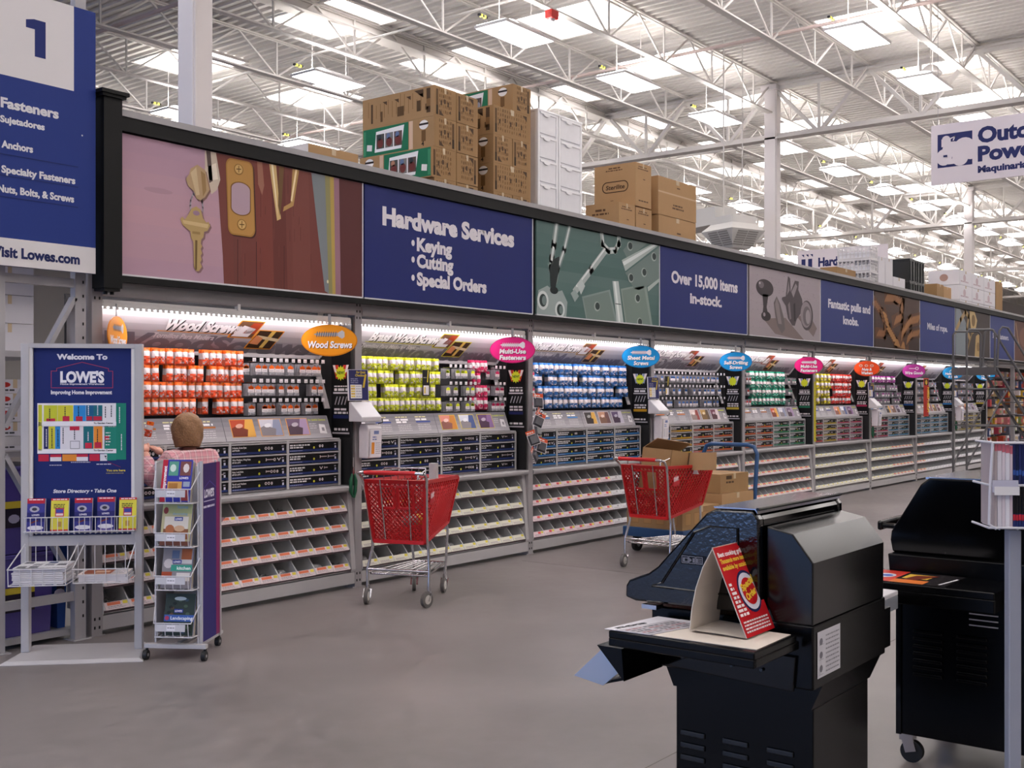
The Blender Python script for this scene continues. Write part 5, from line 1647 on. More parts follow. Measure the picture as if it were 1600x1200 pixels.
b.istroke([(w * .06, h * .79), (w * .06, h * .86), (w * .4, h * .9), (w * .74, h * .86), (w * .74, h * .79)], .004, '#5a50a0', 2)
b.irect(w * .08, h * .785, w * .6, .006, '#bcb8d4', 2); b.scribble(w * .06, h * .75, w * .62, .014, '#c8c4dc', 2, 2)
b.build('purple_panel', t)
for yy in (.0, .325):
    MB().span((.14, yy - .008, .08), (.158, yy + .008, 1.25), LGREY).build('panel_post', t)
for sx in (-.15, .13):
    MB().tube([(sx, .0, .08), (sx, .0, 1.24), (sx, .3, 1.24), (sx, .3, .08)], .006, WIRE, 6).build('wire_frame', t)
MB().span((-.15, .285, .1), (.14, .292, 1.2), LGREY).build('back_sheet', t)
MB().span((-.20, -.06, .075), (.20, -.02, .10), LGREY).build('base_leg', t)
MB().span((-.02, -.02, .075), (.02, .42, .10), LGREY).build('base_leg', t)
MB().span((.10, .0, .078), (.145, .40, .098), LGREY).build('base_leg', t)
for cx_, cy_ in ((-.19, -.04), (.19, -.04), (.122, .38), (-.0, .40)):
    c_ = MB().cyl((cx_, cy_ - .0, .035), (cx_, cy_, .075), .01, BLACK, 8).build('caster', t)
    MB().cyl((cx_ - .014, cy_ - .015, .031), (cx_ + .014, cy_ - .015, .031), .03, RUBBER, 16).build('wheel', c_)
    MB().cyl((cx_ - .016, cy_ - .015, .031), (cx_ + .016, cy_ - .015, .031), .01, GREY, 10).build('hub', c_)
TIER = [(1.02, .27), (.745, .27), (.475, .26), (.18, .26)]
for (z, hh) in TIER:
    p = MB()
    p.tube([(-.15, .0, z + .17), (-.12, -.10, z + .06), (.12, -.10, z + .06), (.145, .0, z + .17)], .004, WIRE, 6)
    p.tube([(-.14, .03, z - .03), (-.12, -.085, z - .03), (.12, -.085, z - .03), (.14, .03, z - .03)], .004, WIRE, 6)
    for i in range(5):
        xx = -.1 + .05 * i
        p.tube([(xx, -.10, z + .06), (xx, -.085, z - .03), (xx, .05, z - .03)], .003, WIRE, 5)
    pk = p.build('wire_pocket', t)
    q = MB(sheet((-.105, -.106, z + .01), (1, 0, 0), (0, .12, .99)))
    q.irect(0, 0, .19, .045, '#c4c2c6', 0); q.irect(.07, .006, .055, .034, '#e2dfe4', 1); q.scribble(.075, .02, .045, .006, '#8a8890', 3, 2)
    q.build('label_plate', pk)
def magazine(i, k, x, off, art, label):
    z, hh = TIER[i]
    p = Mr @ Vector((x, -.055 + off, z - .024))
    t = thing('magazine_stack', label, 'magazines', p, R(RZ))
    w, h, d = .195, hh, .05
    Mt = Matrix.Rotation(R(-14), 4, 'X')
    b = MB(Mt @ sheet((-w / 2, 0, 0), (1, 0, 0), (0, 0, 1)))
    b.add([(0, 0, 0), (w, 0, 0), (w, h, 0), (0, h, 0), (0, 0, -d), (w, 0, -d), (w, h - .01, -d), (0, h - .01, -d)], [(0, 1, 2, 3), (7, 6, 5, 4), (0, 4, 5, 1), (1, 5, 6, 2), (2, 6, 7, 3), (3, 7, 4, 0)], GLOSSY_INK, '#cfcace')
    for q in range(5):
        b.add([(w + .0004, .004, -.009 * q - .002), (w + .0004, .004, -.009 * q - .008), (w + .0004, h - .012, -.009 * q - .008), (w + .0004, h - .012, -.009 * q - .002)], [(0, 1, 2, 3)], GLOSSY_INK, ['#3a4aa0', '#d8d4d8', '#b8a04a', '#e0dcde', '#5a4a44'][q])
    art(b, w, h)
    b.build('top_cover', t)
def m1(b, w, h):
    b.irect(0, 0, w, h, '#33389a', 1); b.irect(0, 0, w * .17, h, '#b8263a', 2); b.itext('Improvement', w * .15, h * .3, w * .11, '#f0ecf0', 3, bold=.03, rot=PI / 2, w=h * .55)
    b.irect(w * .22, h * .62, w * .32, h * .34, '#5a9a84', 2); b.iell(w * .36, h * .8, .02, .025, '#cfe0d4', 3, 10); b.irect(w * .6, h * .62, w * .36, h * .34, '#7a4a44', 2); b.iell(w * .8, h * .8, .02, .03, '#e4d8d0', 3, 8)
    b.itext("LOWE'S", w * .6, h * .54, h * .05, '#f0ecf4', 3, bold=.03, w=w * .3); b.irect(w * .22, h * .2, w * .48, h * .28, '#c99a54', 2); b.irect(w * .26, h * .24, w * .3, h * .2, '#a87234', 3); b.irect(w * .74, h * .36, w * .22, h * .12, '#9aa4b4', 2); b.irect(w * .7, h * .03, w * .25, h * .28, '#8a3a3a', 2)
def m2(b, w, h):
    b.irect(0, 0, w, h, '#b9b28a', 1); b.irect(0, h * .75, w, h * .25, '#a9ae7c', 2); b.itext('home', w * .5, h * .87, h * .08, '#7fa4b4', 3, w=w * .35); b.itext('decorating', w * .35, h * .72, h * .06, '#8fb0b8', 3, w=w * .5)
    b.irect(w * .1, h * .3, w * .8, h * .38, '#d6cfc4', 2); b.irect(w * .08, h * .15, w * .84, h * .24, '#8a5a3c', 3); b.iell(w * .3, h * .38, .03, .03, '#b06a44', 4, 10); b.iell(w * .62, h * .4, .035, .02, '#c9a484', 4, 10)
    b.itext("LOWE'S", w * .46, h * .6, h * .045, '#f0ecf4', 4, bold=.03, w=w * .22); b.irect(w * .43, h * .58, w * .28, h * .09, '#2a3a8a', 3); b.iell(w * .12, h * .82, .016, .022, '#7a3434', 3, 12); b.irect(0, 0, w, h * .1, '#7a4a3a', 3)
def m3(b, w, h):
    b.irect(0, 0, w, h, '#8a8488', 1); b.irect(w * .3, h * .72, w * .25, h * .2, '#5a6a8a', 2); b.irect(w * .62, h * .7, w * .34, h * .26, '#a05a34', 2); b.iell(w * .2, h * .6, .03, .03, '#c9c0c0', 2, 10); b.irect(w * .6, h * .6, w * .38, h * .1, '#c8c4c4', 2)
    b.irect(w * .3, h * .42, w * .7, h * .15, '#3a9a84', 3); b.itext('kitchen', w * .5, h * .455, h * .08, '#f0f4f0', 4, w=w * .46); b.irect(0, h * .2, w * .35, h * .2, '#a84a2c', 2); b.irect(w * .5, h * .18, w * .45, h * .2, '#d8d0cc', 2)
    b.irect(w * .34, h * .6, w * .3, h * .09, '#2a3a8a', 3); b.itext("LOWE'S", w * .37, h * .62, h * .045, '#f0ecf4', 4, bold=.03, w=w * .24)
def m4(b, w, h):
    b.irect(0, 0, w, h, '#2f3a34', 1)
    rr = random.Random(9)
    for i in range(26): b.iell(rr.uniform(.02, w - .02), rr.uniform(.02, h - .02), .014, .01, rr.choice(['#4a5a4a', '#1f2624', '#5a4434', '#3a4a5a']), 2, 8)
    b.irect(0, h * .33, w, h * .16, '#3a5aa0', 3); b.itext('Landscaping', w * .22, h * .375, h * .08, '#e8ecf4', 4, w=w * .74); b.iell(w * .1, h * .41, .014, .014, '#a83a5a', 4, 10); b.iell(w * .5, h * .88, .04, .012, '#b8c4c8', 3, 12)
    b.irect(w * .32, h * .54, w * .3, h * .09, '#2a3a8a', 3); b.itext("LOWE'S", w * .35, h * .56, h * .045, '#f0ecf4', 4, bold=.03, w=w * .24)
magazine(0, 1, -.005, 0, m1, 'blue magazines with a red spine in the top rack pocket')
magazine(1, 1, -.005, 0, m2, 'pale yellow home magazines in the rack pocket below the blue ones')
magazine(2, 1, .0, 0, m3, 'grey and green kitchen magazines in the rack')
magazine(3, 1, .015, 0, m4, 'dark landscaping magazines in the lowest rack pocket')

# ------------------------------------------------------------------ shopper seen from behind
def skin_body(name, pts, edges, radii, m, parent, sub=2, root=0):
    me = bpy.data.meshes.new(name)
    me.from_pydata(pts, edges, [])
    me.materials.append(m)
    o = bpy.data.objects.new(name, me)
    col.objects.link(o)
    o.parent = parent
    sk = o.modifiers.new('skin', 'SKIN')
    sk.use_smooth_shade = True
    for i, r in enumerate(radii):
        v = me.skin_vertices[0].data[i]
        v.radius = r if isinstance(r, tuple) else (r, r)
        v.use_root = (i == root)
    ss = o.modifiers.new('subdivision', 'SUBSURF')
    ss.levels = sub; ss.render_levels = sub
    return o
SKIN = mat('skin', '#d9a08c', 0.5, noise=.04, nscale=14)
def plaid():
    m = bpy.data.materials.new('pink_plaid_cotton'); m.use_nodes = True
    nt = m.node_tree; bs = nt.nodes['Principled BSDF']; bs.inputs['Roughness'].default_value = .85
    tc = nt.nodes.new('ShaderNodeTexCoord'); sp = nt.nodes.new('ShaderNodeSeparateXYZ'); nt.links.new(tc.outputs['Object'], sp.inputs[0])
    base = None
    cols = []
    for ax, sc in (('X', 20), ('Z', 20), ('Y', 20)):
        mu = nt.nodes.new('ShaderNodeMath'); mu.operation = 'MULTIPLY'; mu.inputs[1].default_value = sc; nt.links.new(sp.outputs[ax], mu.inputs[0])
        fr = nt.nodes.new('ShaderNodeMath'); fr.operation = 'FRACT'; nt.links.new(mu.outputs[0], fr.inputs[0])
        cr = nt.nodes.new('ShaderNodeValToRGB'); cr.color_ramp.interpolation = 'CONSTANT'
        e = cr.color_ramp.elements
        e[0].position = 0; e[0].color = (*lin('#dd9aa4'), 1); e[1].position = .42; e[1].color = (*lin('#b8707e'), 1)
        n = e.new(.55); n.color = (*lin('#efd4d4'), 1); n = e.new(.78); n.color = (*lin('#6d6f78'), 1); n = e.new(.86); n.color = (*lin('#e2a6ae'), 1)
        nt.links.new(fr.outputs[0], cr.inputs[0]); cols.append(cr)
    m1_ = nt.nodes.new('ShaderNodeMixRGB'); m1_.inputs[0].default_value = .5; nt.links.new(cols[0].outputs[0], m1_.inputs[1]); nt.links.new(cols[1].outputs[0], m1_.inputs[2])
    m2_ = nt.nodes.new('ShaderNodeMixRGB'); m2_.inputs[0].default_value = .22; nt.links.new(m1_.outputs[0], m2_.inputs[1]); nt.links.new(cols[2].outputs[0], m2_.inputs[2])
    nt.links.new(m2_.outputs[0], bs.inputs['Base Color'])
    return m
PLAID = plaid()
PANTS = mat('mauve_trousers', '#8a6a74', .85, noise=.06, nscale=20)
HAIR = mat('auburn_hair', '#8c6544', .6, noise=.4, nscale=60, bump=.6, bscale=90)
pr = thing('person', 'person in a pink plaid shirt with short brown hair, reaching toward the orange bags', 'person', (.42, -.47, 0), R(4))
LA = [(-.165, 0, 1.225), (-.25, .10, 1.07), (-.145, .29, 1.27)]
RA = [(.165, 0, 1.225), (.235, .13, 1.04), (.035, .33, 1.25)]
pts = [(0, 0, .80), (0, .01, .95), (0, .015, 1.10), (0, 0, 1.22), (0, .0, 1.28), (0, .012, 1.335)]
edges = [(0, 1), (1, 2), (2, 3), (3, 4), (4, 5)]
rad = [(.14, .095), (.12, .085), (.125, .08), (.10, .06), (.048, .048), (.046, .046)]
def chain(parent_i, ps, rs):
    prev = parent_i
    for p, r in zip(ps, rs):
        pts.append(p); rad.append(r); edges.append((prev, len(pts) - 1)); prev = len(pts) - 1
    return prev
lw = chain(3, LA, [.045, .038, .027]); rw = chain(3, RA, [.045, .038, .027])
for s in (-1, 1):
    chain(0, [(s * .085, 0, .74), (s * .09, .015, .44), (s * .095, -.01, .09), (s * .1, .05, .045), (s * .105, .15, .03)], [.085, .055, .036, .036, .03])
body = skin_body('body', pts, edges, rad, SKIN, pr)
def hand(side, w, name):
    sx = side
    palm = Vector(w)
    d = Vector((.3 * -sx, .75, .45)).normalized()
    sidev = d.cross(Vector((0, 0, 1))).normalized()
    hp = [w, tuple(palm + d * .05), tuple(palm + d * .085)]
    he = [(0, 1), (1, 2)]
    hr = [.026, (.036, .02), (.036, .018)]
    for i in range(4):
        o_ = sidev * (.027 - .018 * i)
        L = [.9, 1.0, .95, .75][i]
        b0 = palm + d * .08 + o_
        k1 = b0 + d * .032 * L + Vector((0, 0, -.004)); k2 = k1 + d * .02 * L + Vector((-sx * .008, 0, -.016)); k3 = k2 + d * .006 + Vector((-sx * .01, 0, -.016))
        n0 = len(hp); hp += [tuple(b0), tuple(k1), tuple(k2), tuple(k3)]; hr += [.0095, .009, .008, .007]; he += [(2, n0), (n0, n0 + 1), (n0 + 1, n0 + 2), (n0 + 2, n0 + 3)]
    n0 = len(hp); t0 = palm + d * .03 + Vector((-sx * .03, 0, .01)); t1 = t0 + d * .03 + Vector((-sx * .014, 0, .006)); t2 = t1 + d * .025
    hp += [tuple(t0), tuple(t1), tuple(t2)]; hr += [.012, .01, .008]; he += [(1, n0), (n0, n0 + 1), (n0 + 1, n0 + 2)]
    return skin_body(name, hp, he, hr, SKIN, pr)
hand(-1, LA[2], 'hand'); hand(1, RA[2], 'hand')
# head: skull, jaw, nose, ears, eyes and mouth turned toward the shelf
Mh = Matrix.Translation((0, .03, 1.412)) @ Matrix.Rotation(R(-34), 4, 'Z') @ Matrix.Rotation(R(-8), 4, 'X')
hd = MB(Mh)
hd.ellipsoid((0, 0, .01), (.074, .092, .1), SKIN, 20, 14)
hd.ellipsoid((0, .035, -.06), (.052, .052, .055), SKIN, 16, 10)
hd.ellipsoid((0, .098, -.012), (.013, .02, .026), SKIN, 10, 8)
for s in (-1, 1): hd.ellipsoid((s * .076, -.005, -.015), (.011, .02, .032), SKIN, 10, 8)
hd.build('head', pr, smooth=60)
ey = MB(Mh)
for s in (-1, 1):
    ey.ellipsoid((s * .03, .084, .012), (.013, .008, .008), mat('eye_white', '#dcd6d2', .3), 10, 8); ey.ellipsoid((s * .03, .0915, .012), (.005, .002, .005), BLACK, 8, 6)
ey.build('eyes', pr, smooth=60)
MB(Mh).ellipsoid((0, .083, -.062), (.023, .007, .007), mat('lips', '#a85a58', .5), 12, 6).build('mouth', pr, smooth=60)
hb = MB(Mh)
verts, faces = [], []
n, k = 40, 22
rnh = random.Random(5)
for i in range(k + 1):
    a = PI * (.0 + .76 * i / k)
    for j in range(n):
        tt = 2 * PI * j / n
        x_, y_ = math.cos(tt), math.sin(tt)
        lim = 1.0
        if y_ > .35 and a > PI * .42: lim = .80       # hairline over the face
        rr = (1 + (.035 * math.sin(9 * tt + i * .8) + .03 * math.sin(5 * tt - i * .6)) * math.sin(a) + rnh.uniform(-.025, .025)) * lim
        sn = math.sin(a) if a < PI / 2 else .25 + .75 * math.sin(a)
        verts.append((.106 * sn * x_ * rr, (.116 * sn * y_ * rr) - .022, .022 + .112 * math.cos(a) * (1 if a < PI / 2 else 1.6)))
for i in range(k):
    for j in range(n): faces.append((i * n + j, (i + 1) * n + j, (i + 1) * n + (j + 1) % n, i * n + (j + 1) % n))
faces.append(tuple(k * n + j for j in range(n)))
hb.add(verts, faces, HAIR)
hb.build('hair', pr, smooth=70)
# clothes
sp_ = [(0, 0, .80), (0, .01, .95), (0, .015, 1.10), (0, 0, 1.22), (0, 0, 1.27), (0, .0, 1.305)]
se_ = [(0, 1), (1, 2), (2, 3), (3, 4), (4, 5)]
sr_ = [(.185, .135), (.175, .128), (.19, .128), (.175, .115), (.085, .08), (.068, .066)]
for A in (LA, RA):
    w_ = Vector(A[1]).lerp(Vector(A[2]), .82)
    n0 = len(sp_); sp_ += [A[0], A[1], tuple(w_)]; sr_ += [.082, .066, .05]; se_ += [(3, n0), (n0, n0 + 1), (n0 + 1, n0 + 2)]
skin_body('plaid_shirt', sp_, se_, sr_, PLAID, pr)
tp_ = [(0, 0, .84)]; te_ = []; tr_ = [(.16, .115)]
for s in (-1, 1):
    n0 = len(tp_); tp_ += [(s * .085, 0, .74), (s * .09, .015, .44), (s * .095, -.01, .1)]; tr_ += [.095, .075, .06]; te_ += [(0, n0), (n0, n0 + 1), (n0 + 1, n0 + 2)]
skin_body('trousers', tp_, te_, tr_, PANTS, pr)
for s in (-1, 1):
    MB().ellipsoid((s * .1, .06, .035), (.048, .125, .035), mat('white_shoe', '#cfc9c9', .5), 14, 8).build('shoe', pr, smooth=60)
pw = pr.location
o = bag('orange', 1).copy(); col.objects.link(o)
o.location = (.372, -.075, 1.475); o.rotation_euler = (R(10), R(12), R(-40)); o.scale = (.6, .5, .85)
tag(o, 'orange tagged bag held up by the shopper in front of the drawers', 'bag of screws')

# ------------------------------------------------------------------ shopping carts
RED = mat('red_cart_plastic', '#b3141a', 0.3, noise=.05, nscale=10)
RED2 = mat('red_handle_plastic', '#c41c22', 0.3)
def quadlerp(q, u, v):
    a, b_, c, d = [Vector(p) for p in q]
    return a.lerp(b_, u).lerp(d.lerp(c, u), v)
def lattice(q, nu, nv, th, m, border=.025, skipfn=None):
    """moulded diagonal lattice filling a quad a-b-c-d"""
    mb = MB()
    P = lambda u, v: quadlerp(q, u, v)
    nrm = (P(1, 0) - P(0, 0)).cross(P(0, 1) - P(0, 0)).normalized()
    for (a, b_) in (((0, 0), (1, 0)), ((1, 0), (1, 1)), ((1, 1), (0, 1)), ((0, 1), (0, 0))):
        mb.bar(P(*a), P(*b_), border, .02, m, up=nrm)
    seen = []
    def seg(u0, v0, u1, v1):
        steps = 14
        run = None
        for i in range(steps):
            ua, va = u0 + (u1 - u0) * i / steps, v0 + (v1 - v0) * i / steps
            ub, vb = u0 + (u1 - u0) * (i + 1) / steps, v0 + (v1 - v0) * (i + 1) / steps
            um, vm = (ua + ub) / 2, (va + vb) / 2
            ok = 0 <= um <= 1 and 0 <= vm <= 1 and not (skipfn and skipfn(um, vm))
            if ok:
                if run is None: run = (ua, va)
                last = (ub, vb)
            if (not ok or i == steps - 1) and run is not None:
                c = lambda t_: max(0, min(1, t_))
                mb.bar(P(c(run[0]), c(run[1])), P(c(last[0]), c(last[1])), th, .012, m, up=nrm)
                run = None
    wl = (P(1, .5) - P(0, .5)).length; hl = (P(.5, 1) - P(.5, 0)).length
    sl = hl / wl
    n = int((1 + sl) * nu)
    for i in range(-int(sl * nu) - 1, nu + 1):
        u0 = i / nu
        seg(u0, 0, u0 + sl, 1)
        seg(1 - u0, 0, 1 - u0 - sl, 1)
    return mb
def make_cart(name, label, loc, rz, logo):
    t = thing(name, label, 'shopping cart', loc, rz)
    # basket corners (x right, y forward)
    rb_, rt_ = (.215, .03, .50), (.255, -.06, .985)
    fb_, ft_ = (.155, .70, .59), (.20, .83, .965)
    def L(p): return (-p[0], p[1], p[2])
    skip = lambda u, v: (.56 < v < .92) and (.2 < u < .47 or .53 < u < .8)
    rear = lattice((L(rb_), rb_, rt_, L(rt_)), 12, 12, .008, RED, .03, skip)
    P = lambda u, v: quadlerp((L(rb_), rb_, rt_, L(rt_)), u, v)
    for (u0, u1) in ((.2, .47), (.53, .8)):
        for a, b_ in (((u0, .56), (u1, .56)), ((u1, .56), (u1, .92)), ((u1, .92), (u0, .92)), ((u0, .92), (u0, .56))):
            rear.bar(P(*a), P(*b_), .022, .016, RED)
    rear.bar(P(0, 0), P(1, 0), .045, .03, RED2)
    rear.build('rear_gate', t)
    bas = MB()
    for q in ((rb_, fb_, ft_, rt_), (L(fb_), L(rb_), L(rt_), L(ft_)), (fb_, L(fb_), L(ft_), ft_), (L(rb_), L(fb_), fb_, rb_)):
        l_ = lattice(q, 16 if q[0] != fb_ else 9, 12, .008, RED, .03)
        bas.add(l_.v, l_.f, RED)
    bk = bas.build('basket', t)
    # flat logo plate on the right side
    e1 = (Vector(fb_) - Vector(rb_)); e2 = (Vector(rt_) - Vector(rb_))
    o_ = Vector(rb_).lerp(Vector(rt_), .58) + e1 * .16 + Vector((.012, 0, 0))
    q = MB(sheet(o_, e1, e2))
    q.ink([(0, 0), (.12, 0), (.12, .09), (.1, .09), (.06, .115), (.02, .09), (0, .09)], '#c23038', 1)
    q.irect(.012, .045, .096, .045, '#d8a4a8', 2); q.itext("LOWE'S", .016, .052, .03, '#f2e6e8', 3, bold=.03, w=.088)
    q.build('logo_plate', bk)
    if logo == 0:
        pass
    # chrome frame
    for s in (-1, 1):
        MB().tube([(s * .275, -.16, 1.055), (s * .28, -.13, 1.05), (s * .275, -.075, 1.0), (s * .262, -.05, .93), (s * .235, .03, .52), (s * .24, .045, .45), (s * .265, .0, .27), (s * .262, -.005, .13)], .0125, CHROME, 10).build('rear_leg', t, smooth=50)
        MB().tube([(s * .165, .66, .575), (s * .17, .66, .5), (s * .15, .68, .3), (s * .14, .68, .13)], .011, CHROME, 10).build('front_leg', t, smooth=50)
        MB().tube([(s * .262, .0, .25), (s * .14, .68, .25)], .009, CHROME, 8).build('lower_rail', t, smooth=50)
        MB().tube([(s * .12, -.085, .985 + .015), (s * .11, .005, .52)], .006, CHROME, 8).build('gate_wire', t, smooth=50)
    lr = MB()
    lr.tube([(-.265, -.0, .275), (.265, -.0, .275)], .011, CHROME, 8); lr.tube([(-.26, .04, .235), (.26, .04, .235)], .008, CHROME, 8); lr.tube([(-.14, .68, .25), (.14, .68, .25)], .009, CHROME, 8)
    for i in range(7):
        u = -.2 + i * .0667
        lr.tube([(u, .04, .24), (u * .55, .68, .25)], .0045, CHROME, 6)
    lr.build('lower_rack', t, smooth=50)
    MB().tube([(-.215, -.165, 1.06), (.215, -.165, 1.06)], .018, RED2, 14).build('handle', t, smooth=50)
    MB().tube([(-.275, -.16, 1.055), (-.25, -.165, 1.06), (-.215, -.165, 1.06)], .014, CHROME, 10).build('handle_end', t, smooth=50)
    MB().tube([(.275, -.16, 1.055), (.25, -.165, 1.06), (.215, -.165, 1.06)], .014, CHROME, 10).build('handle_end', t, smooth=50)
    cs = MB()
    cs.tube([(-.19, -.055, .985), (-.19, -.06, 1.04), (-.17, -.06, 1.055), (.17, -.06, 1.055), (.19, -.06, 1.04), (.19, -.055, .985)], .006, CHROME, 8)
    cs.tube([(-.18, .12, .93), (-.18, .14, 1.08), (.18, .14, 1.08), (.18, .12, .93)], .006, CHROME, 8)
    for i in range(5):
        cs.tube([(-.12 + .06 * i, .135, .93), (-.12 + .06 * i, .14, 1.08)], .0035, CHROME, 6)
    cs.tube([(-.19, -.06, 1.03), (-.18, .14, 1.07)], .005, CHROME, 6); cs.tube([(.19, -.06, 1.03), (.18, .14, 1.07)], .005, CHROME, 6)
    cs.build('child_seat_wire', t, smooth=50)
    TYRE = mat('grey_tyre', '#5a5654', .5); HUBM = mat('pale_wheel_hub', '#b9b4ae', .4)
    for (x, y, sw) in ((-.262, 0, .2), (.262, 0, -.3), (-.138, .68, .4), (.138, .68, .1)):
        c_ = MB()
        c_.cyl((x, y, .115), (x, y, .15), .016, CHROME, 10)
        dx, dy = math.cos(sw), math.sin(sw)
        px, py = x + .02 * dy, y - .03
        for s in (-1, 1):
            c_.bar((x + s * .02 * dx, y + s * .02 * dy, .118), (px + s * .02 * dx, py + s * .02 * dy, .05), .004, .026, CHROME, up=(dx, dy, 0))
        c_.span((x - .022, y - .022, .112), (x + .022, y + .022, .12), CHROME)
        co = c_.build('caster', t)
        w_ = MB()
        w_.cyl((px - .014 * dx, py - .014 * dy, .0625), (px + .014 * dx, py + .014 * dy, .0625), .0625, TYRE, 24)
        wo = w_.build('wheel', co, smooth=40)
        MB().cyl((px - .016 * dx, py - .016 * dy, .0625), (px + .016 * dx, py + .016 * dy, .0625), .036, HUBM, 18).build('hub', co, smooth=40)
    return t
CRZ = R(20.3 - 90)
make_cart('shopping_cart', 'red shopping cart standing before the yellow-bag bay, nearly empty', (2.106, -.856, 0), CRZ, 0)
make_cart('shopping_cart', 'red shopping cart loaded with an open brown carton', (4.89, -1.49, 0), R(-5 - 90), 1)
def in_cart(loc, rz, p):
    return Matrix.Translation(loc) @ Matrix.Rotation(rz, 4, 'Z') @ Vector(p)
C1, C2 = (2.106, -.856, 0), (4.89, -1.49, 0)
# package and rolls lying in the near cart
p = in_cart(C1, CRZ, (.05, .3, .60))
t = thing('paint_roller_pack', 'pale packaged roll lying in the near red cart', 'package', p, CRZ + R(70))
MB().cyl((-.16, 0, .05), (.16, 0, .05), .045, mat('grey_film_wrap', '#9a9a98', .25), 16).build('roll', t, smooth=50)
MB().cyl((-.05, 0, .05), (.05, 0, .05), .0465, mat('yellow_label_band', '#c9a83a', .4), 16).build('label_band', t, smooth=50)
p = in_cart(C1, CRZ, (.10, .52, .60))
t = thing('boxed_item', 'slim grey box standing upright in the near red cart', 'package', p, CRZ)
MB().span((-.03, -.03, 0), (.03, .03, .50), LGREY).build('box_body', t)
MB().span((-.022, -.032, .05), (.022, -.03, .3), mat('orange_print', '#b8542c', .5)).build('printed_label', t)
# the open carton in the far cart
def open_carton(loc, rz, w, d, h, tilt, label):
    t = thing('open_carton', label, 'carton', loc, rz)
    t.rotation_euler = (tilt[0], tilt[1], rz)
    b = MB()
    th = .006
    b.span((-w / 2, -d / 2, 0), (w / 2, d / 2, th), CARD)
    b.span((-w / 2, -d / 2, 0), (-w / 2 + th, d / 2, h), CARD).span((w / 2 - th, -d / 2, 0), (w / 2, d / 2, h), CARD)
    b.span((-w / 2, -d / 2, 0), (w / 2, -d / 2 + th, h), CARD).span((-w / 2, d / 2 - th, 0), (w / 2, d / 2, h), CARD)
    b.build('box_body', t)
    MB().add([(-w / 2, d / 2, h), (w / 2, d / 2, h), (w / 2, d / 2 + .2, h - .02), (-w / 2, d / 2 + .2, h - .02), (-w / 2, d / 2, h + .005), (w / 2, d / 2, h + .005), (w / 2, d / 2 + .2, h - .015), (-w / 2, d / 2 + .2, h - .015)],
             [(0, 3, 2, 1), (4, 5, 6, 7), (0, 1, 5, 4), (1, 2, 6, 5), (2, 3, 7, 6), (3, 0, 4, 7)], CARD2).build('flap', t)
    MB().bar((-w / 2, 0, h), (-w / 2 + .15, 0, h + .10), d * .96, .005, CARD2, up=(0, 0, 1)).build('flap', t)
    MB().bar((w / 2 + .003, 0, h), (w / 2 + .02, 0, h - .17), d * .96, .005, CARD2, up=(0, 0, 1)).build('flap', t)
    MB().span((w / 2 + .0005, -.02, h * .3), (w / 2 + .0015, .02, h), mat('dark_tape', '#4a3626', .4)).build('tape', t)
    return t
open_carton(in_cart(C2, R(-5 - 90), (.0, .38, .66)), R(-5 - 90), .34, .62, .46, (R(-7), R(3), 0), 'large open brown carton with raised flaps riding in the far red cart')
p = in_cart(C2, R(-5 - 90), (.20, .45, .90))
tag(MB().add([(-.0, -.08, 0), (.0, .10, .0), (.002, .07, .12), (.002, -.02, .14), (.006, -.08, 0), (.006, .10, 0), (.008, .07, .12), (.008, -.02, .14)], [(0, 1, 2, 3), (7, 6, 5, 4), (0, 4, 5, 1), (1, 5, 6, 2), (2, 6, 7, 3), (3, 7, 4, 0)], WHITE).build('paper_sheet', None, loc=p), 'white sheet tucked beside the open carton in the far cart', 'paper')

# ------------------------------------------------------------------ blue flat cart with cartons
BLUE = mat('blue_enamel', '#234a78', 0.35, noise=.06, nscale=10)
t = thing('platform_cart', 'blue platform cart behind the loaded red cart, stacked with cartons', 'platform cart', (5.78, -1.02, 0), R(-4))
MB().span((0, -.38, .17), (1.55, .38, .27), BLUE).build('deck', t, bevel=.008)
MB().tube([(1.5, -.34, .2), (1.56, -.36, 1.0), (1.56, -.32, 1.08), (1.56, -.24, 1.10), (1.56, .24, 1.10), (1.56, .30, 1.08), (1.56, .34, 1.0), (1.5, .34, .2)], .024, BLUE, 12).build('handle', t, smooth=50)
for x, y in ((.14, -.29), (.14, .29), (1.4, -.29), (1.4, .29)):
    c_ = MB().span((x - .035, y - .03, .12), (x + .035, y + .03, .17), BLACK).build('caster', t)
    MB().cyl((x, y - .022, .075), (x, y + .022, .075), .075, RUBBER, 20).build('wheel', c_, smooth=40)
    MB().cyl((x, y - .025, .075), (x, y + .025, .075), .03, GREY, 12).build('hub', c_, smooth=40)
def pc(x0, x1, y0, y1, z0, z1, m, label, art=None):
    p = Matrix.Translation((5.78, -1.02, 0)) @ Matrix.Rotation(R(-4), 4, 'Z') @ Vector((x0, y0, z0))
    o = carton('shipping_carton', label, 0, x1 - x0, 0, y1 - y0, 0, z1 - z0, m, art, art)
    o.location = p; o.rotation_euler = (0, 0, R(-4))
def boxmarks(b, w, h):
    for i in range(4): b.irect(w * (.08 + .23 * i), h * .2, w * .14, h * .55, '#8a653c', 1); b.irect(w * (.085 + .23 * i), h * .22, w * .13, h * .51, '#a98256', 2)
pc(.02, .75, -.36, .34, .271, .50, CARD, 'flat brown carton at the near end of the blue cart', boxmarks)
pc(.78, 1.46, -.37, .36, .271, .60, CARD2, 'brown carton at the handle end of the blue cart, under another', lambda b, w, h: b.scribble(w * .1, h * .6, w * .3, .02, '#6a4c2c', 2, 1))
pc(.80, 1.40, -.34, .30, .602, .81, CARD, 'brown carton on top of the pile beside the blue handle', lambda b, w, h: (b.scribble(w * .2, h * .7, w * .2, .04, '#4a3420', 2, 1), b.scribble(w * .2, h * .5, w * .3, .02, '#4a3420', 3, 1)))
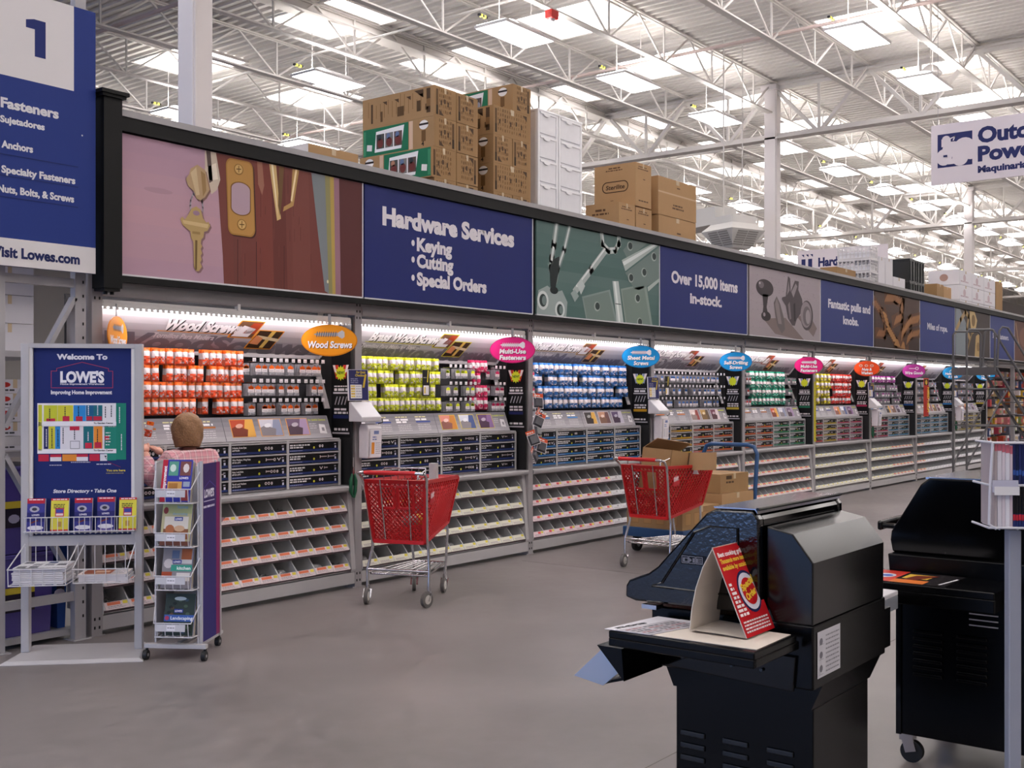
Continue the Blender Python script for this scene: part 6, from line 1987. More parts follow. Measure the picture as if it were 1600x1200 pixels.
# ------------------------------------------------------------------ small things hung on the posts
def dispenser(k, label, bagc):
    x = BAY * k
    t = thing('bag_dispenser', label, 'bag dispenser', (x - .02, -.005, 1.12))
    b = MB()
    b.prism([(0, .32), (-.16, .32), (-.16, .36), (-.02, .49), (0, .49)], -.1, .14, mat('pale_grey_plastic', '#c4c2c6', .35))
    b.build('sloped_hood', t, bevel=.006)
    c = MB(Matrix.Translation((0, -.03, .50)) @ Matrix.Rotation(R(-8), 4, 'Z') @ sheet((-.12, 0, 0), (1, 0, 0), (0, .05, 1)))
    w, h = .22, .27
    c.add([(0, 0, 0), (w, 0, 0), (w, h, 0), (0, h, 0), (0, 0, -.006), (w, 0, -.006), (w, h, -.006), (0, h, -.006)], [(0, 1, 2, 3), (7, 6, 5, 4), (0, 4, 5, 1), (1, 5, 6, 2), (2, 6, 7, 3), (3, 7, 4, 0)], INK, '#d2cfd6')
    c.irect(.012, .004, w - .016, h - .008, '#2f3060', 1)
    c.itext('For Quick', w * .42, h * .88, .02, '#c9b23a', 2, bold=.03, w=.1, shear=.15); c.itext('Checkout', w * .36, h * .78, .02, '#c9b23a', 2, bold=.03, w=.11, shear=.15)
    for i in range(3): c.scribble(w * .14, h * (.68 - .06 * i), w * .36, .01, '#7a7a9a', i, 2)
    c.ink([(w * .7, h * .42), (w * .8, h * .42), (w * .92, h * .84), (w * .84, h * .86)], '#c9ac3a', 2)
    c.irect(w * .12, .02, w * .55, h * .44, '#e2dfe4', 2)
    for i in range(5): c.irect(w * .14, .03 + .022 * i, w * .2, .014, '#d2a83a' if i % 2 else '#dcc468', 3); c.scribble(w * .38, .034 + .022 * i, w * .26, .006, '#9a98a4', i, 3)
    c.build('checkout_card', t)
    p = MB()
    p.prism([(-.02, .0), (-.13, .0), (-.14, .26), (-.12, .30), (-.04, .30), (-.02, .26)], -.005, .165, mat('clear_bag_film', '#dcd6da', .15, noise=.06, nscale=30))
    pb = p.build('bag_pad', t, bevel=.012)
    q = MB(sheet((.01, -.141, .01), (1, 0, 0), (0, -.04, 1)))
    q.irect(.0, .0, .14, .24, '#e6e1e6', 1); q.irect(.045, .2, .06, .03, '#7a86b4', 2); q.scribble(.03, .17, .05, .01, '#6a78b0', 2, 2); q.scribble(.03, .15, .05, .01, '#6a78b0', 3, 2)
    q.irect(.02, .03, .035, .1, bagc, 2)
    for i in range(6): q.scribble(.07, .03 + .018 * i, .06, .006, '#a8a0aa', i, 2)
    q.build('bag_print', pb)
    MB().tube([(.14, -.1, .35), (.17, -.14, .34), (.16, -.15, .31), (.12, -.14, .30)], .006, BLACK, 8).build('hook', t)
dispenser(1, 'quick checkout card and plastic bag dispenser on the post left of the yellow bags', '#d88a34')
dispenser(3, 'quick checkout card and bag dispenser on the post by the Self-Drilling Screws bay', '#cfccd4')
dispenser(6, 'quick checkout card and bag dispenser on the post left of the Wire Goods bay', '#cfccd4')
dispenser(8, 'quick checkout card and bag dispenser on the post nearest the rolling ladder', '#cfccd4')
GRN = mat('green_plastic', '#14563a', .35)
def green_tool(x, z, label):
    t = thing('snips', label, 'hanging tool', (x, -.02, z))
    MB().tube([(-.012, 0, .20), (-.03, 0, .14), (-.028, 0, .05), (-.005, 0, .0)], [.008, .016, .016, .01], GRN, 10).build('handle', t, smooth=50)
    MB().tube([(.012, 0, .20), (.03, 0, .14), (.024, 0, .05), (.01, 0, -.01)], [.008, .016, .016, .01], GRN, 10).build('handle', t, smooth=50)
    MB().prism([(-.014, .19), (.014, .19), (.006, .26), (-.006, .26)], -.004, .004, CHROME, axis='y').build('blade', t)
    MB().cyl((0, 0, .25), (0, 0, .34), .002, WIRE, 5).build('cord', t)
green_tool(2.43, .79, 'green handled snips hanging on the post beside the near red cart')
green_tool(15.12, .92, 'green handled snips hanging low on the post left of the Wire Goods bay')
green_tool(20.12, .92, 'green handled snips hanging on the post beside the rolling ladder')
# yellow ruler strip
t = thing('ruler_strip', 'tall yellow measuring strip on the post left of the golden bags', 'ruler', (12.56, -.006, .93))
b = MB(sheet((-.03, 0, 0), (1, 0, 0), (0, 0, 1)))
b.add([(0, 0, 0), (.075, 0, 0), (.075, .95, 0), (0, .95, 0), (0, 0, -.004), (.075, 0, -.004), (.075, .95, -.004), (0, .95, -.004)], [(0, 1, 2, 3), (7, 6, 5, 4), (0, 4, 5, 1), (1, 5, 6, 2), (2, 6, 7, 3), (3, 7, 4, 0)], INK, '#c9bc2a')
for i in range(38): b.irect(.04 if i % 4 else .025, .012 + i * .025, .035 if i % 4 else .05, .006, '#2a2818', 1)
b.build('strip', t)
# need help sign
t = thing('help_sign', 'red and yellow vertical help sign with a question mark by the Nails bay', 'help sign', (17.92, -.05, 1.25))
b = MB(sheet((-.06, 0, 0), (1, 0, 0), (0, 0, 1)))
w, h = .3, .75
b.add([(0, 0, 0), (w, 0, 0), (w, h, 0), (0, h, 0), (0, 0, -.006), (w, 0, -.006), (w, h, -.006), (0, h, -.006)], [(0, 1, 2, 3), (7, 6, 5, 4), (0, 4, 5, 1), (1, 5, 6, 2), (2, 6, 7, 3), (3, 7, 4, 0)], INK, '#c93a24')
b.irect(.03, .02, w - .06, h - .04, '#b82a20', 1); b.irect(.03, h - .14, w - .06, .12, '#1c1814', 2); b.iell(w * .5, h - .08, .065, .05, '#e0b22a', 3, 18); b.itext('?', w * .5, h - .105, .055, '#1c1814', 4, bold=.03, align='c')
b.itext('NEED HELP!', w * .72, h - .18, .12, '#e8c23a', 3, bold=.03, rot=-PI / 2, w=h - .26)
b.build('board', t)
MB().span((-.33, .045, .3), (.05, .051, .34), GREY).build('mounting_arm', t)
# hanging strip of blister packs
ch = thing('clip_strip', 'clip strip with a chain of dangling packs at the left of the blue-bag bay', 'clip strip', (5.0, -.08, .98))
MB().tube([(.02, .07, .72), (.02, .02, .70), (.0, -.0, .5), (-.01, .0, .2), (-.02, .0, .02)], .004, WIRE, 6).build('strip', ch)
rnc = random.Random(8)
for i, (dx, dz, rr) in enumerate(((.03, .55, .1), (.10, .42, -.6), (-.05, .36, .45), (.03, .26, .1), (-.04, .17, -.3), (.02, .09, .35), (.0, .0, -.45))):
    t = thing('clip_pack', 'small dark blister pack with an orange card on the dangling clip strip', 'blister pack', (5.0 + dx, -.095 - .018 * (i % 3), .98 + dz), 0, 'packs on the clip strip')
    t.rotation_euler = (R(-15), rr, R(rnc.uniform(-40, 25)))
    b = MB(sheet((-.06, 0, -.0), (1, 0, 0), (0, 0, 1)))
    w, h = .12, .16
    b.add([(0, 0, 0), (w, 0, 0), (w, h, 0), (0, h, 0), (0, 0, -.003), (w, 0, -.003), (w, h, -.003), (0, h, -.003)], [(0, 1, 2, 3), (7, 6, 5, 4), (0, 4, 5, 1), (1, 5, 6, 2), (2, 6, 7, 3), (3, 7, 4, 0)], GLOSSY_INK, '#c8c2c6')
    b.irect(.006, .006, w - .012, h * .68, '#3c3a40', 1); b.irect(0, h * .76, w, h * .24, '#c9502c', 1); b.scribble(.01, h * .82, w * .6, .012, '#e8d8d0', i, 2); b.scribble(.015, h * .5, w * .6, .016, '#d0ccd2', i, 2); b.scribble(.02, h * .3, w * .5, .01, '#9a98a0', i + 3, 2)
    b.build('card', t)
    MB(b.M).add([(.012, .012, 0), (w - .012, .012, 0), (w - .012, h * .66, 0), (.012, h * .66, 0), (.02, .02, .022), (w - .02, .02, .022), (w - .02, h * .6, .022), (.02, h * .6, .022)], [(4, 5, 6, 7), (0, 1, 5, 4), (1, 2, 6, 5), (2, 3, 7, 6), (3, 0, 4, 7)],
                 mat('smoky_blister_plastic', '#4a494f', .12)).build('blister', t)
# demo cards among the goods
for (x, lb) in ((3.6, 'black demo card with yellow pencil hanging among the yellow bags'), (8.22, 'black demo card hanging among the blue-carded packs')):
    t = thing('demo_card', lb, 'demo card', (x, .19, 1.66))
    b = MB(sheet((-.05, 0, 0), (1, 0, 0), (0, 0, 1)))
    b.add([(0, 0, 0), (.1, 0, 0), (.1, .25, 0), (0, .25, 0), (0, 0, -.004), (.1, 0, -.004), (.1, .25, -.004), (0, .25, -.004)], [(0, 1, 2, 3), (7, 6, 5, 4), (0, 4, 5, 1), (1, 5, 6, 2), (2, 6, 7, 3), (3, 7, 4, 0)], INK, '#1d1c20')
    b.irect(.012, .01, .075, .09, '#ded8da', 1); b.irect(.02, .025, .02, .06, '#d6b84a', 2); b.ink([(.06, .13), (.075, .13), (.085, .245), (.072, .245)], '#cdb63a', 1); b.scribble(.012, .17, .04, .01, '#9a988a', 3, 1)
    b.build('card', t)

# ------------------------------------------------------------------ gas grill in the foreground
HAM = mat('hammered_black_enamel', '#020204', .08, bump=.10, bscale=75, spec=.8)
STEEL = mat('brushed_steel', '#a39ea2', .16, 1.0)
HOODP = mat('hood_satin_black', '#030304', .19, spec=.5)
SILVER = mat('silver_paint', '#aeb3bd', .35, .6)
def Wm(loc): return Matrix.Translation(Vector(loc) * -1)
G1 = (-.50, -5.21, 0)
t = thing('gas_grill', 'large black gas grill in the foreground with a red tent card on its side shelf', 'grill', G1)
M1 = Wm(G1)
def mb1(): return MB(M1)
b = mb1()
b.prism([(-5.47, .10), (-4.94, .10), (-4.94, .60), (-5.47, .60)], -.72, -.20, BLACKSATIN)
for c3 in range(3):
    for r3 in range(3):
        b.prism([(0, 0)] * 0 or [(-5.40 + .17 * c3 + .0, .33 + .045 * r3), (-5.30 + .17 * c3, .33 + .045 * r3), (-5.30 + .17 * c3, .35 + .045 * r3), (-5.40 + .17 * c3, .35 + .045 * r3)], -.727, -.719, BLACK)
b.build('cabinet', t, bevel=.006)
mb1().prism([(-5.47, .60), (-4.94, .60), (-4.90, .69), (-5.51, .69)], -.74, -.18, BLACKSATIN).build('cabinet_cornice', t)
b = mb1()
b.prism([(-5.515, .69), (-4.93, .69), (-4.90, .80), (-4.90, .905), (-5.515, .905)], -.83, -.14, BLACKSATIN)
b.build('firebox', t, bevel=.006)
b = mb1()
b.prism([(-5.45, .68), (-4.96, .70), (-4.95, .80), (-5.46, .80)], -.845, -.83, BLACKGLOSS)
b.build('gas_panel', t, bevel=.004)
for yy, zz, r_ in ((-5.13, .775, .014), (-5.04, .742, .008), (-5.09, .745, .007), (-5.23, .74, .007), (-5.34, .74, .006)):
    mb1().cyl((-.856, yy, zz), (-.84, yy, zz), r_, BLACK, 14).build('bolt', t)
mb1().prism([(-5.515, .905), (-5.35, .905), (-5.35, 1.225), (-5.445, 1.205), (-5.517, 1.114)], -.835, -.16, HOODP).build('rear_hood', t, bevel=.005)
LID = [(-4.857, .922), (-4.816, .933), (-4.818, .975), (-4.83, .995), (-4.87, 1.012), (-4.911, 1.028), (-4.95, 1.056), (-4.99, 1.10), (-5.143, 1.258), (-5.18, 1.276), (-5.32, 1.278), (-5.342, 1.25), (-5.347, .931)]
cy, cz = -5.15, 1.05
mb1().prism([(cy + (y - cy) * .985, cz + (z - cz) * .985) for y, z in LID], -.83, -.17, BLACKGLOSS).build('lid', t, smooth=25)
for xa, xb in ((-.875, -.835), (-.165, -.125)):
    b = mb1()
    b.prism(LID, xa, xb, HAM)
    e = b.build('lid_end_cap', t, bevel=.008)
    if xa < -.5:
        inner = [(-4.93, .985), (-4.97, 1.0), (-5.10, 1.19), (-5.16, 1.215), (-5.265, 1.215), (-5.265, .985)]
        tb = mb1()
        tb.tube([(xa - .002, y, z) for y, z in inner], .0045, BLACKGLOSS, 6, closed=True)
        tb.build('moulded_ridge', e)
        p = MB(M1 @ sheet((xa - .001, -5.045, 1.075), (0, -1, 0), (0, 0, 1)))
        p.irect(0, 0, .10, .034, '#0a0a0c', 1)
        for i, ch_ in enumerate('DIE'):
            p.istroke([(.006 + .028 * i, .005), (.03 + .028 * i, .005), (.03 + .028 * i, .029), (.006 + .028 * i, .029), (.006 + .028 * i, .005)], .002, '#8c8a90', 2)
        p.itext('DIE', .01, .009, .015, '#77757c', 3, bold=.02, w=.074)
        p.build('name_plate', e)
b = mb1()
b.prism([(-5.175, 1.279), (-5.325, 1.281), (-5.335, 1.268), (-5.33, 1.285), (-5.17, 1.284)], -.87, -.13, STEEL)
b.build('lid_top_plate', t)
mb1().tube([(-.87, -5.335, 1.283), (-.13, -5.335, 1.283)], .006, BLACKGLOSS, 8).build('lid_edge', t)
b = mb1()
b.span((-1.19, -5.475, .855), (-.87, -4.945, .879), BLACKSATIN)
b.span((-1.19, -5.475, .828), (-1.18, -4.945, .856), BLACKSATIN).span((-1.18, -5.475, .828), (-.85, -5.465, .856), BLACKSATIN).span((-1.18, -4.955, .828), (-.87, -4.945, .856), BLACKSATIN)
b.build('side_shelf', t, bevel=.004)
b = mb1()
b.span((-.12, -5.45, .855), (.20, -4.96, .875), mat('pale_shelf', '#c9c6ca', .4))
b.span((.19, -5.45, .80), (.20, -4.96, .856), SILVER).span((-.12, -5.45, .80), (.2, -5.44, .856), SILVER)
b.build('far_side_shelf', t, bevel=.004)
b = mb1()
b.prism([(-5.50, .70), (-4.96, .80), (-4.96, .85), (-5.50, .85)], -.14, -.04, BLACKSATIN)
b.build('far_bracket', t)
b = mb1()
b.prism([(-4.84, .80), (-4.95, .69), (-4.94, .8)], -1.10, -.84, BLACKSATIN); b.build('shelf_bracket', t)
# channel shaped front tray with a silver end plate
b = mb1()
b.prism([(-4.895, .78), (-4.895, .665), (-4.80, .635), (-4.68, .648), (-4.684, .654), (-4.80, .645), (-4.885, .672), (-4.885, .78)], -.99, -.20, BLACKSATIN)
b.build('front_tray', t)
mb1().prism([(-4.675, .649), (-4.808, .773), (-4.85, .772), (-4.875, .76), (-4.88, .70), (-4.80, .632)], -1.0, -.992, SILVER).build('tray_end_plate', t)
b = MB(M1 @ sheet((-.80, -5.5165, .725), (1, 0, 0), (0, 0, 1)))
b.irect(0, 0, .20, .155, '#c9c7ce', 1)
for i in range(9): b.scribble(.07, .012 + .015 * i, .12, .005, '#8a8890', i, 2)
for i in range(3): b.iell(.03, .03 + .045 * i, .014, .012, '#7a7880', 2, 12); b.istroke([(.015, .01 + .05 * i), (.05, .01 + .05 * i)], .002, '#9a98a0', 2)
b.build('rating_label', t)
mb1().span((-.90, -4.96, .905), (-.85, -4.90, .92), CHROME).build('hinge_plate', t)
for x, y in ((-.68, -5.42), (-.68, -4.99), (-.24, -5.42), (-.24, -4.99)):
    c_ = mb1().span((x - .02, y - .02, .07), (x + .02, y + .02, .10), CHROME).build('caster', t)
    mb1().cyl((x - .012, y, .037), (x + .012, y, .037), .037, RUBBER, 18).build('wheel', c_, smooth=40)

# red tent card and papers on the shelf
PAP = mat('cream_card', '#d6cbbf', .6)
T1 = (-.95, -5.27, .886)
t = thing('tent_card', 'red and white folded tent card standing on the near grill shelf', 'tent card', T1)
ridge, zr1 = -5.262, 1.168
b = MB(M1 @ Matrix.Translation(Vector(G1)) @ Matrix.Identity(4)) if False else MB(Wm(T1))
redb = (-5.385, .887)
xa, xb = -1.055, -.845
b.add([(xa, redb[0], redb[1]), (xb, redb[0], redb[1]), (xb, ridge, zr1), (xa, ridge, zr1), (xa, redb[0] + .003, redb[1]), (xb, redb[0] + .003, redb[1]), (xb, ridge + .003, zr1), (xa, ridge + .003, zr1)],
      [(0, 1, 2, 3), (7, 6, 5, 4), (0, 4, 5, 1), (1, 5, 6, 2), (3, 0, 4, 7)], PAP)
b.build('printed_leaf', t)
leaf = [(-5.262, 1.168), (-5.225, 1.10), (-5.20, 1.03), (-5.185, .96), (-5.178, .90), (-5.176, .888)]
b = MB(Wm(T1))
for (y0_, z0_), (y1_, z1_) in zip(leaf[:-1], leaf[1:]):
    b.add([(xa, y0_, z0_), (xb, y0_, z0_), (xb, y1_, z1_), (xa, y1_, z1_), (xa, y0_ - .003, z0_), (xb, y0_ - .003, z0_), (xb, y1_ - .003, z1_), (xa, y1_ - .003, z1_)], [(0, 1, 2, 3), (7, 6, 5, 4), (3, 0, 4, 7), (1, 2, 6, 5)], PAP)
b.build('curved_leaf', t, smooth=60)
b = MB(Wm(T1))
b.add([(xa, -5.176, .888), (xb, -5.176, .888), (xb - .02, -5.30, .889), (xa + .0, -5.30, .889), (xa, -5.385, .887), (xb, -5.385, .887)], [(0, 1, 2, 3), (3, 2, 5, 4)], PAP)
b.build('base_flap', t)
L_ = math.hypot(redb[0] - ridge, zr1 - redb[1])
up = Vector((0, ridge - redb[0], zr1 - redb[1]))
b = MB(Wm(T1) @ sheet((xa, redb[0] - .0008, redb[1]), (1, 0, 0), up))
w, h = xb - xa, L_
b.irect(0, 0, w, h, '#b8141e', 1)
for i, (tx, c) in enumerate((('Best cooking grills', '#f0e6e6'), ('Thousands more items', '#e8c23a'), ('available by catalog', '#e8c23a'))):
    b.itext(tx, w * .06, h * (.885 - .075 * i), h * .05, c, 2, bold=.03, w=w * .86)
b.iell(w * .62, h * .46, w * .34, h * .235, '#1c2450', 2, 28); b.iell(w * .62, h * .46, w * .30, h * .205, '#d8d4e2', 3, 28); b.iell(w * .62, h * .46, w * .23, h * .15, '#b8141e', 4, 28)
b.itext('Special', w * .40, h * .47, h * .075, '#e8c23a', 5, bold=.04, w=w * .5, rot=.25); b.itext('Order', w * .46, h * .36, h * .075, '#e8c23a', 5, bold=.04, w=w * .4, rot=.25)
for i in range(8): b.scribble(w * .05, h * (.56 - .048 * i), w * (.09 + .03 * i), h * .03, '#f0e6e6', i, 3)
for i in range(4): b.scribble(w * .06, h * (.15 - .035 * i), w * .85, h * .018, '#e8dcdc', i, 3)
b.build('red_print', t)
def shelf_paper(name, label, pts, z, art=None, curl=None):
    x0 = sum(p[0] for p in pts) / len(pts); y0 = sum(p[1] for p in pts) / len(pts)
    t = thing(name, label, 'paper', (x0, y0, z))
    b = MB(Matrix.Translation((-x0, -y0, -z)))
    n = len(pts)
    zz = [z] * n
    b.add([(p[0], p[1], z + .0015) for p in pts] + [(p[0], p[1], z) for p in pts], [tuple(range(n)), tuple(range(2 * n - 1, n - 1, -1))] + [(i, n + i, n + (i + 1) % n, (i + 1) % n) for i in range(n)], PAP if name == 'card_sheet' else WB)
    b.build('sheet', t)
    if art:
        e1, e2 = Vector((pts[1][0] - pts[0][0], pts[1][1] - pts[0][1], 0)), Vector((pts[3][0] - pts[0][0], pts[3][1] - pts[0][1], 0))
        a = MB(Matrix.Translation((-x0, -y0, -z)) @ sheet((pts[0][0], pts[0][1], z + .0018), e1, e2))
        art(a, e1.length, e2.length)
        a.build('print', t)
shelf_paper('card_sheet', 'large white sheet lying flat under the tent card', [(-1.17, -5.07), (-1.155, -5.465), (-.885, -5.46), (-.885, -5.05)], .8795)
def newsart(a, w, h):
    a.itext('503', w * .08, h * .82, h * .1, '#26242a', 2, bold=.05, w=w * .5) ; a.irect(0, 0, w * .9, h * .75, '#b6b2b8', 1)
    for i in range(5):
        for j in range(3): a.scribble(w * (.05 + .28 * j), h * (.08 + .12 * i), w * .24, h * .05, ['#5a585e', '#8a4448', '#3a383e'][(i + j) % 3], i * 3 + j, 2)
shelf_paper('newspaper_page', 'printed price page at the left end of the near grill shelf', [(-1.18, -5.10), (-.90, -5.17), (-.895, -4.965), (-1.19, -4.93)], .8815, newsart)

# ------------------------------------------------------------------ second grill
G2 = (1.05, -5.6, 0)
t = thing('gas_grill', 'black gas grill farther right with colourful brochures on its shelf', 'grill', G2)
M2 = Wm(G2)
def mb2(): return MB(M2)
b = mb2()
b.prism([(-5.97, .13), (-5.265, .13), (-5.265, .80), (-5.97, .80)], .74, 1.36, BLACKSATIN)
for c3 in range(2):
    for r3 in range(7):
        y1 = -5.335 - .19 * c3
        b.prism([(y1, .405 + .032 * r3), (y1 - .135, .405 + .032 * r3), (y1 - .13, .422 + .032 * r3), (y1 - .005, .422 + .032 * r3)], .728, .742, BLACKSATIN)
b.build('cabinet', t, bevel=.005)
for r3 in range(3):
    mb2().span((.736, -5.70, .66 + .025 * r3), (.742, -5.58, .665 + .025 * r3), LGREY).build('vent_slot_light', t)  # pale bars stand in for light showing through the slots
mb2().span((.73, -5.285, .13), (.745, -5.262, .80), BLACKGLOSS).build('corner_post', t)
b = mb2()
b.prism([(-6.0, .80), (-5.25, .80), (-5.235, .95), (-6.0, .95)], .70, 1.40, BLACKSATIN); b.build('firebox', t, bevel=.005)
HOOD = [(-5.236, .95), (-5.226, 1.004), (-5.231, 1.043), (-5.362, 1.264), (-5.40, 1.295), (-5.85, 1.295), (-5.95, 1.22), (-5.98, .95)]
mb2().prism(HOOD, .80, 1.36, BLACKGLOSS).build('hood', t, smooth=25)
for a0, a1 in ((.77, .81), (1.35, 1.39)):
    mb2().prism([(-5.6 + (y + 5.6) * 1.01, z) for y, z in HOOD], a0, a1, BLACKGLOSS).build('hood_end_cap', t, bevel=.008)
mb2().prism([(-5.38, 1.29), (-5.87, 1.297), (-5.87, 1.303), (-5.38, 1.298)], .78, 1.38, STEEL).build('hood_top_plate', t)
b = mb2()
b.span((.80, -5.175, 1.04), (1.36, -5.15, 1.085), BLACKGLOSS); b.span((.80, -5.24, 1.05), (.83, -5.17, 1.075), BLACKGLOSS); b.span((1.33, -5.24, 1.05), (1.36, -5.17, 1.075), BLACKGLOSS)
b.build('handle', t, bevel=.01)
b = mb2()
b.span((.36, -5.78, .845), (.74, -5.17, .875), BLACKSATIN).span((.36, -5.78, .79), (.37, -5.17, .846), BLACKSATIN).span((.37, -5.78, .79), (.74, -5.77, .846), BLACKSATIN)
b.build('side_shelf', t, bevel=.004)
mb2().span((.60, -5.55, .80), (.73, -5.50, .83), GREY).build('shelf_bracket', t)
mb2().tube([(.5, -5.16, .9), (.5, -5.10, .9), (.7, -5.10, .9), (.7, -5.16, .9)], .004, CHROME, 6).build('tool_hook', t)
for x, y in ((.78, -5.30), (.78, -5.93), (1.32, -5.30), (1.32, -5.93)):
    c_ = mb2().span((x - .03, y - .03, .10), (x + .03, y + .03, .13), CHROME).build('caster', t)
    mb2().bar((x - .022, y, .12), (x - .022, y - .02, .05), .006, .05, CHROME).build('fork', c_)
    mb2().cyl((x - .016, y - .02, .05), (x + .016, y - .02, .05), .05, RUBBER, 22).build('wheel', c_, smooth=40)
t = thing('brochure', 'red and yellow brochure spread on the shelf of the farther grill', 'brochure', (.55, -5.42, .8765))
b = MB(sheet((-.17, .20, .001), (0, -1, 0), (1, 0, 0)))
w, h = .36, .30
b.add([(0, 0, 0), (w, 0, 0), (w, h, 0), (0, h, 0), (0, 0, -.002), (w, 0, -.002), (w, h, -.002), (0, h, -.002)], [(0, 1, 2, 3), (7, 6, 5, 4), (0, 4, 5, 1), (1, 5, 6, 2), (2, 6, 7, 3), (3, 7, 4, 0)], GLOSSY_INK, '#2a2628')
b.irect(0, 0, w * .35, h, '#b83024', 1); b.iell(w * .18, h * .5, w * .12, h * .2, '#c9ccd8', 2, 18); b.iell(w * .2, h * .5, w * .07, h * .1, '#3a5aa8', 3, 14)
b.irect(w * .35, 0, w * .4, h * .3, '#c86a24', 1); b.irect(w * .4, h * .4, w * .3, h * .4, '#c9a43a', 2); b.ink([(w * .45, h * .3), (w * .6, h * .3), (w * .75, h * .8), (w * .5, h * .7)], '#6a2418', 3); b.ink([(w * .9, h * .1), (w * .93, h * .1), (w, h * .7), (w * .97, h * .7)], '#d0ccd0', 2)
b.build('printed_sheet', t)

# ------------------------------------------------------------------ literature rack at the right edge
BRZ = -58.0
BL = (-.955, -6.14, 0)
t = thing('literature_rack', 'white wire literature rack on a grey post at the right edge', 'literature rack', BL, R(BRZ))
MB().span((.005, -.02, .02), (.04, .02, 1.285), mat('grey_post_enamel', '#8d8f9a', .4)).build('post', t, bevel=.004)
MB().span((-.15, -.2, 0), (.45, .2, .02), GREY).build('base_plate', t)
b = MB()
xl, xr, yf, yb = -.062, .42, -.06, .09
for zz, x_ in ((1.535, xl + .01), (1.415, xl + .003), (1.295, xl)):
    b.tube([(x_, yb, zz), (x_, yf, zz), (xr, yf, zz), (xr, yb, zz)], .0035, WIRE, 8)
b.tube([(xl + .01, yf, 1.535), (xl + .003, yf, 1.415), (xl, yf, 1.305), (xl + .02, yf, 1.292)], .004, WIRE, 8)
for i in range(9):
    b.tube([(xl + .03 + .05 * i, yb, 1.50), (xl + .03 + .05 * i, yb, 1.292), (xl + .03 + .05 * i, yf + .004, 1.29)], .002, WIRE, 6)
b.build('wire_basket', t)
b = MB()
b.span((-.055, -.068, 1.395), (.015, -.064, 1.43), mat('clear_tag_plastic', '#b9b6c4', .2)); b.span((-.05, -.0685, 1.388), (.018, -.067, 1.412), WHITE)
b.build('label_tag', t)
spec = [('#a89c9c', .008), ('#d2ccd0', .012), ('#cfc4c8', .010), ('#dad6da', .012), ('#c6b4b8', .008)] + [('#1c2450', .008), ('#18203f', .008), ('#232a58', .008)] * 14
x_ = -.045
rl = random.Random(6)
for i, (c, w_) in enumerate(spec):
    h_ = .235 + rl.uniform(-.006, .006)
    pale = i < 5
    t2 = thing('booklet', 'pale booklet standing at the left of the wire literature rack' if pale else 'navy catalogue with a red band packed in the wire literature rack', 'booklet',
               Matrix.Translation(BL) @ Matrix.Rotation(R(BRZ), 4, 'Z') @ Vector((x_, yf + .006, 1.297)), R(BRZ), 'pale booklets in the literature rack' if pale else 'navy catalogues in the literature rack')
    b = MB()
    b.span((0, 0, 0), (w_ - .001, .12, h_), INK, c)
    if pale:
        b.span((0, -.0006, h_ * .9), (w_ - .001, 0, h_), INK, '#b8606c')
    else:
        b.span((0, -.0006, 0), (w_ - .001, 0, h_ * .07), INK, '#1f2a5c'); b.span((0, -.0006, h_ * .08), (w_ - .001, 0, h_ * .15), INK, '#b02434'); b.span((0, -.0006, h_ * .16), (w_ - .001, 0, h_ * .5), INK, '#141418'); b.span((0, -.0006, h_ * .62), (w_ - .001, 0, h_ * .68), INK, '#2f4f90')
    b.build('cover', t2)
    x_ += w_
    if x_ > .40: break
t = thing('display_carton', 'white and purple box lying on the hood of the farther grill behind the literature rack', 'display box', (.98, -5.86, 1.305), R(-52))
MB().span((.0, .0, 0), (.05, .16, .27), WHITE).build('white_end', t)
MB().span((.051, -.002, 0), (.27, .16, .268), mat('purple_print', '#3a2450', .45)).build('purple_box', t)

# ------------------------------------------------------------------ rolling ladder
LAD = mat('dark_ladder_steel', '#5a585a', .45)
t = thing('rolling_ladder', 'tall dark grey rolling warehouse ladder at the far right of the run', 'ladder', (16.98, -1.10, 0), R(-52))
for y in (.0, .62):
    MB().tube([(.0, y, .1), (.0, y, 2.80), (.04, y, 2.87), (.47, y, 2.87), (.52, y, 2.80), (.52, y, 2.1)], .022, LAD, 8).build('guard_rail', t)
    MB().bar((.55, y, 2.15), (1.85, y, .08), .03, .07, LAD, up=(0, 1, 0)).build('stringer', t)
    MB().tube([(.56, y, 2.2), (.6, y, 2.84), (.66, y, 2.92), (.76, y, 2.90), (1.9, y, 1.05), (1.85, y, .12)], .022, LAD, 8).build('handrail', t)
    MB().tube([(.0, y, .35), (.62, y, 1.55), (.75, y, 1.75)], .018, LAD, 6).build('brace', t)
    MB().tube([(.0, y, 1.1), (.95, y, 1.1)], .018, LAD, 6).build('brace', t)
    MB().tube([(.0, y, 1.78), (.75, y, 1.78)], .018, LAD, 6).build('brace', t)
    MB().tube([(.0, y, .12), (1.85, y, .12)], .02, LAD, 6).build('base_rail', t)
for i in range(9):
    MB().span((.60 + .138 * i, .0, 1.98 - .23 * i), (.80 + .138 * i, .62, 2.0 - .23 * i), LAD).build('step', t)
MB().span((-.03, -.01, 2.04), (.58, .63, 2.18), mat('dark_platform', '#4a474a', .5)).build('platform', t)
for x in (.0, 1.8):
    for y in (0, .62):
        MB().cyl((x, y - .02, .06), (x, y + .02, .06), .06, RUBBER, 14).build('wheel', t)

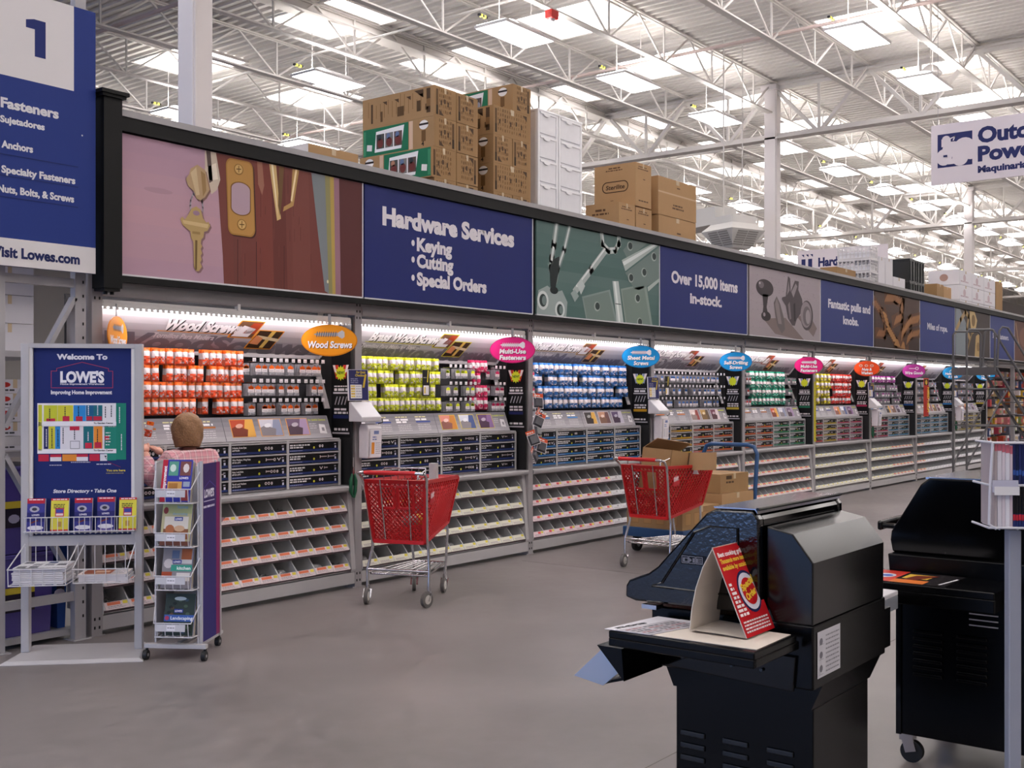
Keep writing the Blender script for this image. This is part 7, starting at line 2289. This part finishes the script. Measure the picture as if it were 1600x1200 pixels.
# ------------------------------------------------------------------ hanging department signs, vents, alarms
def dept_sign(loc, W, HH, lines, label, emblem):
    t = thing('department_sign', label, 'hanging sign', loc)
    b = MB(sheet((0, 0, 0), (0, -1, 0), (0, 0, 1)))
    b.add([(0, 0, 0), (W, 0, 0), (W, HH, 0), (0, HH, 0), (0, 0, -.03), (W, 0, -.03), (W, HH, -.03), (0, HH, -.03)], [(0, 1, 2, 3), (7, 6, 5, 4), (0, 4, 5, 1), (1, 5, 6, 2), (2, 6, 7, 3), (3, 7, 4, 0)], INK, '#d9d0d6')
    nv = '#242a5e'
    if emblem == 'tractor':
        b.irect(.10, .26, .52, .52, nv, 1)
        wh = '#d9d0d6'
        b.iell(.33, .53, .16, .12, wh, 3, 18); b.iell(.5, .56, .15, .13, wh, 4, 18); b.iell(.20, .42, .12, .13, wh, 5, 18); b.iell(.44, .38, .12, .12, wh, 6, 18); b.iell(.6, .43, .1, .09, wh, 7, 16)
        b.irect(.16, .58, .14, .12, wh, 8); b.iell(.23, .70, .06, .05, wh, 9, 14); b.istroke([(.3, .7), (.36, .72), (.34, .67)], .018, wh, 10); b.irect(.19, .42, .06, .03, nv, 20); b.irect(.26, .30, .1, .08, wh, 11)
    else:
        for i in range(3): b.ink([(.12 + .13 * i, HH - .12), (.2 + .13 * i, HH - .12), (.2 + .13 * i, HH - .2)], nv, 1)
        b.irect(.12, HH - .55, .12, .3, nv, 1); b.irect(.32, HH - .55, .12, .3, nv, 1)
    for (tx, x, y, h, w) in lines:
        b.itext(tx, x, y, h, nv, 2, bold=.04, w=w)
    b.build('board', t)
    for yy in (.1, W - .1):
        MB().cyl((.02, -yy, HH), (.02, -yy, 8.0 - loc[2]), .004, GREY, 5).build('hanging_wire', t)
dept_sign((13.5, -1.52, 4.95), 3.5, .935, (('Outdoor', .70, .58, .23, 1.25), ('Power Equipment', .70, .30, .22, 2.5), ('Maquinaria para exteriores', .70, .12, .10, 1.75)), 'white hanging sign with a tractor emblem for outdoor power equipment', 'tractor')
dept_sign((26.0, 6.05, 4.9), 2.6, .9, (('Hardware', .62, .42, .24, 1.15),), 'white hanging sign lettered Hardware, seen over the boxes beyond the run', 'tools')
VENT = mat('vent_white', '#d3d0cc', .5)
t = thing('air_diffuser', 'white angular ceiling air diffuser with louvres beside the middle column', 'air vent', (14.85, 2.55, 4.42), R(-20))
b = MB()
r0, r1, r2 = .22, .42, .30
def ring(r, z): return [(-r, -r, z), (r, -r, z), (r, r, z), (-r, r, z)]
vv = ring(r0, 0) + ring(r1, .33) + ring(r2, .46) + ring(r2, .60)
ff = [(3, 2, 1, 0)]
for k in range(3):
    for i in range(4): ff.append((4 * k + i, 4 * k + (i + 1) % 4, 4 * k + 4 + (i + 1) % 4, 4 * k + 4 + i))
b.add(vv, ff, VENT)
b.build('body', t)
MB().span((-.27, .2, .48), (.27, 3.5, .82), VENT).build('duct', t)
for sx in (-.3, .3):
    MB().cyl((sx * .8, 0, .6), (sx * .8, 0, 3.9), .012, ROOFWHITE, 6).build('hanger', t)
LOUV = mat('louvre_grey', '#97948f', .5)
for i in range(4):
    Mq = Matrix.Rotation(R(90 * i), 4, 'Z') @ sheet((-.25, -.24, .03), (1, 0, 0), (0, -.20, .33))
    q = MB(Mq)
    for sx in (.0, .27):
        for j in range(7): q.span((sx, .02 + .045 * j, .0), (sx + .24, .045 + .045 * j, .006), LOUV)
    q.build('louvre', t)
t = thing('strobe_alarm', 'small red alarm fixed under a roof joist right of the stacked cartons', 'alarm', (9.67, 3.05, 7.46))
MB().span((-.09, -.07, .02), (.09, .07, .15), mat('alarm_red', '#c4221c', .4)).build('housing', t, bevel=.01)
MB().lathe([(.0, -.03), (.04, -.02), (.055, .02)], mat('clear_strobe', '#d8d4d4', .2), 14).build('strobe_lens', t, smooth=50)
for (p, lb) in (((17.3, -.35, 7.75), 'white conical ceiling speaker under the girder at the upper right'), ((5.2, 3.4, 5.32 + 1.9), 'white conical ceiling speaker hanging left of the stacked cartons')):
    t = thing('ceiling_speaker', lb, 'speaker', p)
    MB().lathe([(.0, .0), (.2, .0), (.22, .03), (.12, .16), (.06, .2), (.0, .2)], WHITE, 20).build('cone', t, smooth=50)
    MB().cyl((0, 0, .2), (0, 0, .5), .012, ROOFWHITE, 6).build('stem', t)

# bluish daylight from the glazed store entrance far behind the left end
ENT = mat('entrance_daylight', '#8fb4f0', .5, emit=4.5)
b = MB()
b.add([(X0 + .02, -6, .1), (X0 + .02, 14, .1), (X0 + .02, 14, 4.6), (X0 + .02, -6, 4.6)], [(0, 1, 2, 3)], ENT)
for i in range(10): b.span((X0 + .01, -6 + 2.2 * i - .05, 0), (X0 + .08, -6 + 2.2 * i + .05, 4.65), GREY)
b.span((X0 + .01, -6, 2.3), (X0 + .08, 14, 2.4), GREY)
struct(b.build('window_1'))
